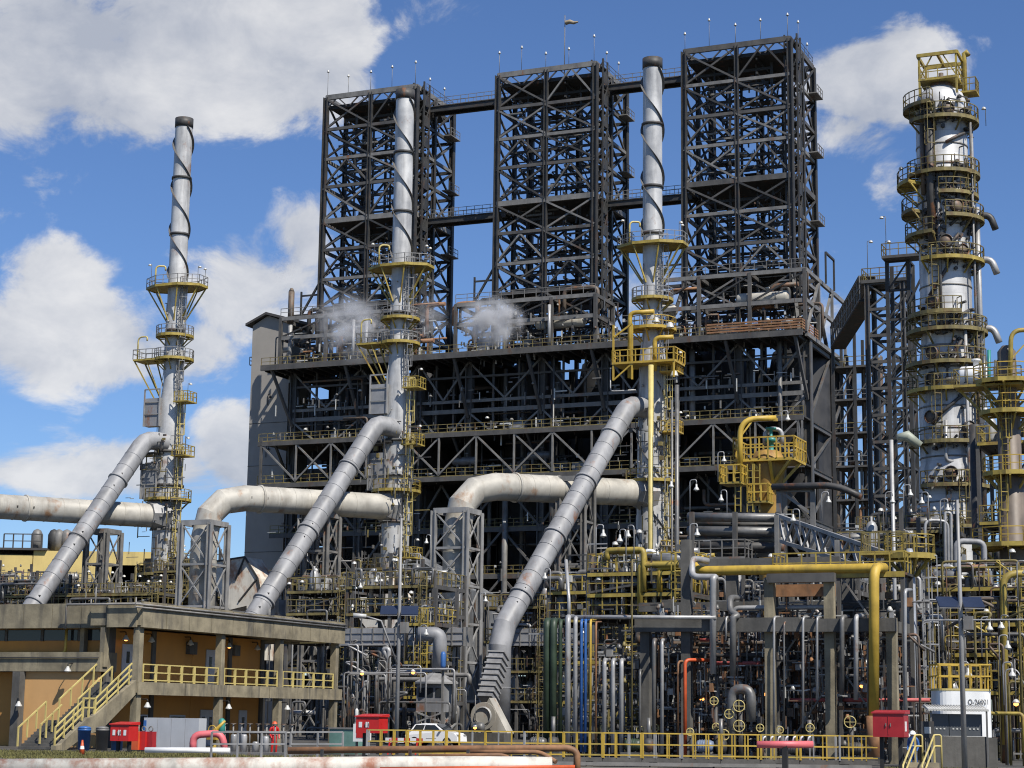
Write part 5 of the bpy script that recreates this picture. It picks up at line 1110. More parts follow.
# the named pipes
pipe('yellow_line', [Q(692, 563, 2), Q(697, 571, 1), Q(887, 568, 1), Q(874, 567, -1.0), Q(874, 716, -1.0)], .27, YELB, 'big bright yellow pipe along the rack dropping to ground by the red box', n=14, fil=.75)
t = tag(MB().lathe(drop(Q(874, 716, -1), .0), [(.4, 0), (.4, zat(874, 716, 104))], 14).build('pipe_pedestal', RUSTY), 'rusty sleeve under the big yellow pipe', 'pedestal')
pipe('pale_line', [Q(708, 561, 1), Q(692, 558, .2), Q(692, 577, -.6), Q(716, 577, -.6), Q(713, 578, -.9), Q(713, 674, -.9)], .18, PIPEL, 'pale grey pipe with an S-bend dropping across the concrete beam', n=12, fil=.4)
pipe('pale_line', [Q(740, 598, 2), Q(730, 598, 0), Q(730, 611, -.5), Q(738, 616, -.7), Q(733, 617, -.9), Q(733, 676, -.9)], .18, PIPE, 'grey pipe with a hooked top right of the S-bend pipe', n=12, fil=.4)
pipe('u_bend', [drop(Q(732, 730, -1), .3), Q(732, 689, -1), Q(751, 689, -1), Q(751, 722, -1)], .27, PIPE, 'thick grey inverted U-bend pipe among hand wheels', n=12, fil=.62)
ORD = ('first', 'second', 'third', 'fourth', 'fifth', 'sixth', 'seventh', 'eighth', 'ninth', 'tenth', 'eleventh', 'twelfth', 'thirteenth', 'fourteenth', 'fifteenth', 'sixteenth', 'seventeenth', 'eighteenth')
for k_, (x, y0, y1, r_, m_) in enumerate(sorted(((774, 617, 735, .07, PIPEL), (784, 622, 730, .05, PIPE), (803, 617, 728, .07, PIPEL), (817, 617, 700, .07, PIPEL), (842, 617, 695, .13, PIPE), (856, 616, 700, .13, PIPEL), (868, 640, 725, .06, PIPE), (726, 617, 640, .06, PIPEL), (905, 590, 735, .1, PIPEL)), key=lambda v: v[0])):
    pipe('downcomer', [Q(x + 6, y0, .3), Q(x, y0, -.9), drop(Q(x, y1, -.9), max(.2, Q(x, y1, -.9).z))], r_, m_, f'slim silver pipe hooked over the concrete beam, {ORD[k_]} from the left', 'pipes hooked over the concrete beam', 8, .3)
for k_, (x, y0, r_, m_, col) in enumerate(((547, 621, .2, GREEN, 'dark green'), (553.5, 621, .2, GREEN, 'dark green'), (560.5, 621, .11, GREEN, 'thin green'), (568, 617, .16, PIPEL, 'thick silver'), (575.5, 618, .12, PIPEL, 'silver'), (581.5, 620, .08, BLUE, 'blue'), (585.5, 620, .08, BLUE, 'blue'), (590.5, 620, .07, YELB, 'yellow'), (596, 622, .06, RUSTY, 'brown'), (604.5, 660, .12, PIPEL, 'silver'), (613, 660, .12, PIPEL, 'silver'), (621.5, 660, .12, PIPEL, 'silver'), (632, 560, .05, YELD, 'thin ochre'), (640, 670, .07, PIPE, 'grey'), (654, 640, .12, PIPE, 'grey'), (662, 640, .1, PIPEL, 'silver'))):
    pipe('vertical_line', [Q(x + 5, y0, 1.5), Q(x, y0, -1.4), drop(Q(x, 700, -1.4), .3)], r_, m_, f'{col} vertical pipe, {ORD[k_]} from the left in the row beside the concrete rack', 'row of coloured vertical pipes', 10, .4)
pipe('white_header', [Q(566, 617, -1.0), Q(716, 617.5, -1.0)], .11, PIPEL, 'long white horizontal header along the top of the coloured vertical pipes')
pipe('white_header', [Q(566, 560, 0), Q(569, 600, -1.0), Q(569, 617, -1.0)], .1, PIPEL, 'white drop pipe feeding the long white header')
pipe('orange_line', [Q(712, 660, .5), Q(685, 660, -.9), drop(Q(685, 700, -.9), .2)], .1, ORANGE, 'orange red fire water pipe turning down at the rack', n=8, fil=.3)
pipe('orange_line', [Q(690, 662, .5), Q(678, 661, -.7), drop(Q(678, 700, -.7), .2)], .06, RUSTY, 'thin rusty pipe beside the orange red pipe', n=8, fil=.3)
for x0, x1, y in ((790, 832, 700), (838, 930, 700), (700, 716, 640), (715, 760, 663)): pipe('red_header', [Q(x0, y, 1.2), Q(x1, y, 1.2)], .1, mat('paint_faded_red', (.45, .10, .09), .6, 0, .3, 1.5, .3), f'faded red horizontal header at rack column {("between the pale columns", "behind the yellow pipe", "under the beam", "above the U-bend")[(x0 > 830) + 2 * (y < 690) + (x0 == 715 and y == 663) ]}')
# hand wheel valves low in the rack
def valve(x, y, b, r_, label='yellow hand wheel valve low in the pipe rack', m_=YELP):
    p = Q(x, y, b); t = thing('gate_valve', label, 'valve', drop(p, 0), 'hand wheel valves in the rack')
    MB().tube([drop(p, .1) + D2 * .3, p + D2 * .3 - UP * .3], .13, 8).build('valve_body', PIPED, t); MB().tube([p + D2 * .35 - UP * .1, p], .06, 6).build('stem', PIPED, t); w_ = MB().torus(p, r_, .03, -D2 + D1 * .3, 14, 5).build('hand_wheel', m_, t)
    x_ = (-D2 + D1 * .3).normalized(); s_ = x_.cross(UP).normalized(); MB().beam(p - s_ * r_, p + s_ * r_, .03).beam(p - UP * r_, p + UP * r_, .03).build('spoke', m_, w_)
for k_, (x, y, r_) in enumerate(sorted(((739, 706, .3), (739, 726, .3), (714, 701, .22), (729, 714, .24), (716, 727, .2), (724, 735, .28), (850, 722, .3), (760, 728, .2), (690, 732, .2), (640, 730, .2), (655, 728, .2), (612, 732, .2), (560, 728, .24), (572, 731, .2), (780, 730, .18), (810, 728, .22), (604, 728, .2)))): valve(x, y, -1.3, r_, f'yellow hand wheel valve low in the rack, {ORD[k_]} from the left')
# pumps
def pump(p, label, m_=BLUE):
    t = thing('pump', label, 'pump', p, 'pumps along the rack'); f = Frame(p); MB().box(f(0, 0, 0), 2.0, .8, .35).build('plinth', CONCD, t); MB().lathe(f(-.8, 0, .75), [(.3, 0), (.32, .1), (.32, .7), (.26, .85), (.1, .9)], 14, D1).build('motor', m_, t)
    for k in range(5): MB().lathe(f(-.7 + k * .13, 0, .75), [(.33, 0), (.35, .02), (.33, .05)], 14, D1, caps=False).build('fin', m_, t)
    MB().lathe(f(.45, 0, .75), [(.1, -.25), (.36, -.15), (.4, .1), (.3, .3), (.1, .35)], 14, D1).build('casing', PIPED, t); MB().tube([f(.5, 0, .9), f(.5, 0, 2.2)], .12, 8).build('discharge', PIPE, t)
for x, b, lb, m_ in ((712, -1.6, 'blue grey pump behind the walkway near the U-bend', mat('pump_blue_grey', (.16, .2, .28), .5)), (545, -2, 'grey pump behind the walkway at the green pipes', PIPE), (640, -1.5, 'green pump behind the walkway in mid rack', GREEN), (800, -1.2, 'grey pump behind the walkway under the rack', PIPE), (862, -1, 'dark pump behind the walkway beside the yellow pipe', PIPED)): pump(gz(x, b), lb, m_)
# grey pipe bundle high behind the rack
for k, (y, r_) in enumerate(((517, .3), (524, .2), (531, .33), (539, .25), (546, .3), (553, .22))):
    pipe('bundle_pipe', [Q(688, y, 17 + (k % 2) * .8), Q(785, y + 1, 17 + (k % 2) * .8)], r_, (PIPE, PIPED, PIPE)[k % 3], f'grey insulated pipe in the horizontal bundle behind the rack, {ORD[k]} from the top', 'horizontal pipe bundle')
BU = thing('bundle_bent', 'steel bent carrying the horizontal pipe bundle', 'pipe bent', gz(700, 17))
for x in (692, 735, 778): 
    for b in (16.2, 18.8): MB().beam(gz(x, b), Q(x, 512, b), .28).build('post', STEEL, BU)
for y in (520, 534, 549, 557): 
    for x in (692, 735, 778): MB().beam(Q(x, y, 16.1), Q(x, y, 18.9), .2).build('rung', STEEL, BU)
gallery(688, 745, 558, 15, 17.4, 'grating walkway under the grey pipe bundle', m_=STEELG)
# white truss sloping down to the right
t = thing('white_truss', 'pale sloping lattice truss bridge running down to the right above the rack', 'truss', gz(780, 14)); A0, A1, B0, B1 = Q(777, 515, 14), Q(890, 554, 4), Q(777, 540, 14), Q(888, 575, 4)
for dd in (0, 1.6):
    o_ = D2 * dd; MB().beam(A0 + o_, A1 + o_, .2).build('chord', STEELL, t); MB().beam(B0 + o_, B1 + o_, .2).build('chord', STEELL, t)
    for k in range(6):
        p, q_, r_ = A0.lerp(A1, k / 6), B0.lerp(B1, (k + .5) / 6), A0.lerp(A1, (k + 1) / 6); MB().beam(p + o_, q_ + o_, .13).build('web', STEELL, t); MB().beam(q_ + o_, r_ + o_, .13).build('web', STEELL, t)
for x, yy in ((779, 515), (840, 540), (886, 556)): MB().beam(gz(x, 12 if x < 800 else 7), drop(gz(x, 12 if x < 800 else 7), Q(x, yy, 12 if x < 800 else 7).z), .24).build('post', STEELG, t)
# small grey frame and dark header by the yellow vessel
t = thing('pipe_gantry', 'grey steel frame with a dark header pipe right of the yellow vessel', 'steel frame', gz(795, 22))
for x in (779, 813): MB().beam(gz(x, 22), Q(x, 489, 22), .3).build('post', STEELG, t)
MB().beam(Q(777, 489, 22), Q(815, 489, 22), .3, .4).build('beam', STEELG, t); MB().beam(Q(780, 491, 22), Q(813, 515, 22), .18).build('brace', STEELG, t)
MB().tube(fillet([Q(772, 487, 21.6), Q(835, 485, 21.6), Q(862, 497, 21.6)], 1), .22, 8).build('header', PIPED, t)
# ------- modules: steel platforms packed with equipment, between heaters and the racks
def module(x0, x1, Y, depth, ys, label, m_=YELD, npipe=20, rnd_=rr, dens=1.0, post=STEEL, pmats=None, lamps=2, vess=True):
    fr = Frame(P((x0 + x1) / 2, 700, Y)); a0, _ = fr.at(x0, 690, 0); a1, _ = fr.at(x1, 690, 0); zs_ = [fr.at((x0 + x1) / 2, y, 0)[1] for y in ys]; zt = max(zs_)
    t = thing('process_module', label, 'process module', fr((a0 + a1) / 2, depth / 2, 0)); nb = max(1, round((a1 - a0) / 4.5)); pm = pmats or (PIPE, PIPEL, PIPED, PIPEB, PIPE, STEELG)
    for k in range(nb + 1):
        a = a0 + (a1 - a0) * k / nb
        for b in (0, depth): MB().beam(fr(a, b, 0), fr(a, b, zt + (1.1 if k % 2 == 0 else 2.6)), .26).build('post', post, t)
        for z in zs_: MB().beam(fr(a, 0, z - .2), fr(a, depth, z - .2), .2, .3).build('cross_beam', post, t)
    for z in zs_:
        for b in (0, depth): MB().beam(fr(a0, b - .16, z - .2), fr(a1, b - .16, z - .16), .14, .22).build('beam', m_ if b == 0 else post, t)
        MB().box(fr((a0 + a1) / 2, depth / 2, z - .1), a1 - a0 - .1, depth - .1, .1).build('deck', GRATE, t)
        rail_mb([fr(a0, depth, z), fr(a0, -.1, z), fr(a1, -.1, z), fr(a1, depth, z)], 1.1, .9, r=.036).build('railing', m_, t)
    for k in range(nb):
        al, ar = a0 + (a1 - a0) * k / nb, a0 + (a1 - a0) * (k + 1) / nb; zz = [0] + sorted(zs_)
        for z0, z1 in zip(zz, zz[1:]):
            if rnd_.random() < .7: MB().beam(fr(al, -.05, z0), fr(ar, -.05, z1 - .3), .13).build('brace', post, t)
    for k in range(npipe):
        a = rnd_.uniform(a0, a1); b = rnd_.uniform(-.5, depth); z0 = rnd_.choice([0] + zs_); h = min(rnd_.uniform(.8, 4.5), zt + 1.3 - z0); L_ = max(a0, min(a1, a + rnd_.uniform(-3, 3))) - a; r_ = rnd_.choice((.05, .07, .1, .14, .2)); pts = [fr(a, b, z0), fr(a, b, z0 + h), fr(a + L_, b, z0 + h)]
        if rnd_.random() < .6: pts.append(fr(a + L_, b + rnd_.uniform(-.3, .3), z0 + max(0, h - rnd_.uniform(.5, 3))))
        MB().tube(fillet(pts, .25, 3), r_, 7).build('process_pipe', rnd_.choice(pm), t)
    for z in zs_[:]:
        for k in range(int(2 * dens)):
            a = rnd_.uniform(a0 + .6, a1 - .6); b = rnd_.uniform(.4, depth * .7); typ = rnd_.random()
            if not vess: continue
            if typ < .45: MB().lathe(fr(a, b, z), [(.35, 0), (.4, .3), (.4, 1.5), (.25, 1.8), (.08, 1.9), (.08, 2.2)], 12).build('filter_pot', rnd_.choice((CLADD, PIPEL, PIPE)), t)
            elif typ < .8: MB().lathe(fr(a - 1.0, b, z + .7), [(.02, -.15), (.4, 0), (.42, 2.0), (.02, 2.15)], 12, D1).build('exchanger', rnd_.choice((CLADD, PIPEL, PIPE)), t)
            else: MB().box(fr(a, b, z), 1.1, .8, 1.2).build('control_box', rnd_.choice((CLADD, STEELG, DUCT)), t)
    tangle(fr, a0, a1, -.3, depth, 0, zt, int(260 * dens), t, (PIPED, PIPE, pm[0], LAMPW), int(x0 + Y * 7), .055, [0] + zs_)
    ladder_mb(fr(a1 - .7, -.35, 0), fr(a1 - .7, -.35, zt + 1), D1, .45, True, -D2, r=.03).build('ladder', m_, t)
    for k in range(lamps): z = rnd_.choice(zs_); flood(fr(rnd_.uniform(a0, a1), -.1, z), (rnd_.choice((-.5, .5)), 0, 0), t, rnd_.uniform(1.8, 2.8))
    return t
module(0, 160, 205, 6, (604, 594), 'pipe deck module seen over the building roof at far left', npipe=26, lamps=6)
module(-40, 60, 225, 6, (600, 590, 582), 'far grey pipe module at the left edge', m_=STEELG, npipe=30)
module(150, 190, 206, 5, (600, 585, 570), 'grimy yellow module at the foot of the lone stack', npipe=26, lamps=4)
module(285, 350, 168, 6, (640, 612, 590), 'grimy module right of the building roof below the middle duct', npipe=34, lamps=5)
module(345, 432, 156, 6, (700, 672, 612, 585), 'dark process module behind the tall lamp pole', npipe=60, lamps=6)
module(405, 434, 150, 4, (695, 660, 622), 'narrow module with ladders left of the tall trestle', npipe=26, lamps=3, m_=YEL)
module(484, 550, 184, 6, (700, 670, 640, 606), 'dark module behind the curved fan duct', npipe=40, lamps=4)
module(548, 640, 135, 6, (700, 660, 618, 590), 'module with yellow decks above the coloured vertical pipes', npipe=70, lamps=5, m_=YEL)
module(588, 692, 118, 6, (614, 592, 571), 'bright yellow decked valve module left of the concrete rack', npipe=80, lamps=3, m_=YEL, pmats=(PIPEL, PIPE, YEL, YELB, PIPEL, PIPEB, WHITE))
module(640, 700, 112, 5, (690, 655), 'low dark module under the concrete beam', npipe=40, m_=STEELG)
module(690, 770, 120, 6, (690, 650, 600), 'dark module behind the U-bend pipes', npipe=55, m_=STEELG, lamps=2)
module(770, 860, 118, 6, (690, 655, 622, 590), 'grey and pale module behind the concrete columns', npipe=75, m_=STEELG, pmats=(PIPEL, PIPEL, PIPE, PIPED, WHITE), lamps=3)
module(840, 905, 128, 6, (690, 640, 600, 548), 'grey module behind the yellow drop pipe', npipe=60, m_=YELD, lamps=4)
module(895, 945, 110, 5, (700, 668, 640), 'grimy yellow ladder module left of the white tank', npipe=40, m_=YELD, lamps=4)
module(930, 1040, 112, 6, (690, 652, 622, 586), 'yellow railed module at the right edge behind the white tank', npipe=90, m_=YEL, pmats=(PIPEL, PIPE, YEL, PIPEB, PIPEL, YELD), lamps=8)
module(860, 960, 145, 6, (600, 560, 530), 'tall module at the foot of the big column', npipe=60, m_=YELD, lamps=5)
module(985, 1050, 135, 6, (600, 560, 520, 440), 'far right module behind the slim column', npipe=40, m_=YEL, lamps=3)
# grey settling column with ring platform right of the yellow pipe
p = G(914, 104); zt = zat(917, 556, 104); t = thing('settling_column', 'pale grey slim column with a yellow ring platform right of the yellow drop pipe', 'column', p)
MB().lathe(p, [(.2, 0), (.2, 3), (.29, 3.4), (.29, zt - .1), (.15, zt + .4)], 18).build('shell', mat('column_pale_blue', (.36, .38, .42), .45, .2, .12, .8, .25), t); ring_plat(p, zt, .31, 1.35, -210, 40, t, YEL, n=8); ladder_mb(p + Vector((.62, -.3, .5)), p + Vector((.62, -.3, zt)), Vector((.5, 1, 0)), .4, True, Vector((1, -.4, 0))).build('ladder', PIPEL, t)
mb = MB(); mb.box(p + UP * zt - D1 * 1.2, 2.6, 2.4, .12); o_ = mb.build('side_platform', YEL, t); rail_mb([p + UP * (zt + .12) + D1 * a + D2 * b for a, b in ((-2.4, 1.1), (-2.4, -1.1), (0, -1.1))], gap=.5).build('railing', YELD, o_)
# arched grey pipes in front of the big column
for x0, x1, y0, r_, lb in ((956, 984, 541, .2, 'thick grey arched pipe in front of the column base'), (945, 951, 512, .1, 'small arched pipe left of the column base'), (925, 948, 520, .1, 'bent silver pipe over the yellow ring platform')):
    pipe('arched_pipe', [drop(P(x0, 660, 125), 3), P(x0, y0, 125), P(x1, y0 + 1, 125), drop(P(x1, 660, 125), 3)], r_, PIPEL if r_ < .15 else DUCT, lb, n=10, fil=.5)
pipe('yellow_arch', [drop(P(1004, 690, 105), 1), P(1003, 574, 105), P(1030, 573, 105)], .2, YEL, 'yellow arched pipe at the right edge above the railed platforms', n=10, fil=1.0)
# tall thin poles and pale pole-lamp cowl
t = thing('cowl_mast', 'slender pale mast with a green grey cowl before the stair tower', 'mast', G(898, 126)); p = G(898, 126); MB().tube([p, drop(p, zat(898, 440, 126))], .13, 8).build('mast', PIPEL, t)
MB().tube([P(897, 437, 126), P(907, 436, 126), P(920, 446, 126)], [.2, .36, .3], 10).build('cowl', mat('cowl_green_grey', (.30, .32, .25), .5), t)
# bell lamps on gooseneck posts (one built, the rest copied)
LBase = G(605, 112); LP0 = thing('gooseneck_lamp', 'white bell lamp on gooseneck post', 'lamp', LBase, 'bell lamps on gooseneck posts'); hgt = 2.6
MB().tube(fillet([LBase, LBase + UP * hgt, LBase + UP * hgt + D1 * .55, LBase + UP * (hgt - .35) + D1 * .55], .27, 5), .045, 6).build('post', PIPEL, LP0)
sh = MB().lathe(LBase + UP * (hgt - .85) + D1 * .55, [(.24, 0), (.23, .05), (.17, .17), (.09, .28), (.07, .5)], 12).build('shade', LAMPW, LP0); MB().lathe(LBase + UP * (hgt - .95) + D1 * .55, [(.03, 0), (.12, .04), (.15, .12)], 8).build('globe', LAMPW, sh)
lampspots = [(596, 561, 112, 'left of the two lamps beside the right-hand stack foot'), (634, 560, 116, 'near the foot of the right-hand stack'), (626, 566, 110, 'lower one beside the right-hand stack foot'), (690, 512, 125, 'above the grey bundle, left'), (727, 522, 125, 'above the grey bundle, right'), (750, 440, 134, 'beside the yellow davit'), (665, 508, 130, 'just right of the big stack'), (718, 482, 133, 'left of the yellow vessel'), (822, 525, 122, 'left end of the white truss'), (800, 545, 112, 'under the white truss'), (886, 525, 122, 'left of the slender cowl mast'), (904, 518, 122, 'right of the slender cowl mast'), (929, 526, 118, 'left of the big column base'), (941, 534, 116, 'by the small arched pipe'), (982, 657, 103, 'right of the right lamp pole'), (1010, 655, 103, 'lower right edge of the picture'), (1000, 676, 101, 'above the white tank at right'), (960, 706, 94, 'in front of the white tank'), (1004, 705, 97, 'right of the white tank'), (782, 440, 136, 'on the right of the davit platform'), (480, 620, 150, 'right of the tall trestle'), (380, 600, 150, 'behind the tall lamp pole'), (355, 606, 152, 'left behind the tall lamp pole'), (420, 655, 138, 'left of the conical cabin'), (430, 560, 160, 'left of the tall trestle top'), (550, 600, 128, 'left of the yellow valve module'), (1018, 600, 104, 'at the far right yellow arch'), (690, 560, 112, 'left end of the yellow pipe')]
for k, (x, y, Y, wh) in enumerate(lampspots):
    p = P(x, y, Y); lb = 'white bell lamp on gooseneck post, ' + wh
    if k == 0: LP0.location = p; LP0.scale = (.82, .82, .82); WLOC[LP0.name] = p; LP0['label'] = lb
    else: copy_tree(LP0, p, lb, rz=rr.choice((0, 0, math.pi * .9)))
# glowing lamps in the shade of the modules
for x, y, Y, wh in ((362, 673, 138, 'left of the tall lamp pole'), (413, 672, 138, 'right of the tall lamp pole'), (765, 693, 108, 'beside a concrete column'), (702, 698, 108, 'near the U-bend'), (475, 727, 135, 'near the fan'), (862, 685, 103, 'left of the yellow drop pipe'), (878, 684, 104, 'right of the yellow drop pipe'), (1016, 703, 98, 'at the right edge')):
    p = P(x, y, Y); t = thing('pendant_lamp', f'small lit orange lamp {wh}', 'lamp', p, 'lit lamps among the pipework'); MB().tube([p + UP * .15, p + UP * 2.2], .03, 5).build('stem', STEELG, t); MB().lathe(p, [(.2, 0), (.16, .1), (.05, .2)], 10).build('shade', LAMPW, t); MB().lathe(p - UP * .16, [(.03, 0), (.13, .06), (.12, .16)], 8).build('globe', GLOW, t)
# ------- centre: banded duct, fan train, cabin
t = thing('banded_duct', 'long horizontal grey ribbed air duct across the centre', 'duct', G(465, 152)); fr = Frame(P(465, 700, 152))
for x0, x1, fr in ((345, 468, fr), (514, 592, Frame(P(550, 700, 183)))):
    a0, z1 = fr.at(x0, 629, 0); a1, _ = fr.at(x1, 630, 0); _, z0 = fr.at(x0, 646, 0); n = int((a1 - a0) / .95)
    for k in range(n): w_ = (a1 - a0) / n; MB().box(fr(a0 + w_ * (k + .5), 0, z0), w_ - .05, 1.6, z1 - z0).build('duct_panel', DUCT, t)
    for k in range(n + 1): a = a0 + (a1 - a0) * k / n; MB().box(fr(a, 0, z0 - .07), .08, 1.74, z1 - z0 + .14).build('rib', STEELG, t)
    for zz in (z0 + .38, z1 - .4): MB().beam(fr(a0, -.84, zz), fr(a1, -.84, zz), .04, .06).build('stiffener', STEELG, t)
fr = Frame(P(465, 700, 152))
for x in (383,): a, z = fr.at(x, 646, 0); MB().lathe(fr(a, 0, 0), [(.42, 0), (.42, z - .1)], 18, caps=False).build('support_leg', CLADD, t)
pc = P(438, 632, 146); t = thing('quench_cabin', 'small cabin with conical roof and vertical duct on a lattice stand', 'cabin', drop(pc, 0)); zcab = zat(438, 672, 146)
MB().tube(fillet([P(418, 634, 146), P(440, 634, 146), drop(P(440, 634, 146), zcab)], .5), .55, 16).build('vent_duct', DUCT, t); c0 = drop(P(437, 672, 146), 0)
MB().lathe(c0, [(1.75, zcab - .9), (1.75, zcab - .75), (.3, zcab)], 8, smooth=False).build('roof', STEELL, t); MB().box(c0 + UP * (zcab - 3), 2.3, 2.3, 2.1).build('cabin_wall', DUCT, t)
for k in (-.7, 0, .7): MB().box(c0 + UP * (zcab - 1.9) + D1 * k - D2 * 1.17, .5, .03, .7).build('window', GLASS, t)
for sa in (-1, 1):
    for sb in (-1, 1): MB().beam(c0 + D1 * sa * 1.15 + D2 * sb * 1.15, c0 + D1 * sa * 1.15 + D2 * sb * 1.15 + UP * (zcab - 3), .2).build('leg', STEELG, t)
for k in range(3):
    z0, z1 = (zcab - 3) * k / 3, (zcab - 3) * (k + 1) / 3
    for sb in (-1,): MB().beam(c0 - D1 * 1.15 - D2 * 1.17 + UP * z0, c0 + D1 * 1.15 - D2 * 1.17 + UP * z1, .12).build('brace', STEELL, t); MB().beam(c0 + D1 * 1.15 - D2 * 1.17 + UP * z0, c0 - D1 * 1.15 - D2 * 1.17 + UP * z1, .12).build('brace', STEELL, t); MB().beam(c0 + D1 * 1.17 - D2 * 1.15 + UP * z0, c0 + D1 * 1.17 + D2 * 1.15 + UP * z1, .12).build('brace', STEELL, t)
# stepped inlet duct and fan volute
t = thing('draft_fan', 'draft fan with ribbed inclined inlet duct at the foot of the slanted duct', 'fan', G(492, 165)); A_, B_ = P(499, 655, 168), P(487, 700, 166); n = 8; ax = (B_ - A_)
for k in range(n):
    p, q_ = A_.lerp(B_, k / n), A_.lerp(B_, (k + .96) / n); MB().beam(p, q_, 1.35, 1.3, up=D2).build('duct_section', DUCT, t); MB().beam(p, p + ax.normalized() * .14, 1.6, 1.55, up=D2).build('rib', STEELL, t)
c = P(487, 716, 162); MB().lathe(c - D2 * .8, [(1.15, 0), (1.15, 1.4)], 22, D2, smooth=True).build('volute', DUCTC, t); MB().lathe(c - D2 * .86, [(.7, -.1), (.8, .02)], 18, D2, caps=False).build('inlet_ring', STEELL, t)
mb = MB(); mb.hexa([c + D1 * -.2 - D2 * .75 + UP * .2, c + D1 * 1.5 - D2 * .75 - UP * 2.4, c + D1 * 1.5 + D2 * .65 - UP * 2.4, c + D1 * -.2 + D2 * .65 + UP * .2, c + D1 * .5 - D2 * .75 + UP * 1.5, c + D1 * 2.2 - D2 * .75 - UP * 1.4, c + D1 * 2.2 + D2 * .65 - UP * 1.4, c + D1 * .5 + D2 * .65 + UP * 1.5]); mb.build('outlet_box', DUCTC, t)
MB().lathe(P(472, 727, 160), [(.35, 0), (.4, .1), (.4, .9), (.3, 1.05), (.1, 1.1)], 16, D1).build('motor', PIPE, t); MB().box(drop(P(480, 727, 160), 0), 5, 1.6, .8).build('plinth', CONCD, t)
# blue oil cooler
p = P(443, 668, 142); t = thing('oil_cooler', 'small blue cooler standing on the deck behind the cabin duct', 'cooler', p); MB().lathe(p, [(.18, 0), (.2, .2), (.2, 1.0), (.12, 1.2)], 12).build('body', BLUE, t); MB().box(p - UP * .1, .8, .8, .1).build('base', STEELG, t); MB().beam(drop(p, 0), p, .15).build('stand', STEELG, t)
# background risers, thin and many, that fill the gaps
def scatter(name, label, group, n, xr, yr, Yr, rads, mats_, hor=.35):
    for k in range(n):
        Y = rr.uniform(*Yr); x = rr.uniform(*xr); y = rr.uniform(*yr); r_ = rr.choice(rads); m_ = rr.choice(mats_); p = P(x, y, Y)
        if rr.random() < hor:
            L_ = rr.uniform(2, 7); pts = [drop(p, max(.2, p.z - rr.uniform(1, 4))), p, p + D1 * L_, p + D1 * L_ - UP * min(p.z - .1, rr.uniform(.6, 4))]
        else: pts = [drop(p, 0), p, p + D1 * rr.uniform(-1.2, 1.2), p + D1 * rr.uniform(-1.2, 1.2) - UP * .8]
        zone = ('left end', 'left half', 'right half', 'right end')[min(3, int(4 * (x - xr[0]) / (xr[1] - xr[0])))]
        pipe(name, pts, r_, m_, f"{gauge(r_)} {hue(m_)} {'looped' if len(pts) > 3 and pts[0].z > .1 else 'upright'} pipe, {zone} of the {label}", group, 7, .25)
scatter('thin_riser', 'dense pipework under the concrete rack', 'thin risers under the rack', 110, (640, 905), (600, 720), (105, 125), (.04, .05, .07, .1, .14), (PIPE, PIPEL, PIPED, PIPEB, PIPEL))
scatter('conduit_run', 'pipework behind the white tank', 'conduits at right', 80, (895, 1030), (560, 715), (98, 125), (.04, .05, .07, .1), (PIPEL, PIPE, YEL, PIPEB, YELD))
scatter('utility_pipe', 'dark bay between building and trestle', 'utility pipes in the centre bay', 60, (340, 395), (640, 715), (140, 165), (.06, .08, .12, .18), (PIPE, PIPED, PIPEL, STEELG))
scatter('heater_pipe', 'tangle between the heaters', 'pipes between the heaters', 60, (230, 700), (560, 640), (193, 206), (.06, .1, .15), (PIPE, PIPED, PIPEL, PIPEB))
scatter('yard_pipe', 'clutter behind the building roof', 'pipes behind the building', 30, (0, 150), (580, 600), (205, 215), (.06, .1, .15), (PIPE, PIPED, PIPEL, PIPEB))
# ------------------------------------------------------------------ foreground: walkway, pipes, poles, car, people
WY = 87.0
WK = Frame(P(620, 740, WY))
zw_ = zat(620, 758, WY)
t = thing('yellow_walkway', 'long low walkway with yellow railings across the foreground', 'walkway', drop(P(620, 740, WY), 0))
FX = Vector((1, 0, 0))
xa, xb = P(366, 740, WY).x, P(878, 740, WY).x; L_ = xb - xa; n = 13
for k in range(n):
    x0, x1 = xa + L_ * k / n, xa + L_ * (k + 1) / n; s = x0 + .02; z0 = zw_ - .0
    MB().box(Vector(((x0 + x1) / 2, WY + .55, zw_ - .16)), x1 - x0 - .02, 1.1, .16, fr=False).build('deck_slab', CONCD, t)
    for Yr, m_ in ((WY, YELB if k % 5 else YEL), (WY + 1.1, YEL)):
        mb = MB()
        for h in (.12, .6, 1.1): mb.beam(Vector((x0 + .03, Yr, zw_ + h)), Vector((x1 - .03, Yr, zw_ + h)), .05)
        mb.build('rail', m_, t)
        for j in range(3): xx = x0 + .05 + (x1 - x0) * j / 3; MB().beam(Vector((xx, Yr, zw_)), Vector((xx, Yr, zw_ + 1.12)), .05 if j else .08).build('baluster', YELB if (j + k) % 4 else PIPEL, t)
for k in range(8): x = xa + L_ * (k + .5) / 8; MB().box(Vector((x, WY + .55, 0)), .3, .9, zw_ - .16, fr=False).build('pier', CONCD, t)
mb = MB(); mb.box(Vector(((xa + xb) / 2 + 4, WY - .35, zw_ - .32)), L_ * .62, .12, .14, fr=False); mb.build('cable_tray', STEELG, t)
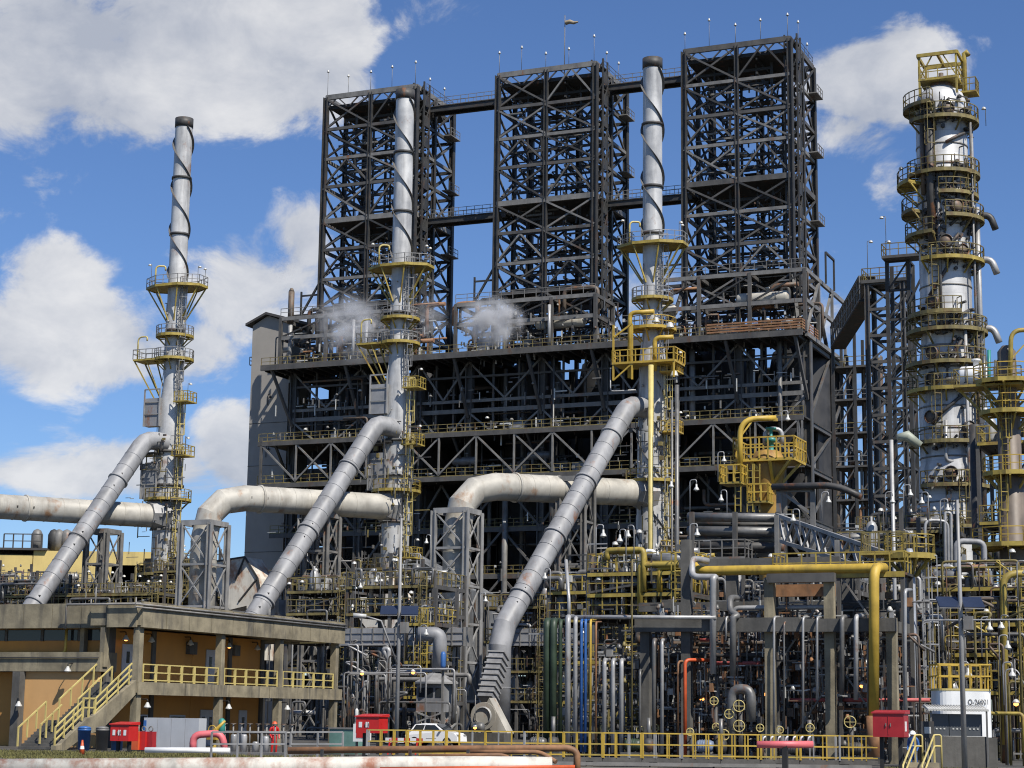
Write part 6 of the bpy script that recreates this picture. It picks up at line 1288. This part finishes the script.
# foreground pipes
def fpipe(name, pts, r_, m_, label, n=14, fil=None): return pipe(name, pts, r_, m_, label, None, n, fil)
fpipe('white_pipe', [P(-20, 770, 70), P(300, 768, 70), P(470, 767, 70), P(552, 768, 70)], .4, WHITEP, 'big white pipe with rust patches along the bottom edge')
fpipe('white_pipe', [P(-20, 779, 66), P(560, 779, 66)], .25, WHITEP, 'lower white pipe with a red line along the bottom edge')
fpipe('red_line', [P(380, 769, 66), P(575, 767, 66)], .07, ORANGE, 'thin red pipe lying along the big white pipe')
fpipe('rust_pipe', [P(288, 750.5, 76), P(568, 748, 76), P(577, 752, 76), P(577, 775, 76)], .14, RUSTY, 'rust brown pipe above the white pipes with a down bend', fil=.35)
fpipe('rust_pipe', [P(470, 752, 74.5), P(540, 752, 74.5), P(556, 762, 74)], .09, RUSTY, 'short rust pipe stub crossing below the long rust pipe', fil=.3)
fpipe('rust_pipe', [P(420, 756, 74), P(505, 755, 74), P(520, 766, 73.5)], .08, RUSTY, 'second short rust pipe stub further left', fil=.3)
fpipe('ground_pipe', [P(145, 750, 90), P(230, 750.5, 90)], .13, WHITE, 'short white pipe on the ground beside the pink hose')
for x in (322, 410, 468, 530): 
    p = P(x, 752, 75); t = thing('pipe_support', 'dark post supporting the rust brown pipe', 'pipe support', drop(p, 0), 'posts under the rust pipe'); MB().beam(drop(p, 0), p + UP * .1, .1).build('post', PIPED, t); MB().box(drop(p, 0), .35, .35, .06).build('foot', STEELG, t)
for x in (40, 250, 452, 540): p = P(x, 780, 69); o_ = MB().box(drop(p, 0), .3, 1.4, max(.12, zat(x, 768.5, 70) - .42)).build('pipe_sleeper', CONCD); tag(o_, 'concrete sleeper under the white pipes', 'sleeper', 'sleepers under the white pipes')
# grey railing at left
t = thing('grey_railing', 'grey tubular railing in front of the dosing skid', 'railing', G(255, 88)); a_, c_ = P(212, 732, 88), P(345, 732, 88); zg = zat(250, 758, 88)
xs = [212, 238, 262, 286, 291, 318, 343]
for x in xs: p = P(x, 732, 88); MB().beam(drop(p, 0), p, .08).build('post', STEELL, t)
for s0, s1 in ((212, 286), (291, 343)):
    for y in (732, 744): MB().beam(P(s0, y, 88), P(s1, y, 88), .07).build('rail', STEELL, t)
# lamp poles with solar panels
def solar_pole(x, ybase, ytop, Y, ypan, label, arm=True):
    p = G(x, Y); t = thing('solar_lamp_pole', label, 'lamp pole', p, 'lamp poles with solar panels'); zt = zat(x, ytop, Y); zp = zat(x, ypan, Y)
    MB().tube([p, p + UP * zp, p + UP * zt], [.13, .1, .06], 10).build('pole', STEELL, t); MB().box(p, .5, .5, .1).build('base_plate', CONCD, t)
    for s_ in (-1, 1):
        c_ = p + UP * zp + FX * s_ * .56; pn = MB(); u = FX * .46; v = (Vector((0, -.75, -.5)) * .5); nn = u.cross(v).normalized(); pn.hexa([c_ - u - v, c_ + u - v, c_ + u + v, c_ - u + v, c_ - u - v - nn * .06, c_ + u - v - nn * .06, c_ + u + v - nn * .06, c_ - u + v - nn * .06]); sp = pn.build('solar_panel', SOLAR, t)
        for k in range(4): d = u * (-1 + .5 * k); MB().beam(c_ + d - v + nn * -.0, c_ + d + v, .03).build('cell_bar', STEELL, sp)
        for k in (-1, 0, 1): MB().beam(c_ - u + v * k, c_ + u + v * k, .03).build('cell_bar', STEELL, sp)
    MB().beam(p + UP * (zp - .15) - FX * .8, p + UP * (zp - .15) + FX * .8, .07).build('panel_bracket', STEELG, t); MB().box(p + UP * (zp - 1.2) + FX * .3 - Vector((0, .2, 0)), .4, .3, .6).build('battery_box', STEELG, t)
    if arm:
        e_ = P(x - 32, ypan + 5, Y - 1); MB().tube([p + UP * (zp - 3.0), e_ + Vector((.9, 0, -.25)), e_], .05, 6).build('lamp_arm', STEELL, t); MB().tube([e_ + Vector((.1, 0, 0)), e_ - Vector((.6, 0, -.02))], [.1, .14], 8).build('lamp_head', LAMPW, t)
    return t
solar_pole(396.5, 746, 518, 104, 611, 'tall lamp pole with two solar panels and curved arm in the centre left')
solar_pole(964, 764, 500, 86, 603, 'tall lamp pole with two solar panels at lower right', False)
# red hose boxes
red_box(G(371.5, 98), 1.3, 1.0, .8, zat(371, 733, 98), 'bright red fire hose box on legs beside the yellow railing, centre left', decals=2)
red_box(G(891, 84), 1.35, 1.0, 1.0, zat(891, 737, 84), 'dark red fire hose box at the right end of the yellow walkway', decals=0, matl=REDD)
f = Frame(G(891, 84)); o_ = MB()
for k in range(3): o_.box(f(.69, -.3 + k * .14, zat(891, 737, 84) + .25), .012, .08, .42)
o_.build('sign_plate', WHITE, [x for x in bpy.data.objects if x.name.startswith('fire_hose_box') and x.get('label', '').startswith('dark red')][0])
# white side board and green transformer behind the red box
p = G(362, 100); t = thing('instrument_stand', 'small white and red control panel left of the red hose box', 'instrument stand', p); f = Frame(p); MB().box(f(0, 0, .8), .9, .3, .9).build('panel', WHITE, t); MB().box(f(0, -.16, 1.0), .5, .02, .4).build('sign_plate', RED, t); MB().beam(f(-.3, 0, 0), f(-.3, 0, .8), .1).build('leg', STEELG, t); MB().beam(f(.3, 0, 0), f(.3, 0, .8), .1).build('leg', STEELG, t); MB().lathe(f(-.35, 0, 1.7), [(.1, 0), (.1, .7), (.03, .8)], 8).build('beacon', LAMPW, t)
p = G(347, 103); t = thing('transformer_box', 'green transformer cabinet at the end of the grey railing', 'cabinet', p); f = Frame(p); MB().box(f(0, 0, .1), 1.6, 1.0, 1.3).build('body', mat('cabinet_green', (.13, .24, .2), .5), t); MB().box(f(0, 0, 1.4), 1.7, 1.1, .08).build('lid', STEELG, t); MB().box(f(0, 0, 0), 1.7, 1.1, .1).build('plinth', CONCD, t)
# red and white barrier
p = G(404, 101); t = thing('road_barrier', 'red and white striped road barrier in front of the white car', 'barrier', p); f = Frame(p)
for k in range(6): MB().box(f(-.9 + k * .36, 0, .75), .35, .05, .25).build('stripe', RED if k % 2 else WHITE, t)
for a in (-.8, .8): MB().beam(f(a, -.3, 0), f(a, 0, .95), .06).build('leg', RED, t); MB().beam(f(a, .3, 0), f(a, 0, .95), .06).build('leg', RED, t)
# white car behind the railing (nose to the right)
p = G(436, 138); t = thing('parked_car', 'white hatchback parked behind the yellow railing near the lamp pole', 'car', p); f = Frame(p)
prof = [(-2.0, .32), (-2.05, .75), (-1.95, 1.05), (-1.6, 1.12), (-1.35, 1.52), (-.6, 1.62), (.25, 1.56), (.95, 1.08), (1.75, .95), (2.0, .75), (2.05, .35)]
mb = MB(); ring = []
for w_, ins in ((-.84, 1), (-.78, 0), (.78, 0), (.84, 1)):
    ring.append(mb.add([f(a * (.985 if ins == 0 else 1), w_ * (1 if z < 1.12 else .86), z) if ins == 0 else f(a, w_, min(z, 1.05)) for a, z in prof]))
Ln = len(prof)
mb = MB(); n0 = mb.add([f(a, -.84 if z < 1.13 else -.68, z) for a, z in prof]); n1 = mb.add([f(a, .84 if z < 1.13 else .68, z) for a, z in prof])
mb.face(tuple(n0 + j for j in range(Ln))); mb.face(tuple(n1 + j for j in reversed(range(Ln))))
for j in range(Ln): mb.face((n0 + j, n1 + j, n1 + (j + 1) % Ln, n0 + (j + 1) % Ln))
car = mb.build('body', mat('car_white', (.78, .78, .77), .25, 0, .02), t)
for a0, a1, a2, a3 in ((-1.45, -.65, -.55, -1.25), (-.55, .2, .72, -.5)):
    mb = MB(); mb.sheet([f(a0, -.80, 1.16), f(a1 if a0 < -1 else .72, -.80, 1.16), f(a2 if a0 < -1 else .22, -.70, 1.5), f(a3, -.70, 1.5)], .03, -D2); mb.build('side_window', GLASS, t)
mb = MB(); mb.sheet([f(.98, -.68, 1.12), f(.98, .68, 1.12), f(.32, .62, 1.54), f(.32, -.62, 1.54)], .03, D1 + UP); mb.build('windscreen', GLASS, t)
for a in (-1.3, 1.25):
    for b in (-.8, .8): w_ = MB().lathe(f(a, b - .1, .33), [(.33, 0), (.33, .2)], 18, D2).build('wheel', BLACK, t); MB().lathe(f(a, b - .13 if b < 0 else b + .08, .33), [(.2, 0), (.2, .05)], 14, D2).build('rim', PIPEL, w_)
MB().box(f(1.95, -.55, .72), .12, .4, .14).build('headlight', PIPEL, t); MB().box(f(1.95, .55, .72), .12, .4, .14).build('headlight', PIPEL, t); MB().box(f(.75, -.92, 1.08), .12, .18, .12).build('wing_mirror', WHITE, t); MB().box(f(0, -.845, .55), .8, .012, .02).build('door_seam', STEELG, t)
# red header with white spouts in front of the walkway
p0, p1 = P(757, 744.5, 82), P(813, 744.5, 82); t = thing('foam_manifold', 'red horizontal manifold with white outlets on a black post', 'manifold', drop((p0 + p1) / 2, 0)); MB().tube([p0, p1], .15, 12).build('header', PINK, t); MB().beam(drop((p0 + p1) / 2, 0), (p0 + p1) / 2, .22).build('post', BLACK, t)
for k in range(7): q_ = p0.lerp(p1, .1 + .8 * k / 6); MB().tube([q_ + UP * .1, q_ + UP * .3 + FX * .06, q_ + UP * .34 + FX * .14], .035, 6).build('outlet', WHITE, t)
# yellow step handrails at lower right
for x, lb in ((912, 'yellow stair handrail just right of the dark red box'), (931, 'yellow stair handrail left of the lamp pole')):
    t = thing('step_handrail', lb, 'handrail', G(x, 82)); a_, b_ = P(x - 9, 772, 79), P(x + 3, 735, 84); c_ = P(x + 10, 735, 84)
    for yo in (0, 1):
        o_ = UP * (-.48 * yo); MB().tube(fillet([drop(a_, 0) if not yo else a_ + o_, a_ + UP * .25 + o_, b_ + o_, c_ + o_] + ([drop(c_, 0)] if not yo else []), .1), .045, 6).build('rail', YELP, t)
    MB().beam(drop(b_, 0), b_, .07).build('post', YELP, t)
t = thing('yard_steps', 'short concrete steps between the yellow handrails', 'steps', G(920, 82))
for k in range(3): MB().box(G(921, 81 + k * .5), 1.4, .5, .16 * (k + 1) - .002 * k, fr=False).build('step', CONC, t)
# white tank with lettering, switchgear below a corrugated canopy
p = G(962, 93); t = thing('white_tank', 'white tank lettered Q-26001 with yellow railing on top', 'tank', p); z0, z1 = zat(962, 737, 93), zat(962, 691, 93); FT = Frame(p)
tw = 1.33; prof = []
for k in range(28):
    an = 2 * math.pi * k / 28; prof.append((math.copysign(abs(math.cos(an)) ** .45, math.cos(an)) * tw, math.copysign(abs(math.sin(an)) ** .45, math.sin(an)) * 1.0))
mb = MB(); poly = [(p.x + x, p.y + y) for x, y in prof]; mb.prism(poly, z0, z1); mb.build('shell', WHITE, t); mb = MB(); mb.prism([(p.x + x * 1.02, p.y + y * 1.02) for x, y in prof], z1, z1 + .1); mb.build('top_rim', YELP, t)
rail_mb([Vector((p.x + sx * tw * .95, p.y + sy * .92, z1 + .1)) for sx, sy in ((-1, -1), (1, -1), (1, 1), (-1, 1))], 1.15, .55, r=.035, closed=True).build('railing', YELB, t)
MB().box(p, 2.9, 2.0, z0 - .02, fr=False).build('plinth', CONCD, t)
fc = bpy.data.curves.new('tank_lettering', 'FONT'); fc.body = 'Q-26001'; fc.size = .5; fc.extrude = .004; fc.align_x = 'CENTER'; fo = bpy.data.objects.new('lettering', fc); COL.objects.link(fo); fc.materials.append(BLACK)
bpy.context.view_layer.update(); lm = bpy.data.meshes.new_from_object(fo.evaluated_get(bpy.context.evaluated_depsgraph_get())); bpy.data.objects.remove(fo)
fo = bpy.data.objects.new('lettering', lm); COL.objects.link(fo); lm.materials.clear(); lm.materials.append(BLACK); fo.parent = t; fo.location = Vector((.60, -1.025, zat(974, 704.5, 92))); fo.rotation_euler = (R(90), 0, 0); fo.scale = (.56, .7, 1)
p = G(957, 90.5); t = thing('switchgear', 'dark switchgear cabinets under a small corrugated canopy before the white tank', 'switchgear', p); zs0, zs1 = zat(957, 736, 90.5), zat(957, 714, 90.5)
for k in range(3):
    o_ = MB().box(p + FX * (-.8 + k * .78) + UP * zs0, .75, .5, zs1 - zs0, fr=False).build('cabinet', mat('switchgear_grey', (.07, .075, .08), .45, .1, .1), t)
    for j in range(3): MB().box(p + FX * (-1.0 + k * .78 + j * .18) + UP * (zs0 + .3) - Vector((0, .27, 0)), .08, .02, .06, fr=False).build('indicator', LAMPW, o_)
for s_ in (-1.3, 1.3): MB().beam(p + FX * s_ - Vector((0, .5, 0)), p + FX * s_ - Vector((0, .5, 0)) + UP * zat(957, 709, 90), .08).build('canopy_post', STEELG, t)
cz = zat(957, 708, 90)
for k in range(22): x = -1.42 + k * .129; MB().tube([p + FX * x + Vector((0, -.75, cz - .1)), p + FX * x + Vector((0, .45, cz + .1))], .068, 6).build('canopy_corrugation', LAMPW, t)
MB().box(p, 2.7, .9, zs0 - .02, fr=False).build('plinth', CONCD, t)
# dark meter box
p = G(927, 88); t = thing('meter_box', 'dark grey meter box on a post left of the switchgear', 'meter box', p); MB().box(p + UP * zat(927, 738, 88), .6, .35, .75, fr=False).build('box', STEELB, t); MB().beam(p, p + UP * zat(927, 738, 88), .1).build('post', STEELG, t); MB().box(p + UP * (zat(927, 738, 88) + .2) - Vector((0, .185, 0)), .3, .02, .3, fr=False).build('dial_plate', LAMPW, t)
# people, far off and small
def person(x, Y, label, suit, hat, face=0.0, lean=.0, h=1.72):
    p = G(x, Y); me = bpy.data.meshes.new('person'); J = dict(pel=(0, 0, .93), ch=(0, -.02, 1.25), nk=(0, -.02, 1.45), hd=(0, -.04, 1.56), top=(0, -.03, 1.70), ls=(-.19, 0, 1.40), le=(-.25, .03, 1.14), lh=(-.2, -.16, .95), lf=(-.19, -.2, .87), rs=(.19, 0, 1.40), re=(.26, .02, 1.14), rh=(.24, -.12, .92), rf=(.23, -.16, .84), lk=(-.11, -.04, .5), la=(-.12, .02, .09), lt=(-.13, -.16, .04), rk=(.12, -.02, .5), ra=(.14, .05, .09), rt=(.16, -.13, .04))
    E_ = [('pel', 'ch'), ('ch', 'nk'), ('nk', 'hd'), ('hd', 'top'), ('nk', 'ls'), ('ls', 'le'), ('le', 'lh'), ('lh', 'lf'), ('nk', 'rs'), ('rs', 're'), ('re', 'rh'), ('rh', 'rf'), ('pel', 'lk'), ('lk', 'la'), ('la', 'lt'), ('pel', 'rk'), ('rk', 'ra'), ('ra', 'rt')]
    rad = dict(pel=.16, ch=.17, nk=.07, hd=.1, top=.07, ls=.075, le=.055, lh=.042, lf=.035, rs=.075, re=.055, rh=.042, rf=.035, lk=.075, la=.055, lt=.045, rk=.075, ra=.055, rt=.045); ks = list(J); me.from_pydata([J[k] for k in ks], [(ks.index(a), ks.index(b)) for a, b in E_], [])
    o = bpy.data.objects.new('person', me); COL.objects.link(o); sk = o.modifiers.new('Skin', 'SKIN'); 
    for i_, k in enumerate(ks): me.skin_vertices[0].data[i_].radius = (rad[k], rad[k] * (.75 if k in ('pel', 'ch') else 1)); me.skin_vertices[0].data[i_].use_root = (k == 'pel')
    sb_ = o.modifiers.new('Sub', 'SUBSURF'); sb_.levels = 2; sb_.render_levels = 2; me.materials.append(suit); o.location = p; o.rotation_euler = (0, 0, face); WLOC[o.name] = p.copy(); tag(o, label, 'person')
    hm = MB().lathe(p + UP * 1.6 + Vector((0, -.03, 0)), [(.17, 0), (.145, .02), (.13, .1), (.07, .16), (.01, .18)], 14); hm.build('helmet', hat, o)
    fc_ = MB().lathe(p + UP * 1.47 + Vector((0, -.06, 0)), [(.04, 0), (.085, .05), (.1, .12), (.1, .16)], 12); fc_.build('face', SKIN, o)
    vest = MB().lathe(p + UP * 1.08 + Vector((0, -.01, 0)), [(.185, 0), (.19, .05)], 14, caps=False); vest.build('reflective_band', LAMPW, o)
    return o
person(274, 103, 'worker in red coveralls and orange helmet behind the grey railing', RED, ORANGE, .4)
person(913, 88, 'worker in blue coveralls bending behind the yellow step handrail', BLUE, WHITE, -.6)
# ------------------------------------------------------------------ steam
def steam(x, y, Y, rx, rz, dens, label, drift=0.0, rise=1.0):
    p = P(x, y, Y); bm = MB(); pr = [(.02, -1), (.45, -.88), (.8, -.6), (1, -.1), (.95, .35), (.7, .75), (.35, .95), (.02, 1)]
    bm.lathe(p, [(r_ * rx, z * rz) for r_, z in pr], 16); mt = bpy.data.materials.new('steam'); mt.use_nodes = True; ns, ls = mt.node_tree.nodes, mt.node_tree.links; ns.remove(ns['Principled BSDF'])
    pv = ns.new('ShaderNodeVolumePrincipled'); pv.inputs['Color'].default_value = (.95, .95, .96, 1); pv.inputs['Anisotropy'].default_value = .2
    tc_ = ns.new('ShaderNodeTexCoord'); mp = ns.new('ShaderNodeMapping'); mp.vector_type = 'POINT'; mp.inputs['Scale'].default_value = (1 / rx, 1 / rx, 1 / rz); mp.inputs['Location'].default_value = (0, 0, -1.0); ls.new(tc_.outputs['Object'], mp.inputs[0])
    ln = ns.new('ShaderNodeVectorMath'); ln.operation = 'LENGTH'; ls.new(mp.outputs[0], ln.inputs[0])
    nz_ = ns.new('ShaderNodeTexNoise'); nz_.inputs['Scale'].default_value = 1.1 / max(1, rx * .45); nz_.inputs['Detail'].default_value = 5; nz_.inputs['Roughness'].default_value = .6; ls.new(tc_.outputs['Object'], nz_.inputs['Vector'])
    fall = ns.new('ShaderNodeMapRange'); fall.interpolation_type = 'SMOOTHSTEP'; fall.inputs[1].default_value = .95; fall.inputs[2].default_value = .0; ls.new(ln.outputs['Value'], fall.inputs[0])
    ad = ns.new('ShaderNodeMath'); ad.operation = 'MULTIPLY_ADD'; ls.new(nz_.outputs['Fac'], ad.inputs[0]); ad.inputs[1].default_value = 3.4; ad.inputs[2].default_value = -1.45; cl_ = ns.new('ShaderNodeMath'); cl_.operation = 'MAXIMUM'; ls.new(ad.outputs[0], cl_.inputs[0]); cl_.inputs[1].default_value = 0
    mu = ns.new('ShaderNodeMath'); mu.operation = 'MULTIPLY'; ls.new(fall.outputs[0], mu.inputs[0]); ls.new(cl_.outputs[0], mu.inputs[1]); m2 = ns.new('ShaderNodeMath'); m2.operation = 'MULTIPLY'; ls.new(mu.outputs[0], m2.inputs[0]); m2.inputs[1].default_value = dens
    ls.new(m2.outputs[0], pv.inputs['Density']); ls.new(pv.outputs[0], ns['Material Output'].inputs['Volume'])
    o = bm.build('steam_plume', mt); tag(o, label, 'steam', kind='stuff'); return o
steam(492, 322, 221, 4.8, 3.6, 3.4, 'white steam puff on the top deck right of the middle stack')
steam(352, 326, 224, 5.4, 5.4, 1.0, 'thin steam drifting on the top deck left of the middle stack')
steam(432, 318, 228, 3.2, 4.2, .45, 'faint steam right of the middle stack')
steam(286, 262, 232, 3.0, 4.4, .25, 'faint steam above the rusty vent pipe')
